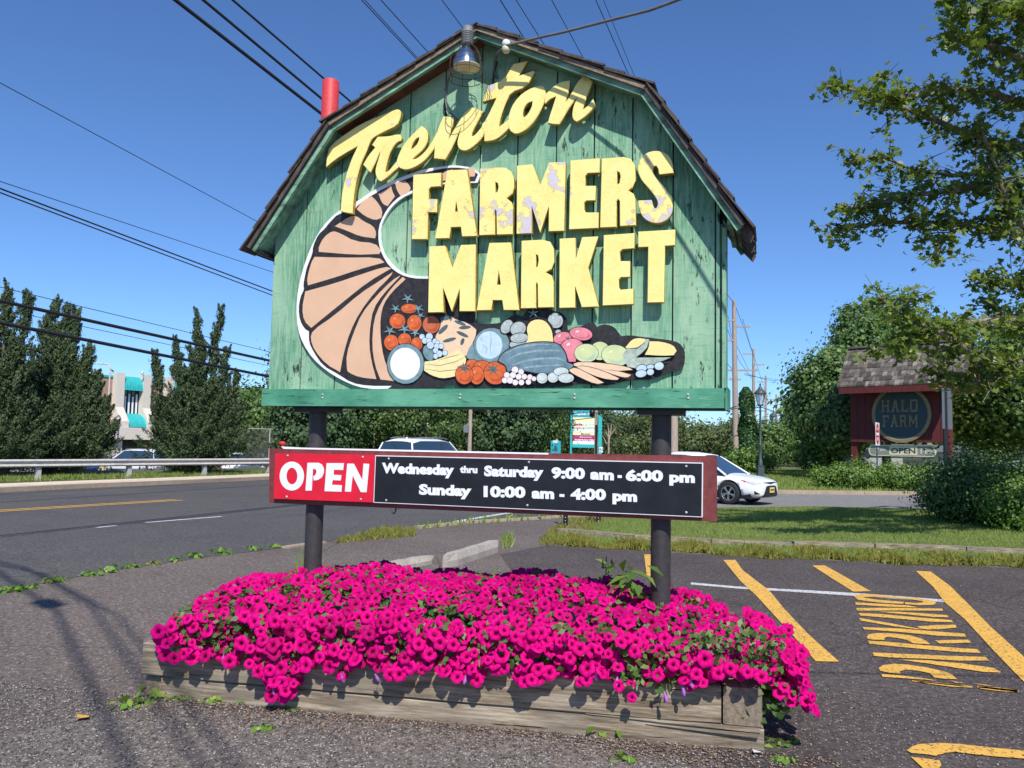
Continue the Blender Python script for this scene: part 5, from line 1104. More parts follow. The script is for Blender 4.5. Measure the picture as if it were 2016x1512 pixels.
def ptext(s, x0, x1, yb, cap, mat, bold=.0):
    a, b = [PS.at(KP[0] + u / KP[2], KP[1] + yb / KP[2]) for u in (x0, x1)]; c = PS.at(KP[0], KP[1] + (yb - cap) / KP[2])[1]; b = (b[0], a[1]); mb = MB(); put_text(mb, s, a, b, c - PS.at(KP[0] + 0, KP[1] + yb / KP[2])[1], -.16, mat, bold); mb.build('name_lettering', ps)
ptext('Capital Plaza', 880, 1430, 335, 70, 'white_panel', .02); ptext('Save', 870, 1090, 598, 65, 'red_print', .05); ptext('a lot', 1105, 1215, 600, 55, 'stone_paint'); ptext('food stores', 1240, 1420, 585, 35, 'stone_paint'); ptext('AMERICAN', 890, 1165, 680, 42, 'orange_print', .02); ptext('FURNITURE', 1185, 1425, 680, 38, 'brown_wall', .02)
ptext('Marshalls', 1060, 1285, 830, 40, 'navy_print', .02); ptext('dd', 1020, 1090, 905, 35, 'white_panel', .03); ptext('DISCOUNTS', 1110, 1325, 905, 25, 'white_panel', .02); ptext('FORMAN MILLS', 900, 1440, 978, 42, 'white_panel', .04)
q = D(1094, 905, 60); q2 = Frame(q.x, 60, 0); t1 = empty('tree_sign', 'small teal sign with a dark conifer and the number 1001 beyond the road', 'sign'); q2.place(t1)
(a, b), (c, e) = q2.at(1084, 893), q2.at(1104, 868); MB().box((a, -.05, b), (c, .05, e), 'teal_sign').build('panel', t1); MB().tube([((a + c) / 2, .08, 0), ((a + c) / 2, .08, e)], .05, 'galv', 6).build('post', t1)
mb = MB(); K1 = (1060, 790, 12.6); f1 = lambda x, y: q2.at(1060 + x / 12.6, 790 + y / 12.6)
tp = [f1(*z_) for z_ in [(425, 1070), (450, 1110), (440, 1115), (470, 1165), (455, 1170), (490, 1225), (440, 1225), (440, 1245), (405, 1245), (405, 1225), (345, 1225), (385, 1165), (375, 1165), (405, 1110), (400, 1110)]]
mb.add([(x, -.06, z_) for x, z_ in tp], tri2(tp), 'halo_blue'); put_text(mb, '1001', f1(360, 1035), f1(490, 1032), .2, -.06, 'white_panel', .04); mb.build('emblem', t1)
q = D(1183, 905, 62); aw = empty('arrow_sign', 'small white road sign with two black arrows at the foot of the plaza sign', 'sign', (q.x, 62, 0)); f2 = Frame(q.x, 62, 0)
(a, b), (c, e) = f2.at(1180, 890.5), f2.at(1187, 880); MB().box((a, -.03, b), (c, 0, e), 'white_panel').build('panel', aw); MB().tube([((a + c) / 2, .04, 0), ((a + c) / 2, .04, e)], .03, 'galv', 6).build('post', aw)
mb = MB()
for sgn, xo in ((1, -.07), (-1, .07)):
    zc = (b + e) / 2 - .03 * sgn; xm = (a + c) / 2 + xo
    pts_ = [(xm - .02, zc - .13 * sgn), (xm + .02, zc - .13 * sgn), (xm + .02, zc + .04 * sgn), (xm + .07, zc + .04 * sgn), (xm, zc + .15 * sgn), (xm - .07, zc + .04 * sgn), (xm - .02, zc + .04 * sgn)]
    mb.add([(x, -.034, z_) for x, z_ in pts_], tri2(pts_), 'black_paint')
mb.build('arrows', aw)

# ------------------------------------------------------------------ poles, lamps, wires
def pole(label, px, pyb, d, H, r, arms, lean=0.0):
    q = D(px, pyb, d); root = empty('utility_pole', label, 'utility pole', (q.x, d, 0)); MB().tube([(0, 0, 0), (lean * .5, 0, H * .5), (lean, 0, H)], [r * 1.15, r, r * .72], 'pole_wood', 12).build('shaft', root)
    for z, l, off in arms:
        mb = MB(); xx = lean * z / H; T_ = Matrix.Translation((xx + off, 0, z)) @ Matrix.Rotation(rad(-10), 4, 'Z'); mb.box((-l / 2, -.06, -.06), (l / 2, .06, .06), 'pole_wood', T_)
        arm = mb.build('cross_arm', root); mb = MB()
        for s in ((-1, 1) if l > 1.6 else (1 if off > 0 else -1,)): mb.lathe([(.03, 0), (.05, .05), (.03, .1), (.05, .14), (0, .17)], 'galv', 8, T_ @ Matrix.Translation((s * (l / 2 - .1), 0, .06)))
        mb.build('insulator', arm)
    return root
u1 = pole('tall weathered pole with four arms just right of the green sign', 1449, 905, 62, 13.0, .20, [(12.0 - .55, 1.2, -.6), (11.0, 1.2, .6), (9.9, 1.2, -.6), (7.6, 3.4, 0), (6.9, .9, 0)], -.15)
u2 = pole('second tall pole, behind the nearer lantern', 1484, 905, 92, 13.0, .19, [(12.4, 1.2, -.6), (11.2, 1.2, .6), (7.6, 3.2, 0)])
u3 = pole('third pole down the road between the two lanterns', 1508, 905, 125, 13.0, .19, [(12.0, 1.5, -.5), (9, 3, 0)])
u4 = pole('far wooden pole with cross arms above the distant blue grey car', 1550, 905, 200, 10.0, .22, [(8.8, 4.2, 0), (7.6, 3, 0)])
u6 = pole('distant pole between the far lantern and the far cross armed pole', 1529, 905, 160, 12.5, .22, [(11.5, 3, 0)])
u5 = pole('thick pale pole behind the right dark sign post', 1326, 905, 31, 8.6, .155, [(8.2, 2.4, 0)])
u7 = pole('thin mossy pole with a grey meter box above the white estate car', 924, 905, 42, 6.5, .10, [])
MB().box((-.33, -.25, 2.15), (-.05, -.1, 2.55), 'sign_back', bev=.02).build('meter_box', u7)
u8 = pole('pale pole in front of the plaza sign', 1173, 905, 54, 6.3, .11, []); MB().lathe([(.0, 0), (.16, .05), (.18, .3), (.16, .5), (0, .55)], 'dark_plastic', 10, Matrix.Translation((-.28, 0, 3.5))).build('transformer', u8)
MB().tube([(0, -.13, 0), (0, -.13, 3.0)], .07, 'dark_plastic', 6).build('conduit', u8)
def street_lamp(label, px, pyt, d, H):
    q = D(px, 905, d); root = empty('street_lamp', label, 'lamp post', (q.x, d, 0), 0, 'old style lantern posts by the driveway'); s = H / 5.0
    mb = MB(); mb.lathe([(.30, 0), (.30, .12), (.24, .14), (.22, .62), (.25, .66), (.25, .70), (.0, .70)], 'lamp_iron', 4, Matrix.Rotation(rad(45), 4, 'Z'), False); mb.build('plinth', root)
    mb = MB(); mb.lathe([(.13, .70), (.12, .95), (.085, 1.0), (.075, 1.7), (.10, 1.75), (.10, 1.82), (.06, 1.88), (.05, 3.55), (.08, 3.6), (.05, 3.66), (.05, 3.85), (.09, 3.9)], 'lamp_iron', 14)
    mb.tube([(-.33, 0, 3.62), (.33, 0, 3.62)], .018, 'lamp_iron', 6); mb.tube([(-.16, 0, 3.98), (-.22, 0, 3.88), (-.1, 0, 3.80), (0, 0, 3.78)], .015, 'lamp_iron', 6); mb.tube([(.16, 0, 3.98), (.22, 0, 3.88), (.1, 0, 3.80), (0, 0, 3.78)], .015, 'lamp_iron', 6); mb.build('post', root)
    la = MB(); la.lathe([(.12, 3.90), (.14, 3.94), (.27, 4.52), (.29, 4.54)], 'lantern_glass', 6, None, False); lo = la.build('lantern', root)
    mb = MB()
    for k in range(6):
        a = k * math.pi / 3; mb.tube([(.14 * math.cos(a), .14 * math.sin(a), 3.93), (.28 * math.cos(a), .28 * math.sin(a), 4.54)], .014, 'lamp_iron', 5)
    mb.lathe([(.15, 3.88), (.16, 3.95), (.13, 3.96)], 'lamp_iron', 6, None, False); mb.lathe([(.33, 4.52), (.34, 4.56), (.20, 4.74), (.12, 4.80), (.12, 4.86), (.05, 4.92), (.04, 5.0), (.06, 5.04), (.02, 5.1), (0, 5.2)], 'lamp_iron', 12); mb.lathe([(.03, 3.96), (.03, 4.25), (.05, 4.3), (.0, 4.4)], 'white_panel', 8); mb.build('frame', lo)
    root.scale = (s, s, s); return root
street_lamp('nearer and taller of the two black lantern posts, left of the leafy trees', 1497, 745, 45, 5.15)
street_lamp('smaller, farther black lantern post beside the round green bush', 1523, 812, 76, 5.2)
MESHED = []
def wire(label, p1, p2, y1, r, more=34, group='overhead cables along the road', back=8, sag2=0.0):
    a = D(*p1, y1); d2 = ray(*p2); rx2 = d2.x / d2.y; y2 = (a.x - .345 * y1) / (rx2 - .345); b = D(*p2, y2)
    s = (b.z - a.z) / (b.y - a.y); pts = []
    lo, hi = (y1, y2) if y1 < y2 else (y2, y1)
    for t in np.linspace(lo - back, hi + 1.0 if hi < 29 else max(hi + 6, more), 14):
        z = a.z + s * (t - a.y); z += 0.0012 * (t - a.y) * (t - b.y) * sag2; pts.append((a.x + .345 * (t - y1), t, z))
    if hi < 29: pts.append((u5.location.x - .35 + .1 * (len(MESHED) % 8), 31, 8.28 - .12 * (len(MESHED) % 5)))     # runs on to the nearest pole across the junction
    MESHED.append(1)
    o = MB().tube(pts, r, 'wire', 5).build('overhead_wire'); tag(o, label, 'cable', group); return y2
for lab, p1, p2, y1, r, more in [
 ('thickest of the three black cables running from the top left to behind the red post', (345, 0), (630, 222), 11, .030, 34), ('middle one of the three black cables above the red post', (400, 0), (640, 200), 11.5, .024, 34), ('upper of the three black cables, passing just behind the top of the red post', (458, 0), (690, 200), 12, .020, 34),
 ('left one of the close pair of thin wires above the left roof slope', (712, 0), (816, 112), 14, .010, 40), ('right one of the close pair of thin wires above the left roof slope', (718, 0), (820, 112), 14.1, .008, 40), ('thin wire meeting the left roof slope halfway up', (750, 0), (840, 100), 14.5, .010, 40),
 ('thin wire that drops behind the floodlight at the roof peak', (870, 0), (912, 56), 15, .009, 40), ('thin wire just right of the roof peak', (985, 0), (1027, 68), 15.5, .011, 40), ('second thin wire right of the roof peak', (1016, 0), (1065, 78), 16, .009, 40),
 ('thin wire above the middle of the right roof slope', (1086, 0), (1145, 108), 16.5, .009, 40), ('left one of the last two wires above the right roof slope', (1173, 0), (1238, 148), 17, .010, 40), ('faintest wire, farthest right above the roof', (1188, 0), (1250, 152), 17.2, .007, 40),
 ('faint high wire crossing the empty sky left of the sign', (0, 163), (510, 438), 17, .010, 45), ('faint wire just above the double cable left of the sign', (0, 357), (538, 536), 22, .012, 45), ('upper one of the double cable left of the sign', (0, 371), (538, 574), 19, .022, 45), ('lower one of the double cable left of the sign', (0, 379), (538, 582), 19, .018, 45),
 ('thin wire above the junipers', (0, 565), (532, 693), 26, .013, 50), ('thick black cable crossing the top of the left juniper', (0, 592), (532, 710), 19, .050, 45), ('thick black cable crossing the middle of the junipers', (0, 635), (530, 741), 17, .046, 45), ('faint wire under the thickest cable by the junipers', (150, 640), (530, 720), 30, .012, 50)]:
    wire(lab, p1, p2, y1, r, more)
def span(label, pts, r=.02, group='wires strung between the distant poles'):
    o = MB().tube([D(*q) for q in pts], r, 'wire', 4).build('pole_wire'); tag(o, label, 'cable', group)
span('wire from the tall pole top up to the sign edge', [(1420, 560, 50), (1432, 580, 56), (1446, 598, 62), (1466, 650, 78), (1483, 700, 92)]); span('wire from the right upper arm of the tall pole', [(1462, 628, 62), (1474, 670, 76), (1488, 712, 92), (1508, 775, 125)])
span('wire from the left arms of the tall pole', [(1418, 606, 55), (1433, 622, 61), (1440, 660, 75), (1475, 730, 91)]); span('wire under the left middle arm of the tall pole', [(1418, 640, 55), (1433, 650, 61), (1455, 710, 80), (1480, 745, 91)])
span('wire leaving the long cross arm to the sign edge', [(1418, 690, 52), (1428, 712, 58), (1441, 726, 62)]); span('long wire from the cross arm to the right trees', [(1466, 738, 62), (1500, 744, 70), (1555, 750, 85)]); span('lower long wire to the right trees', [(1466, 735, 62), (1510, 748, 75), (1560, 752, 88)])
span('sagging cable behind the lanterns', [(1418, 800, 40), (1440, 805, 60), (1500, 802, 60), (1545, 818, 60), (1600, 838, 60)], .03); span('second cable behind the lanterns', [(1500, 828, 60), (1545, 826, 60), (1600, 818, 60)], .03)
span('cable at the foot of the right trees', [(1530, 795, 60), (1560, 803, 60), (1570, 790, 60)], .02); span('cable from the plaza sign pole to the left', [(930, 800, 42), (1020, 803, 48), (1110, 814, 52), (1173, 812, 54)], .03); span('lower cable from the plaza sign pole', [(930, 808, 42), (1060, 820, 48), (1120, 828, 52), (1173, 822, 54)], .03); span('cable from the plaza sign pole down to the right', [(1173, 812, 54), (1225, 845, 50), (1290, 862, 45), (1330, 866, 40)], .03)
span('cable sagging from the green sign edge to the lantern', [(1415, 790, 40), (1430, 806, 50), (1450, 800, 60)], .04)

# ------------------------------------------------------------------ wheel stops, posts and signs beyond the planter
def wheel_stop(label, A, B, w, h, tilt=0):
    d = B - A; L = d.length; root = empty('wheel_stop', label, 'wheel stop', A, math.atan2(d.y, d.x), 'concrete wheel stops behind the flowers'); vs = []
    n = 9
    for i in range(n + 1):
        x = L * i / n; e = .06 * (i in (0, n)); z = tilt * x; j = rng.uniform(-.008, .008)
        vs += [(x, -w / 2 + e, z + .0), (x, -w / 2 + e, z + h * .5), (x, -w * .30 + e * .5, z + h - e * .3 + j), (x, w * .30 - e * .5, z + h - e * .3 + j), (x, w / 2 - e, z + h * .5), (x, w / 2 - e, z)]
    fs = [(i * 6 + k, i * 6 + 6 + k, i * 6 + 6 + (k + 1) % 6, i * 6 + (k + 1) % 6) for i in range(n) for k in range(6)] + [tuple(range(6)), tuple(reversed(range(n * 6, n * 6 + 6)))]
    mb = MB(); mb.add(vs, fs, 'concrete'); bmo = mb.build('block', root); return root
ws = wheel_stop('longer wheel stop, pointing away and raised at its near end', G(876, 1118), G(978, 1084), .19, .17, 0.0)
wheel_stop('shorter wheel stop half hidden behind the flowers', G(735, 1130), G(852, 1108), .17, .11)
for px, py, lab in ((1113, 1036, 'left one of two short channel posts under the hours board'), (1178, 1030, 'right one of two short channel posts under the hours board')):
    q = G(px, py); r_ = empty('sign_post', lab, 'post', q, 0, 'channel posts on the verge'); MB().box((-.045, -.015, 0), (.045, .015, .95), 'dark_plastic').box((-.045, -.05, 0), (-.033, -.015, .95), 'dark_plastic').box((.033, -.05, 0), (.045, -.015, .95), 'dark_plastic').build('channel', r_); mb = MB()
    for k in range(14): mb.lathe([(0, .002), (.008, .0)], 'white_panel', 6, Matrix.Translation((0, -.016, .05 + k * .062)) @ Matrix.Rotation(rad(90), 4, 'X'))
    mb.build('holes', r_)
# do not enter sign, nearly edge-on
q = G(1729, 962); dn = empty('do_not_enter_sign', 'white and red do not enter sign seen almost edge-on before the Halo Farm sign', 'sign', q, rad(57)); zt = D(1729, 832, q.y).z; zb_ = D(1729, 877, q.y).z; h = zt - zb_
MB().tube([(0, .03, 0), (0, .03, zb_ + .2)], .03, 'lamp_iron', 6).build('post', dn); MB().box((-h / 2, -.004, zb_), (h / 2, .004, zt), 'white_panel').build('plate', dn)
mb = MB()
for y in (-.006, ):
    c = ell(0, zb_ + h / 2, h * .46, h * .46, 0, 36); mb.add([(a, y, b) for a, b in c], [tuple(range(36))], 'red_print'); mb.box((-h * .36, y - .003, zb_ + h * .44), (h * .36, y - .001, zb_ + h * .56), 'white_panel')
    put_text(mb, 'DO NOT', (-h * .27, zb_ + h * .66), (h * .27, zb_ + h * .66), h * .13, y - .003, 'white_panel', .04); put_text(mb, 'ENTER', (-h * .27, zb_ + h * .22), (h * .27, zb_ + h * .22), h * .13, y - .003, 'white_panel', .04)
mb.build('face', dn)
M['blade_back'] = plain('blade_back_metal', (.10, .12, .14), .7, .08, 5, spec=.1)
# two road signs on a post, seen from the side and back
q = G(1862, 958); q = D(1861, 945, 29); q.z = 0; bs = empty('road_sign_post', 'dark post carrying two grey sign blades, right of the Halo Farm sign', 'sign', q, 0); f3 = Frame(q.x, q.y, 0); f3z = lambda x, y: f3.at(x, y)
MB().box((f3z(1857.5, 850)[0], -.04, 0), (f3z(1865, 850)[0], .04, f3z(1861, 762)[1]), 'dark_plastic').build('post', bs)
(a, b), (c, e) = f3z(1867, 845), f3z(1875, 764); MB().box((a, .05, b), (c, .06, e), 'blade_back').build('sign_blade', bs); (a, b), (c, e) = f3z(1853.5, 844), f3z(1857, 764); MB().box((a, -.07, b), (c, -.05, e), 'blade_back').build('sign_blade', bs)

# ------------------------------------------------------------------ Halo Farm sign
HY = 40; HX = D(1765, 880, HY).x; HF_ = Frame(HX, HY, rad(47)); hs = empty('farm_sign', 'dark red Halo Farm sign with a shingled roof and a round slate disc', 'sign'); HF_.place(hs)
hz = lambda x, y, o=0.0: HF_.at(x, y, o)
xl, xr = hz(1678, 800)[0], hz(1872, 800)[0]; zb0 = hz(1775, 871)[1]; zt0 = hz(1775, 740)[1]
nb_ = 12
for i in range(nb_):
    a = xl + (xr - xl) * i / nb_; b = xl + (xr - xl) * (i + 1) / nb_; MB().box((a + .01, -.25 + rng.uniform(-.006, .006), zb0), (b - .01, .25, zt0 + .3), 'barn_red').build('plank', hs)
MB().box((xl + .02, -.23, zb0 + .02), (xr - .02, .23, zt0 + .3), 'black_paint').build('backing', hs)
rl, rr_ = hz(1650, 745, 1.3)[0], hz(1893, 745, 1.3)[0]; ze = hz(1770, 757, 1.3)[1]; zr = hz(1770, 681, 0)[1]
for s in (-1, 1):
    mb = MB(); mb.add([(rl, s * 1.3, ze), (rr_, s * 1.3, ze), (rr_, 0, zr), (rl, 0, zr), (rl, s * 1.3, ze - .08), (rr_, s * 1.3, ze - .08), (rr_, 0, zr - .08), (rl, 0, zr - .08)], [(0, 1, 2, 3), (7, 6, 5, 4), (4, 5, 1, 0), (3, 2, 6, 7), (1, 5, 6, 2), (0, 3, 7, 4)], 'barn_red'); mb.build('roof_deck', hs)
    MB().box((rl + .05, s * 1.3 - .06, ze - .36), (rr_ - .05, s * 1.3 + .0, ze - .06), 'barn_red').build('fascia', hs)
mb = MB(); rows, cols = 9, 36
for s in (-1, 1):
    for r_ in range(rows):
        x = rl - .05
        while x < rr_:
            w = rng.uniform(.13, .27); t0 = r_ / rows; t1 = (r_ + 1.35) / rows; j = rng.uniform(-.012, .012); y0 = s * (1.34 - 1.32 * t0); y1 = s * (1.34 - 1.32 * t1); z0 = ze - .03 + (zr - ze) * t0 + j; z1 = ze - .03 + (zr - ze) * t1; u = rng.uniform(.05, .12)
            mb.add([(x, y0, z0), (x + w - .022, y0, z0), (x + w - .022, y1, z1), (x, y1, z1), (x, y0, z0 + u), (x + w - .022, y0, z0 + u), (x + w - .022, y1, z1 + .03), (x, y1, z1 + .03)], [(4, 5, 6, 7), (0, 1, 5, 4), (1, 2, 6, 5), (3, 0, 4, 7)] if s < 0 else [(7, 6, 5, 4), (4, 5, 1, 0), (5, 6, 2, 1), (7, 4, 0, 3)], 'shingle_grey'); x += w
stuff(mb.build('shingles', hs)); MB().box((rl - .03, -.14, zr + .02), (rr_ + .03, .14, zr + .12), 'shingle_grey').build('ridge_cap', hs)
for x in (xl + .12, xr - .15): MB().box((x - .14, -.14, 0), (x + .14, .14, zb0 + .05), 'barn_red').build('support_post', hs)
cxh, czh = hz(1773.5, 815, .3); R_ = abs(hz(1832, 815, .3)[0] - hz(1715, 815, .3)[0]) / 2
mb = MB(); T_ = Matrix.Translation((cxh, -.27, czh)) @ Matrix.Rotation(rad(90), 4, 'X'); mb.lathe([(R_, 0), (R_, .05), (R_ * .9, .06), (R_ * .88, .04)], 'halo_tan', 48, T_, False); mb.build('disc_rim', hs)
mb = MB(); mb.lathe([(R_ * .9, 0), (R_ * .89, .03), (0, .032)], 'halo_blue', 48, T_, False); mb.build('disc', hs)
# slab-serif capitals drawn as strokes in a 4 x 6 box
def slabtext(mb, word, x0, x1, zb_, h_, y, mat):
    ST_ = {'H': [(0, 0, 1.3, .9), (0, 5.1, 1.3, 6), (.35, 0, .95, 6), (2.5, 0, 3.8, .9), (2.5, 5.1, 3.8, 6), (2.85, 0, 3.45, 6), (.9, 2.7, 2.9, 3.3)], 'L': [(0, 0, 3.4, .9), (0, 5.1, 1.5, 6), (.4, 0, 1.05, 6), (2.9, .3, 3.4, 1.7)], 'O': [(.2, 5.1, 3.2, 6), (.2, 0, 3.2, .9), (0, .7, .7, 5.3), (2.7, .7, 3.4, 5.3)],
           'F': [(0, 0, 1.6, .9), (0, 5.1, 3.3, 6), (.4, 0, 1.05, 6), (2.8, 4.1, 3.3, 5.4), (.9, 2.8, 2.2, 3.3)], 'R': [(0, 0, 1.4, .9), (0, 5.1, 3.1, 6), (.4, 0, 1.05, 6), (2.6, 3.3, 3.3, 5.3), (.9, 2.7, 2.9, 3.4), (2.4, 0, 3.7, .9), (2.4, 0, 3.05, 3.0)],
           'A': [(0, 0, 1.3, .9), (2.5, 0, 3.8, .9), (1.3, 5.1, 2.5, 6), (1.0, 2.0, 2.9, 2.5)], 'M': [(0, 0, 1.2, .9), (0, 5.1, 1.1, 6), (.3, 0, .9, 6), (3.4, 0, 4.6, .9), (3.5, 5.1, 4.6, 6), (3.7, 0, 4.3, 6)]}
    wd = {'H': 3.8, 'L': 3.4, 'O': 3.4, 'F': 3.4, 'R': 3.8, 'A': 3.8, 'M': 4.6}; tot = sum(wd[c] for c in word) + .8 * (len(word) - 1); k = (x1 - x0) / tot; kz = h_ / 6; x = x0
    for c in word:
        for a, b, e, f in ST_[c]: mb.box((x + a * k, y - .03, zb_ + b * kz), (x + e * k, y, zb_ + f * kz), mat)
        if c == 'A':
            for q_ in ([(.4, .5), (1.1, .5), (2.2, 5.5), (1.5, 5.5)], [(2.7, .5), (3.4, .5), (2.4, 5.5), (1.7, 5.5)]): slab(mb, [(x + u * k, zb_ + v * kz) for u, v in q_], y - .031, y - .001, mat)
        if c == 'M':
            for q_ in ([(.5, 5.5), (1.2, 5.5), (2.6, 1.6), (2.1, 1.2)][::-1], [(3.5, 5.5), (4.1, 5.5), (2.5, 1.2), (2.0, 1.6)][::-1]): slab(mb, [(x + u * k, zb_ + v * kz) for u, v in q_], y - .031, y - .001, mat)
        x += (wd[c] + .8) * k
mb = MB(); a = hz(1736, 810, .3); b = hz(1807, 810, .3); t = hz(1770, 787, .3); slabtext(mb, 'HALO', a[0], b[0], hz(1770, 811, .3)[1], t[1] - hz(1770, 811, .3)[1], -.302, 'halo_tan')
a = hz(1738, 840, .3); b = hz(1807.5, 840, .3); t = hz(1770, 817, .3); slabtext(mb, 'FARM', a[0], b[0], hz(1770, 841, .3)[1], t[1] - hz(1770, 841, .3)[1], -.302, 'halo_tan'); mb.build('lettering', hs)
ob = empty('open_board', 'rounded grey and cream board reading 7am OPEN 11pm hanging under the Halo Farm sign', 'sign'); HF_.place(ob)
x0, zm = hz(1710, 886, .1); x1 = hz(1843, 886, .1)[0]; hh = (hz(1770, 875.5, .1)[1] - hz(1770, 897.5, .1)[1]) / 2
def pill(x0, x1, hh, zm): return [(x0 + hh, zm - hh), (x1 - hh, zm - hh)] + [(x1 - hh * .7 + hh * .7 * math.sin(a), zm - hh * math.cos(a)) for a in [i * math.pi / 8 for i in range(1, 8)]] + [(x1 - hh, zm + hh), (x0 + hh, zm + hh)] + [(x0 + hh * .7 - hh * .7 * math.sin(a), zm + hh * math.cos(a)) for a in [i * math.pi / 8 for i in range(1, 8)]]
mb = MB(); slab(mb, pill(x0, x1, hh, zm), -.10, -.04, 'open_cream'); mb.build('board', ob); mb = MB(); slab(mb, pill(x0 + .07, x1 - .07, hh - .06, zm), -.108, -.10, 'open_grey'); mb.build('field', ob)
xa, xb = hz(1751, 886, .1)[0], hz(1806, 886, .1)[0]; MB().box((xa, -.115, zm - hh + .06), (xb, -.108, zm + hh - .06), 'open_cream').build('middle_field', ob)
mb = MB(); cap = hh * .95; put_text(mb, 'OPEN', (xa + .08, zm - cap / 2), (xb - .08, zm - cap / 2), cap, -.118, 'halo_blue', .03); put_text(mb, '11', (xb + .15, zm - cap / 2), (xb + .42, zm - cap / 2), cap, -.112, 'open_cream', .03); put_text(mb, 'pm', (xb + .46, zm - .02), (xb + .72, zm - .02), cap * .45, -.112, 'open_cream', .02); put_text(mb, '7', (x0 + .35, zm - cap / 2), (x0 + .52, zm - cap / 2), cap, -.112, 'open_cream', .03); put_text(mb, 'am', (x0 + .58, zm - .02), (x0 + .85, zm - .02), cap * .45, -.112, 'open_cream', .02); mb.build('lettering', ob)
for x in (x0 + .6, x1 - .6): MB().tube([(x, -.07, zm + hh - .05), (x, -.07, zb0 + .05)], .015, 'dark_plastic', 5).build('hanger', ob)

# low white shop building behind the farm sign
q = D(1700, 905, 62); sh = empty('low_white_building', 'long low white building glimpsed under the Halo Farm sign and trees', 'building', (q.x - 1, 62, 0)); MB().box((0, 0, 0), (34, 9, 1.7), 'shop_wall').build('wall', sh); MB().box((-.4, -.5, 1.7), (34.4, 9.4, 2.2), 'sign_back').build('roof', sh); MB().box((4, -.03, .6), (7, .0, 1.7), 'window').build('window', sh); MB().box((14, -.03, .2), (20, .0, 1.9), 'window').build('window', sh)

# ------------------------------------------------------------------ trees
def trunk(mb, base, top, r0, r1, mat='bark', bend=.3, n=8):
    pts = [base.lerp(top, t) + Vector((math.sin(t * 3) * bend * .3, math.cos(t * 2.3) * bend * .2, 0)) for t in [i / 5 for i in range(6)]]
    mb.tube(pts, [r0 + (r1 - r0) * i / 5 for i in range(6)], mat, n)
def broad_tree(name, label, x, y, H, rx, rz, zc, clumps, per, leaf, mat='maple', group=None, ry=None, blob=.55, low=-.7):
    root = empty(name, label, 'tree', (x, y, 0), 0, group); mb = MB(); trunk(mb, Vector((0, 0, 0)), Vector((0, 0, zc + rz * .5)), H * .028, .05)
    for k in range(9):
        a = k * 2.4; zz = zc - rz * .5 + k * rz * .12; mb.tube([(0, 0, zz), (math.cos(a) * rx * .4, math.sin(a) * rx * .4, zz + rz * .25), (math.cos(a) * rx * .8, math.sin(a) * rx * .8, zz + rz * .5)], [H * .012, H * .008, .02], 'bark', 5)
    mb.build('trunk', root); p, nm = crown_points(0, 0, zc, rx, ry or rx, rz, clumps, per, blob, .7, .45, low); keep = p[:, 2] > .15
    p, nm = p[keep], nm[keep]; stuff(leaves_mesh('foliage', p, nm, nr.uniform(.7, 1.3, len(p)) * leaf, mat, root)); return root
def juniper(label, x, y, spires, H0, seed, rootw):
    """several leaders, each hung with upswept tapering sprays"""
    global nr
    nr = np.random.default_rng(seed); root = empty('juniper', label, 'tree', (x, y, 0), 0, None); mb = MB(); P_l, N_l, U_l, S_l = [], [], [], []
    for (dx, h, w) in spires:
        trunk(mb, Vector((dx * .35, 0, 0)), Vector((dx, 0, h * .96)), .14, .02, bend=.2)
        m_ = int(24 + 48 * w * h / 4); t = nr.uniform(.04, 1.0, m_) ** .9; a = nr.uniform(0, 2 * math.pi, m_); lump = .72 + .28 * np.sin(t * 9 + a * 2 + dx * 3)
        rr = w * (1 - t) ** 1.0 * lump * np.where(nr.random(m_) < .12, 1.3, 1) * nr.uniform(.25, 1.0, m_) + .05 * (1 - t)
        st = np.stack([dx * (.4 + .6 * t) + rr * np.cos(a), rr * np.sin(a), h * t * .985], 1)
        L_ = (.34 + .75 * (1 - t)) * nr.uniform(.5, 1.9, m_) * (.7 + .3 * min(w, 1.6)); tilt = .25 + 1.0 * (1 - t) * nr.uniform(.5, 1.4, m_)
        out = np.stack([np.cos(a) * tilt, np.sin(a) * tilt, np.full(m_, .9)], 1); out /= np.linalg.norm(out, axis=1, keepdims=True)
        per = 170; s_ = nr.uniform(0, 1, (m_, per, 1)) ** .8; wid = (.17 * (1 - s_) ** .7 + .03) * (.7 + .6 * nr.random((m_, 1, 1))) * (.38 + .62 * (1 - t))[:, None, None]; g_ = nr.normal(size=(m_, per, 3))
        q_ = st[:, None, :] + out[:, None, :] * s_ * L_[:, None, None] + g_ * wid
        P_l.append(q_.reshape(-1, 3)); N_l.append((g_ * .8 + nr.normal(size=(m_, per, 3)) * .4 + np.stack([np.cos(a) * .6, np.sin(a) * .6 - .1, a * 0 + .3], 1)[:, None, :]).reshape(-1, 3)); U_l.append(np.repeat(out, per, 0))
    mb.build('trunk', root); p = np.concatenate(P_l); keep = p[:, 2] > .1; nn = np.concatenate(N_l)[keep]; up = np.concatenate(U_l)[keep]; p = p[keep]
    stuff(leaves_mesh('foliage', p, nn, nr.uniform(.045, .10, len(p)), 'juniper', root, 'tri', up, .75)); return root
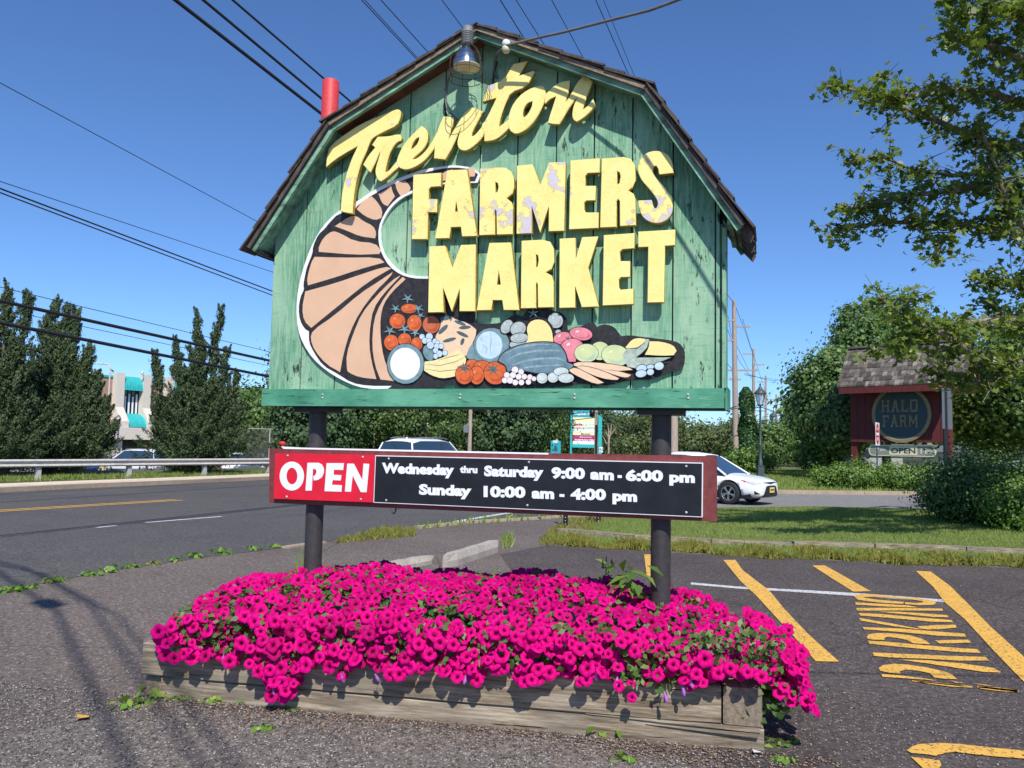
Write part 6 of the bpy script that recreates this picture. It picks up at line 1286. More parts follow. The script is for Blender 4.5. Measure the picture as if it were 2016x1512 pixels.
# left of the frame to the sign: heights from the tops in the photograph at the trees' distance
def topz(px, py, d): return D(px, py, d).z
def relx(px, d, x0): return D(px, 880, d).x - x0
def jun(label, d, px0, sp, seed):
    x0 = D(px0, 880, d).x; juniper(label, x0, d, [(relx(px, d, x0), topz(px, py, d), w) for px, py, w in sp], 0, seed, 1)
jun('dark juniper cut by the left edge of the photograph, behind the guardrail', 31, -20, [(-60, 540, 1.3), (-5, 568, .8), (38, 582, .55), (25, 680, 1.1), (10, 740, 2.0), (-70, 640, 2.2), (60, 800, 1.3)], 3)
jun('many topped dark juniper behind the guardrail, left of the pale building', 34, 110, [(92, 592, .5), (136, 600, .5), (72, 612, .5), (116, 605, .5), (100, 650, 1.2), (55, 700, 1.2), (125, 690, 1.6), (165, 690, .9), (185, 740, .9), (205, 790, .7), (60, 770, 1.7), (150, 770, 2.1), (228, 840, .6), (100, 820, 2.2), (20, 800, 1.4)], 4)
jun('dark juniper with two vine covered tops between the building and the sign', 36, 375, [(376, 616, .55), (422, 612, .35), (335, 672, .4), (292, 692, .22), (300, 732, .25), (385, 680, 1.0), (440, 690, .6), (462, 735, .5), (360, 740, 1.5), (415, 760, 1.6), (310, 795, .9), (468, 790, .9), (385, 810, 2.0), (345, 840, 1.5), (440, 840, 1.4)], 5)
nr = np.random.default_rng(21)
broad_tree('leafy_tree', 'small green tree in ivy left of the sign, behind the chain link fence', D(500, 880, 50).x, 50, 6, 2.8, 2.0, 2.6, 60, 130, .15, 'maple', low=-1)
broad_tree('leafy_tree', 'wide green tree just behind the left edge of the sign', D(570, 880, 56).x, 56, 7, 3.2, 2.6, 3.2, 70, 130, .16, 'maple', low=-1)
pine0 = broad_tree('pine_tree', 'bushy pine behind the left dark post', D(600, 880, 47).x, 47, 8, 2.5, 3.6, 3.5, 120, 130, .13, 'pine', 'row of bushy pines across the road', low=-1, blob=.42)
pine1 = broad_tree('pine_tree', 'bluish pine over the right half of the white estate car', D(835, 880, 50).x, 50, 8, 2.2, 3.3, 3.0, 90, 110, .11, 'dark_bush', 'row of bushy pines across the road', low=-1, blob=.36)
pl_ = ['pine directly right of the left dark post', 'second pine right of the left dark post', 'dark pine over the left end of the chain link fence', 'dark pine behind the roof of the white estate car', 'pine left of the mossy pole', 'broad pine right of the mossy pole', 'pine midway between the mossy pole and the tree sign', 'pine left of the small tree sign', 'pine between the tree sign and the plaza sign', 'pine behind the plaza sign']
for i, (px, d, s) in enumerate([(655, 49, 1.0), (705, 50, 1.1), (760, 54, 1.25), (815, 56, 1.15), (868, 57, 1.25), (955, 58, 1.2), (1010, 60, 1.1), (1060, 63, 1.15), (1105, 80, 1.0), (1160, 92, 1.05)]):
    copy_tree(pine0 if i not in (1, 4, 7) else pine1, (D(px, 880, d).x, d, 0), rng.uniform(0, 6), pl_[i], (s, s, s * rng.uniform(.9, 1.1)))
dt = empty('dead_tree', 'bare pale dead tree right of the plaza sign', 'tree', (D(1200, 880, 70).x, 70, 0)); mb = MB()
f4 = Frame(dt.location.x, 70, 0); z4 = lambda x, y: (lambda a: (a[0], 0, a[1]))(f4.at(1060 + x / 12.6, 790 + y / 12.6))
for l, r_ in (([(1740, 1300), (1745, 1000), (1780, 830), (1800, 700), (1810, 560)], .09), ([(1745, 1000), (1735, 700), (1720, 540)], .07), ([(1740, 880), (1850, 760), (1940, 620)], .06), ([(1735, 880), (1680, 780), (1670, 700)], .05), ([(1690, 1060), (1620, 900), (1570, 850)], .05), ([(1785, 800), (1740, 700)], .04)): mb.tube([z4(*q_) for q_ in l], [r_ * (1 - .7 * i / (len(l) - 1)) for i in range(len(l))], 'pole_wood', 5)
mb.build('trunk', dt)
# distant wood
per = 95; n = 1500; px = nr.uniform(1130, 1640, n); d = nr.uniform(130, 230, n); cx = np.array([D(a, 880, b).x for a, b in zip(px, d)])
top = 3.6 + 3.2 * nr.random(n) + 1.0 * np.sin(px * .035); top = np.where(px < 1280, top + 2.2, top); top = np.where(px > 1470, top * .55, top)
t_ = nr.random(n) ** .5; c = np.stack([cx, d, top * t_], 1); off = nr.normal(size=(n, per, 3)) * np.array([1.1, 1.1, .7]); q_ = (c[:, None] + off).reshape(-1, 3); keep = q_[:, 2] > 0
tag(stuff(leaves_mesh('distant_wood', q_[keep], (off + nr.normal(size=off.shape) * .6 + np.array([0, -.4, .6])).reshape(-1, 3)[keep], nr.uniform(.2, .42, keep.sum()), 'forest')), 'distant line of green woodland along the horizon under the sign', 'woodland')
per = 60; n = 900; px = nr.uniform(-500, 1120, n); d = nr.uniform(95, 140, n); cx = np.array([D(a, 880, b).x for a, b in zip(px, d)]); top = 5 + 3.2 * nr.random(n); c = np.stack([cx, d, top * nr.random(n) ** .5], 1); off = nr.normal(size=(n, per, 3)) * np.array([1.3, 1.3, .8]); q_ = (c[:, None] + off).reshape(-1, 3); keep = q_[:, 2] > 0
tag(stuff(leaves_mesh('far_tree_line', q_[keep], (off + nr.normal(size=off.shape) * .6 + np.array([0, -.4, .6])).reshape(-1, 3)[keep], nr.uniform(.35, .7, keep.sum()), 'forest')), 'line of trees behind the pale building on the left', 'woodland')
n = 700; px = nr.uniform(1560, 2500, n); d = nr.uniform(75, 110, n); cx = np.array([D(a, 880, b).x for a, b in zip(px, d)]); top = 4 + 5 * nr.random(n); c = np.stack([cx, d, top * nr.random(n) ** .5], 1); off = nr.normal(size=(n, per, 3)) * np.array([1.2, 1.2, .8]); q_ = (c[:, None] + off).reshape(-1, 3); keep = q_[:, 2] > 0
tag(stuff(leaves_mesh('far_right_wood', q_[keep], (off + nr.normal(size=off.shape) * .6 + np.array([0, -.4, .6])).reshape(-1, 3)[keep], nr.uniform(.3, .6, keep.sum()), 'maple')), 'mass of trees behind the Halo Farm sign at the right edge', 'woodland')
# ivy clad pole, bushes and leafy trees on the right
q = D(1474, 905, 57); iv = empty('ivy_column', 'tall narrow pillar of ivy right of the tall weathered pole', 'tree', (q.x, 57, 0)); MB().tube([(0, 0, 0), (0, 0, topz(1468, 775, 57))], .12, 'pole_wood', 8).build('trunk', iv)
H = topz(1470, 763, 57); m_ = 9000; t = nr.uniform(0, 1, m_); a = nr.uniform(0, 6.283, m_); w = (.78 - .42 * t) * (1 + .18 * np.sin(t * 17 + a * 2)) * nr.uniform(.8, 1.1, m_); w = np.where(t > .93, w * (1.05 - t) * 8.3, w)
p = np.stack([w * np.cos(a) - .35 * t + .15, w * np.sin(a), t * H], 1); stuff(leaves_mesh('foliage', p, np.stack([np.cos(a), np.sin(a), a * 0 + .5], 1) + nr.normal(size=p.shape) * .5, nr.uniform(.12, .2, m_), 'ivy', iv, 'leaf', aspect=1.3))
broad_tree('round_bush', 'round green bush tree behind the two lanterns', D(1513, 880, 70).x, 70, 5, 1.5, 2.1, 2.1, 60, 120, .14, 'maple', low=-1)
broad_tree('round_bush', 'low light green bush at the foot of the ivy pillar', D(1470, 880, 52).x, 52, 2, 1.6, .75, .75, 40, 110, .11, 'bush', low=-1, blob=.3)
broad_tree('round_bush', 'dark rounded shrub below the big tree, left of the farm sign', D(1605, 880, 60).x, 60, 2, 1.3, .9, .85, 30, 110, .12, 'dark_bush', low=-1, blob=.3)
def bt(label, px, d, rxpx, pyt, pyb, cl, leaf, mat='maple', per=170, name='leafy_tree', blob=.5): 
    zt_, zb2 = topz(px, pyt, d), max(.2, topz(px, pyb, d)); s = rxpx / FPX * d; return broad_tree(name, label, D(px, 880, d).x, d, zt_, s, (zt_ - zb2) / 2, (zt_ + zb2) / 2, cl, per, leaf, mat, None, s * .9, blob, -1)
bt('big broad leaved tree left of the Halo Farm sign roof', 1632, 47, 70, 690, 900, 130, .15)
bt('tall broad leaved tree rising behind the Halo Farm sign', 1745, 54, 82, 585, 860, 170, .16)
bt('broad leaved tree filling the gap left of the farm sign ridge', 1688, 51, 60, 612, 880, 130, .16)
bt('dark lower tree directly left of the Halo Farm sign', 1662, 44, 42, 760, 890, 80, .14, 'dark_bush')
bt('tree behind the right end of the Halo Farm sign', 1868, 50, 75, 640, 870, 150, .15)
bt('yellowish tree at the right edge behind the grey sign blades', 1950, 43, 85, 690, 900, 170, .14, 'plane_leaf')
bt('tree crown at the far right edge of the photograph', 2060, 40, 90, 560, 900, 170, .14, 'maple')
def shrub(label, px, pyb, w, h, cl, mat, leaf, name='shrub', d=None, per=150):
    g = G(px, pyb); y = d or g.y; x = D(px, pyb, y).x; s = w / FPX * y / 2; hz_ = h / FPX * y; root = empty(name, label, 'shrub', (x, y, 0)); mb = MB()
    for k in range(7): a = k * .9; mb.tube([(math.cos(a) * .08, math.sin(a) * .08, 0), (math.cos(a) * s * .6, math.sin(a) * s * .5, hz_ * .7)], [.025, .008], 'bark', 5)
    mb.build('stems', root); p, nm = crown_points(0, 0, hz_ * .45, s, min(s, 1.6), hz_ * .5, cl, per, .11 * (s + hz_) ** .8, .9, .35, -1); k_ = p[:, 2] > .02; stuff(leaves_mesh('foliage', p[k_], nm[k_], nr.uniform(.7, 1.3, k_.sum()) * leaf, mat, root, 'leaf', aspect=1.2)); return root
shrub('low spreading bush of bright leaves, leftmost below the Halo Farm sign', 1645, 962, 95, 44, 40, 'bush', .085); shrub('bright leafy bush between the low spreading bush and the do not enter post', 1700, 964, 80, 47, 40, 'bush', .085); shrub('leafy bush right behind the do not enter post', 1765, 966, 100, 50, 50, 'bush', .085); shrub('bush at the foot of the right red support of the farm sign', 1840, 968, 90, 52, 45, 'bush', .085); shrub('dark hollow bush behind the low spreading bush', 1680, 950, 60, 40, 25, 'dark_bush', .085, d=37)
shrub('climbing vine growing up beside the left support of the Halo Farm sign', 1694, 950, 20, 64, 14, 'bush', .07, 'climbing_vine', 36.5); shrub('climbing vine reaching up to the OPEN board', 1748, 950, 18, 60, 10, 'bush', .07, 'climbing_vine', 36.5)
shrub('big dark green bush at the right edge, its foot on the lawn', 1925, 1032, 190, 140, 120, 'dark_bush', .065, per=200); shrub('feathery light green bush in the lower right corner of the lawn', 2015, 1046, 130, 120, 80, 'bush', .06, per=180); shrub('bush beyond the right edge, joined to the big dark one', 2130, 1040, 200, 170, 80, 'dark_bush', .07); shrub('bush with pale yellow flower spikes behind the big dark bush', 1940, 985, 130, 75, 60, 'bush', .075); shrub('left shoulder of bushes where the driveway meets the hedge', 1862, 1000, 70, 60, 40, 'dark_bush', .07)
# near plane tree: trunk outside the frame on the right, boughs reaching in
TR = Vector((12.6, 15.5, 0)); pt = empty('plane_tree', 'near plane tree whose lobed leaves and boughs reach in from the right edge', 'tree', TR)
limbs = [[(2260, 20, 14), (2120, 55, 12.6), (2016, 40, 11.8), (1950, 22, 11.3), (1885, 30, 11)], [(2260, -60, 14), (2120, -30, 12.6), (2016, -10, 11.6), (1940, -20, 11.2), (1880, -8, 11)], [(2260, 120, 14), (2120, 150, 13), (2016, 118, 12.2), (1960, 92, 11.8), (1925, 78, 11.5), (1880, 84, 11.2)], [(2260, 300, 15.5), (2100, 320, 15), (2016, 288, 14.6), (1960, 285, 14.2), (1900, 262, 13.9), (1830, 232, 13.5), (1760, 205, 13.2), (1700, 180, 13), (1645, 172, 12.8)], [(2260, 210, 15.5), (2100, 220, 15), (2016, 205, 13.6), (1940, 180, 13.2), (1880, 178, 12.8), (1800, 190, 12.5), (1720, 185, 12.3)],
 [(2260, 480, 15.5), (2100, 440, 15), (2016, 385, 14.5), (1982, 366, 14.2), (1930, 368, 13.9), (1870, 376, 13.6), (1790, 385, 13.3), (1720, 402, 13.1), (1665, 418, 12.9)], [(1982, 366, 14.2), (1940, 340, 14.5), (1880, 345, 14.6), (1800, 335, 14.7), (1740, 310, 14.7), (1670, 312, 14.7)], [(2260, 520, 15.5), (2100, 480, 15), (2016, 462, 14.6), (1950, 450, 14.3), (1900, 442, 14), (1820, 440, 13.8), (1740, 436, 13.5), (1655, 452, 13.2)],
 [(1900, 442, 14), (1860, 470, 13.8), (1845, 500, 13.7)], [(2260, 640, 15.5), (2100, 600, 15), (2016, 560, 14.6), (1960, 555, 14.3), (1930, 545, 14)], [(2260, 700, 15.5), (2100, 660, 15), (2016, 632, 14.3), (1940, 632, 14), (1860, 642, 13.6), (1790, 660, 13.2), (1730, 690, 13)],
 [(2260, 800, 15.5), (2100, 730, 14.6), (2016, 715, 14), (1950, 708, 13.7), (1905, 695, 13.4), (1885, 672, 13.2), (1840, 650, 13), (1790, 628, 12.8), (1730, 585, 12.7)], [(2260, 560, 15.5), (2120, 520, 14), (2040, 470, 13.8), (1990, 420, 13.6), (1960, 330, 13.3), (1930, 250, 13)], [(2260, 760, 15.5), (2120, 700, 15.8), (2016, 660, 16.2), (1960, 610, 16.4), (1930, 590, 16.4)], [(2016, 715, 14), (1960, 745, 14), (1900, 760, 14), (1850, 735, 14)]]
mb = MB(); trunk(mb, Vector((0, 0, 0)), Vector((.2, 0, 9.5)), .32, .14, 'plane_bark', .2, 14); LP, LN = [], []
for li, L_ in enumerate(limbs):
    P3 = [D(*q_) - TR for q_ in L_]; m0 = len(P3)
    if L_[0][0] > 2200: P3 = [Vector((.1, 0, P3[0].z - .6))] + P3[1:]
    r0 = .085 if L_[0][0] > 2200 else .035; mb.tube(P3, [r0 * (1 - .86 * i / (len(P3) - 1)) + .008 for i in range(len(P3))], 'plane_bark', 7)
    seg = [(P3[i], P3[i + 1]) for i in range(len(P3) - 1)]; tot = sum((b - a).length for a, b in seg); s = tot * (.22 if L_[0][0] > 2200 else .05)
    while s < tot:
        q_ = s; 
        for a, b in seg:
            l = (b - a).length
            if q_ <= l: p0 = a.lerp(b, q_ / l); dr = (b - a).normalized(); break
            q_ -= l
        f = s / tot
        for _ in range(2):
            td = (dr * .7 + Vector((rng.gauss(0, .8), rng.gauss(0, .7), rng.gauss(.12, .42)))).normalized(); tl = rng.uniform(.25, .85) * (1.15 - .55 * f); p1 = p0 + td * tl * .5 + Vector((0, 0, .02)); p2 = p0 + td * tl + Vector((0, 0, -.05))
            mb.tube([p0, p1, p2, p2 + td * rng.uniform(0, .22)], [.014, .010, .006, .003], 'plane_bark', 4, caps=False)
            for _k in range(rng.randrange(9, 16)):
                c = p0.lerp(p2, rng.uniform(.35, 1.08)) + Vector((rng.gauss(0, .09), rng.gauss(0, .09), rng.gauss(-.01, .07))); LP.append(c); LN.append(Vector((rng.gauss(0, .55), rng.gauss(-.2, .55), rng.uniform(.25, 1))))
        s += rng.uniform(.11, .19)
    for _k in range(14): LP.append(P3[-1] + Vector((rng.gauss(0, .13), rng.gauss(0, .13), rng.gauss(0, .08)))); LN.append(Vector((rng.gauss(0, .6), rng.gauss(0, .6), .6)))
mb.build('trunk', pt)
sel = [i for i, p in enumerate(LP) if (lambda v: abs(v.dot(Rv) / v.dot(Fv)) < .63)((p + TR) - Vector((0, 0, EYE)))]; sel.sort(key=lambda i: (LP[i] + TR).length); big = set(sel[:300]); rest = [i for i in range(len(LP)) if i not in big]
A = lambda l: np.array([tuple(v) for v in l]); stuff(leaves_mesh('leaves', A([LP[i] for i in rest]), A([LN[i] for i in rest]), nr.uniform(.08, .14, len(rest)), 'plane_leaf', pt, 'plane'))
# crown of the same tree out of frame above and beside, which shades the lawn
p, nm = crown_points(4.4, .0, 8.8, 4.6, 4.6, 3.0, 42, 45, .5, .6, .4, -1); vv = p + np.array(TR) - np.array([0, 0, EYE]); dep = vv @ np.array(Fv); xx = vv @ np.array(Rv) / dep; yy = vv @ np.array(Uv) / dep; out = (np.abs(xx) > .655) | (np.abs(yy) > .50); stuff(leaves_mesh('upper_leaves', p[out], nm[out], nr.uniform(.10, .18, out.sum()), 'plane_leaf', pt, 'plane'))
lm = [leaves_mesh('leaf', np.zeros((1, 3)), np.array([[.1 * k, .1, 1.0]]), np.array([.12]), 'plane_leaf', pt, 'plane') for k in range(4)]; lmd = [o.data for o in lm]; 
for o in lm: bpy.data.objects.remove(o)
for i in big:
    o = link('leaf', lmd[i % 4], pt); o.location = LP[i]; o.rotation_euler = (Vector(LN[i]).to_track_quat('Z', 'Y') @ Euler((0, 0, rng.uniform(0, 6.28))).to_quaternion()).to_euler(); s = rng.uniform(.65, 1.2); o.scale = (s, s, s)
mb = MB()
for px, py in [(1712, 220), (1715, 455), (1898, 500), (1962, 527), (1795, 230)]: mb.lathe([(0, -.02), (.015, -.014), (.02, 0), (.015, .014), (0, .02)], 'bark', 8, Matrix.Translation(D(px, py, 13.2) - TR)); mb.tube([D(px, py, 13.2) - TR, D(px + 4, py - 12, 13.2) - TR], .002, 'bark', 3)
mb.build('seed_balls', pt)

# ------------------------------------------------------------------ grass, weeds and litter
def in_poly(x, y, poly):
    c = np.zeros(len(x), bool); n = len(poly); j = n - 1
    for i in range(n):
        xi, yi = poly[i][:2]; xj, yj = poly[j][:2]; m_ = ((yi > y) != (yj > y)) & (x < (xj - xi) * (y - yi) / (yj - yi + 1e-12) + xi); c ^= m_; j = i
    return c
def blades(name, x, y, h, mat, wid=.5, z=0.02, lean=.35):
    n = len(x); pos = np.stack([x, y, z + h * .45], 1); nm = nr.normal(size=(n, 3)) * np.array([1, 1, .15]) + np.array([0, -.4, 0.1]); up = nr.normal(size=(n, 3)) * lean + np.array([0, 0, 1]); return leaves_mesh(name, pos, nm, h, mat, None, 'tri', up, wid)
LP_ = [(p.x, p.y) for p in LW + LF]; n = 190000; x = nr.uniform(min(p[0] for p in LP_), max(p[0] for p in LP_), n); y = nr.uniform(min(p[1] for p in LP_), max(p[1] for p in LP_), n); k_ = in_poly(x, y, LP_); x, y = x[k_], y[k_]
tag(stuff(blades('grass', x, y, nr.uniform(.018, .045, len(x)), 'lawn_blade', .40)), 'mown grass of the lawn behind the parking bays', 'grass')
# browner weedy border along the lawn's near edge and old timber edging
ed = [p for p in LW]; n = 17000; t = nr.uniform(0, len(ed) - 1.001, n); i0 = t.astype(int); f = t - i0; E_ = np.array([(p.x, p.y) for p in ed]); bx = E_[i0] * (1 - f)[:, None] + E_[i0 + 1] * f[:, None]; off = np.abs(nr.normal(size=n)) * .38 - .16 + .10 * np.sin(bx[:, 0] * 3) + .06 * np.sin(bx[:, 0] * 11); bx[:, 1] += off; bx[:, 0] += nr.normal(size=n) * .05
tag(stuff(blades('border_weeds', bx[:, 0], bx[:, 1], nr.uniform(.02, .085, n) * (1 + .5 * np.sin(bx[:, 0] * 7)), 'dry_weed', .55, .01, .6)), 'yellowing weeds along the near edge of the lawn', 'weeds')
te = empty('timber_edging', 'half buried grey timbers edging the lawn', 'edging'); TE = [G(1100, 1051), G(1250, 1064), G(1400, 1072), G(1560, 1078), G(1720, 1082), G(1900, 1088), G(2120, 1098)]
for a, b in zip(TE, TE[1:]): d = b - a; T_ = Matrix.Translation(a) @ Matrix.Rotation(math.atan2(d.y, d.x), 4, 'Z'); MB().box((.01, -.08, 0), (d.length - .02, .08, .085 + rng.uniform(0, .02)), 'timber', T_).build('timber', te)
n = 60000; x = nr.uniform(6, 46, n); y = nr.uniform(29, 62, n); k_ = in_poly(x, y, [(p.x, p.y) for p in DR_F[1:]] + [(60, 36), (60, 62), (14, 62)]); tag(stuff(blades('far_grass', x[k_], y[k_], nr.uniform(.06, .16, k_.sum()), 'lawn_blade', .5)), 'grass beyond the driveway under the Halo Farm bushes', 'grass')
n = 14000; t = nr.uniform(0, 30, n); base = np.array(gp0)[None, :] + np.array(gd)[None, :] * (t[:, None] - 6); wv = nr.uniform(-.5, 2.2, n); x = base[:, 0] - gn.x * wv; y = base[:, 1] - gn.y * wv; tag(stuff(blades('verge_grass', x, y, nr.uniform(.04, .13, n), 'lawn_blade', .4)), 'rough grass under and behind the guardrail', 'grass')
def tuft(label, p, s, mat='weed', n=26, group='weed tufts along the road edge', name='weed'):
    root = empty(name, label, 'weed', (p.x, p.y, 0), 0, group); a = nr.uniform(0, 6.28, n); r = nr.uniform(.1, 1, n) * s; pos = np.stack([np.cos(a) * r, np.sin(a) * r * .8, nr.uniform(.02, .5, n) * s * .7], 1); nm = np.stack([np.cos(a), np.sin(a), a * 0 + 1.0], 1) + nr.normal(size=(n, 3)) * .35
    stuff(leaves_mesh('leaves', pos, nm, nr.uniform(.35, .6, n) * s * .85, mat, root, 'leaf', aspect=1.1)); return root
# labels: (x, y, size, what)
for px, py, s, lab, m_ in [(20, 1166, .16, 'weed tuft on the road edge at the left of the photograph', 'weed'), (60, 1160, .12, 'small weed tuft just right of the leftmost one on the road edge', 'weed'), (100, 1148, .10, 'thin weed patch on the road edge, second gap from the left', 'dry_weed'), (110, 1145, .14, 'bushy weed clump on the road edge below the junipers', 'weed'), (178, 1134, .14, 'dark green weed clump on the road edge', 'weed'), (215, 1127, .18, 'largest leafy weed clump on the road edge', 'weed'), (260, 1118, .14, 'weed clump right of the largest one on the road edge', 'weed'), (300, 1112, .12, 'weed clump midway along the road edge', 'dry_weed'), (345, 1106, .14, 'grassy clump on the road edge toward the flowers', 'weed'), (382, 1099, .16, 'dense weed clump on the road edge near the flowers', 'weed'), (435, 1091, .20, 'tall weed behind the left end of the petunias', 'weed'), (500, 1083, .15, 'low weed strip left of the left dark post', 'weed'), (545, 1078, .14, 'weed strip touching the left dark post', 'weed')]: tuft(lab, G(px, py), s, m_)
def patch(name, lab, pts, h, mat, n, wid=.5): 
    g = [G(*q_) for q_ in pts]; x0, x1 = min(p.x for p in g), max(p.x for p in g); y0, y1 = min(p.y for p in g), max(p.y for p in g); x = nr.uniform(x0, x1, n * 3); y = nr.uniform(y0, y1, n * 3); k_ = in_poly(x, y, [(p.x, p.y) for p in g]); x, y = x[k_][:n], y[k_][:n]
    tag(stuff(blades(name, x, y, nr.uniform(.5, 1.2, len(x)) * h, mat, wid, .01, .5)), lab, 'weeds')
patch('weed_patch', 'ragged green and yellow weeds right of the left dark post', [(650, 1072), (720, 1066), (815, 1058), (820, 1044), (750, 1042), (700, 1058)], .08, 'dry_weed', 600); patch('weed_patch', 'weeds along the broken kerb behind the hours board', [(820, 1045), (1000, 1028), (1110, 1022), (1110, 1016), (1000, 1020), (820, 1036)], .09, 'weed', 300); patch('weed_patch', 'clump of grass at the end of the long wheel stop', [(985, 1082), (1012, 1080), (1010, 1062), (990, 1064)], .13, 'lawn_blade', 90, .3); patch('weed_patch', 'weedy ground left of the lawn corner', [(1060, 1078), (1130, 1072), (1200, 1022), (1120, 1022), (1075, 1050)], .07, 'dry_weed', 900)
for px, py, s, lab in [(300, 1372, .13, 'leafy weed at the left end of the planter'), (290, 1385, .07, 'small weed in front of the planter left end'), (345, 1378, .07, 'low weed right of the leafy one at the planter foot'), (375, 1376, .07, 'pale weed at the planter foot, under the left petunias'), (420, 1382, .09, 'spreading weed at the planter foot'), (480, 1385, .07, 'small weed below the lowest hanging petunias'), (560, 1392, .08, 'weed in the shade of the lowest petunias'), (670, 1392, .12, 'dark weed at the planter foot, left of centre'), (515, 1438, .08, 'weed alone on the gravel in front of the planter'), (575, 1402, .06, 'tiny weed right of the lone gravel weed'), (800, 1410, .06, 'weed at the foot of the planter near its middle'), (1195, 1445, .13, 'grass tuft against the lower timber'), (1225, 1500, .09, 'small plant at the bottom edge below the timber'), (1530, 1468, .09, 'leafy weed right of the planter corner'), (1565, 1462, .06, 'small weed farthest right of the planter corner'), (1545, 1500, .08, 'weed at the bottom edge right of the planter'), (250, 1395, .12, 'yellowish weed left of the planter')]: tuft(lab, G(px, py), s, 'weed', 22, 'weeds around the planter')
# broad leaved weed among the flowers, and long grass blades
PLF = Matrix.Translation(PL0) @ Matrix.Rotation(PYAW, 4, 'Z')
tw = empty('tall_weed', 'tall weed with long jagged leaves growing through the petunias before the right post', 'weed', PLF @ Vector((PLEN * .80, .55, .55))); k = 26; a = nr.uniform(0, 6.28, k); rr_2 = nr.uniform(.05, .19, k); pos = np.stack([np.cos(a) * rr_2, np.sin(a) * rr_2, nr.uniform(.12, .32, k)], 1); up = np.stack([np.cos(a), np.sin(a), a * 0 - .15], 1)
MB().tube([(0, 0, -.3), (.01, 0, .1), (0, 0, .32)], .005, 'bed_leaf', 5).build('stem', tw); lo_ = leaves_mesh('leaves', pos, np.stack([np.cos(a) * .3, np.sin(a) * .3, a * 0 + 1], 1) + nr.normal(size=(k, 3)) * .25, nr.uniform(.11, .17, k), 'bush', tw, 'leaf', up, .55); stuff(lo_)
t2 = empty('weed_sprig', 'thin dark weed standing up at the back of the petunias left of the right post', 'weed', PLF @ Vector((PLEN * .745, 1.25, .62))); MB().tube([(0, 0, -.3), (0, 0, .2)], .004, 'bed_leaf', 5).build('stem', t2); k = 14; a = nr.uniform(0, 6.28, k); pos = np.stack([np.cos(a) * .035, np.sin(a) * .035, nr.uniform(.02, .22, k)], 1); stuff(leaves_mesh('leaves', pos, nr.normal(size=(k, 3)) + np.array([0, -1, .5]), nr.uniform(.06, .09, k), 'bush', t2, 'leaf', np.stack([np.cos(a), np.sin(a), a * 0 + .8], 1), .5))
for u, lab, cs in ((.62, 'cluster of long grass blades sticking up behind the left end of the petunias', [(-.10, .0, .22), (-.03, .02, .26), (.05, .0, .12), (-.12, .0, .10), (.10, 0, .08)]), (2.03, 'single upright grass blade in front of the wheel stop', [(.01, 0, .17), (.04, 0, .10)])):
    gb = empty('grass_blades', lab, 'weed', PLF @ Vector((u, .9, .60))); mb = MB()
    for dx, dy, h in cs:
        w = .007; mb.add([(-w, 0, -.2), (w, 0, -.2), (dx * .4 - w, dy, h * .6), (dx * .4 + w, dy, h * .6), (dx * 1.1, dy, h)], [(0, 1, 3, 2), (2, 3, 4)], 'weed')
    mb.build('blade', gb)
# loose stones, chips and dead leaves
n = 42000; x = nr.uniform(-4.6, 2.6, n); y = nr.uniform(3.2, 5.6, n); k_ = ~in_poly(x, y, [tuple((PLF @ Vector(c))[:2]) for c in ((0, -.0, 0), (PLEN, -.0, 0), (PLEN, PW, 0), (0, PW, 0))]); x, y = x[k_], y[k_]
dfr = np.array([(PLF.inverted() @ Vector((a, b, 0))).y for a, b in zip(x, y)]); inu = np.array([(PLF.inverted() @ Vector((a, b, 0))).x for a, b in zip(x, y)]); k_ = nr.random(len(x)) < np.where((dfr < 0) & (inu < PLEN + .1) & (dfr > -1.6), 1.0, .10); x, y = x[k_], y[k_]
def scatter(name, lab, cat, x, y, s0, s1, mats, flat=.6):
    mb_v = []; F = []; m_ = len(x); base = np.array([(1, 0, 0), (0, 1, 0), (-1, 0, 0), (0, -1, 0), (0, 0, 1), (0, 0, -1)], float); tri = [(0, 1, 4), (1, 2, 4), (2, 3, 4), (3, 0, 4), (1, 0, 5), (2, 1, 5), (3, 2, 5), (0, 3, 5)]
    s = nr.uniform(s0, s1, m_) ** 1.0; R = nr.uniform(.5, 1.3, (m_, 6, 3)); a = nr.uniform(0, 6.28, m_); V = base[None] * R * s[:, None, None] * np.array([1, .75, flat]); c, d = np.cos(a)[:, None], np.sin(a)[:, None]; V = np.stack([V[..., 0] * c - V[..., 1] * d, V[..., 0] * d + V[..., 1] * c, V[..., 2]], -1) + np.stack([x, y, .01 + s * flat * .4], 1)[:, None]
    T_ = (np.array(tri)[None] + (np.arange(m_) * 6)[:, None, None]).reshape(-1, 3); me = bpy.data.meshes.new(name); me.vertices.add(m_ * 6); me.vertices.foreach_set('co', V.reshape(-1).astype(np.float32)); me.loops.add(len(T_) * 3); me.polygons.add(len(T_)); me.loops.foreach_set('vertex_index', T_.reshape(-1).astype(np.int32)); me.polygons.foreach_set('loop_start', np.arange(0, len(T_) * 3, 3, dtype=np.int32)); me.polygons.foreach_set('loop_total', np.full(len(T_), 3, dtype=np.int32))
    for q_ in mats: me.materials.append(M[q_])
    me.polygons.foreach_set('material_index', np.repeat(nr.integers(0, len(mats), m_), 8).astype(np.int32)); me.update(calc_edges=True); o = link(name, me); tag(stuff(o), lab, cat)
M['stone_dark'] = plain('dark_stone', (.06, .058, .06), .9, .3, 40); M['stone_mid2'] = plain('light_grey_stone', (.27, .25, .245), .9, .3, 40); M['stone_mid'] = plain('grey_stone', (.17, .16, .16), .9, .3, 40); M['stone_pale'] = plain('pale_stone', (.36, .34, .33), .9, .3, 40); M['chip'] = plain('wood_chip', (.30, .20, .13), .9, .35, 30); M['chip_dark'] = plain('brown_leaf_litter', (.10, .06, .04), .9, .35, 30)
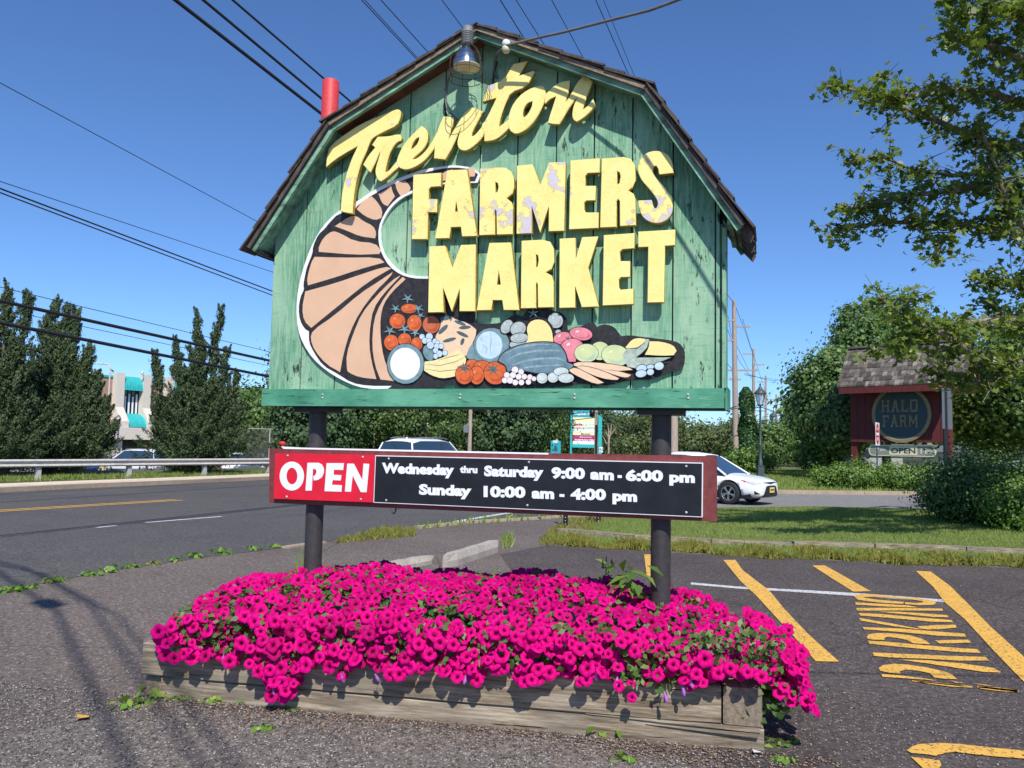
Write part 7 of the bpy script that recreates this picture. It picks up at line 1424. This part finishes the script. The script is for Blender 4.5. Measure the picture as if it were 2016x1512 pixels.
scatter('gravel', 'loose grey gravel on the ground in front of the planter', 'gravel', x, y, .003, .0095, ['stone_dark', 'stone_mid', 'stone_mid', 'stone_dark', 'stone_pale', 'stone_mid2'])
n = 2600; u = nr.uniform(-.1, PLEN + .35, n); v = -np.abs(nr.normal(size=n)) * .18 - .01; w = [PLF @ Vector((a, b, 0)) for a, b in zip(u, v)]; scatter('leaf_litter', 'brown wood chips and dead leaves along the foot of the planter', 'litter', np.array([q_.x for q_ in w]), np.array([q_.y for q_ in w]), .004, .016, ['chip', 'chip_dark', 'chip_dark', 'chip'], .18)
n = 2600; px = nr.uniform(0, 2016, n); py = nr.uniform(1080, 1480, n); w = [G(a, b) for a, b in zip(px, py)]; scatter('grit', 'pale grit scattered over the parking lot', 'gravel', np.array([q_.x for q_ in w]), np.array([q_.y for q_ in w]), .003, .009, ['stone_pale', 'stone_mid', 'chip', 'stone_dark'], .5)
for px, py, s, lab in [(162, 1420, .045, 'yellow fallen leaf at the bottom left on the gravel'), (1490, 1489, .03, 'pale scrap of paper beside the planter corner')]:
    q_ = G(px, py); o = leaves_mesh('fallen_leaf' if s > .04 else 'paper_scrap', np.array([[q_.x, q_.y, .022]]), np.array([[.1, .1, 1.0]]), np.array([s * 1.8]), 'yellow_line' if s > .04 else 'white_vinyl', None, 'leaf', aspect=1.6); tag(o, lab, 'leaf' if s > .04 else 'litter')

pl9 = pole('wooden pole standing beside the car park beyond the left edge of the photograph', -1872, 905, 5, 9.6, .15, [(9.1, 2.0, 0)])
for lab, dx, dz, r in (('thickest service cable slung overhead from behind the camera to the off frame pole', 0, 0, .027), ('middle service cable, slightly above the thickest one overhead', .25, .25, .022), ('lowest and right hand service cable overhead', .62, -.2, .02)):
    pts = [(4.2 + dx, -11.0, 9.3 + dz), (-.29 + dx, -4.1, 9.0 + dz), (-2.7 + dx, -.4, 8.95 + dz), (-4.6 + dx, 1.7, 9.0 + dz), (-6.4 + dx * .5, 3.0, 9.1 + dz), (pl9.location.x, 5, 9.2 + dz * .4)]
    o = MB().tube(pts, r, 'wire', 6).build('service_cable'); tag(o, lab, 'cable', 'service cables overhead at the left')
MB().tube([(-2.85, -.15, 8.9), (-3.1, .1, 8.9)], .11, 'wire', 8).build('splice_case', None); tag(bpy.data.objects['splice_case'], 'fat splice case on the service cable over the left of the car park', 'cable box')

pr9 = pole('wooden pole at the end of the supply cable beyond the right edge of the photograph', 1008, 905, 2, 8.9, .14, []); pr9.location = (8.5, -1.5, 0)
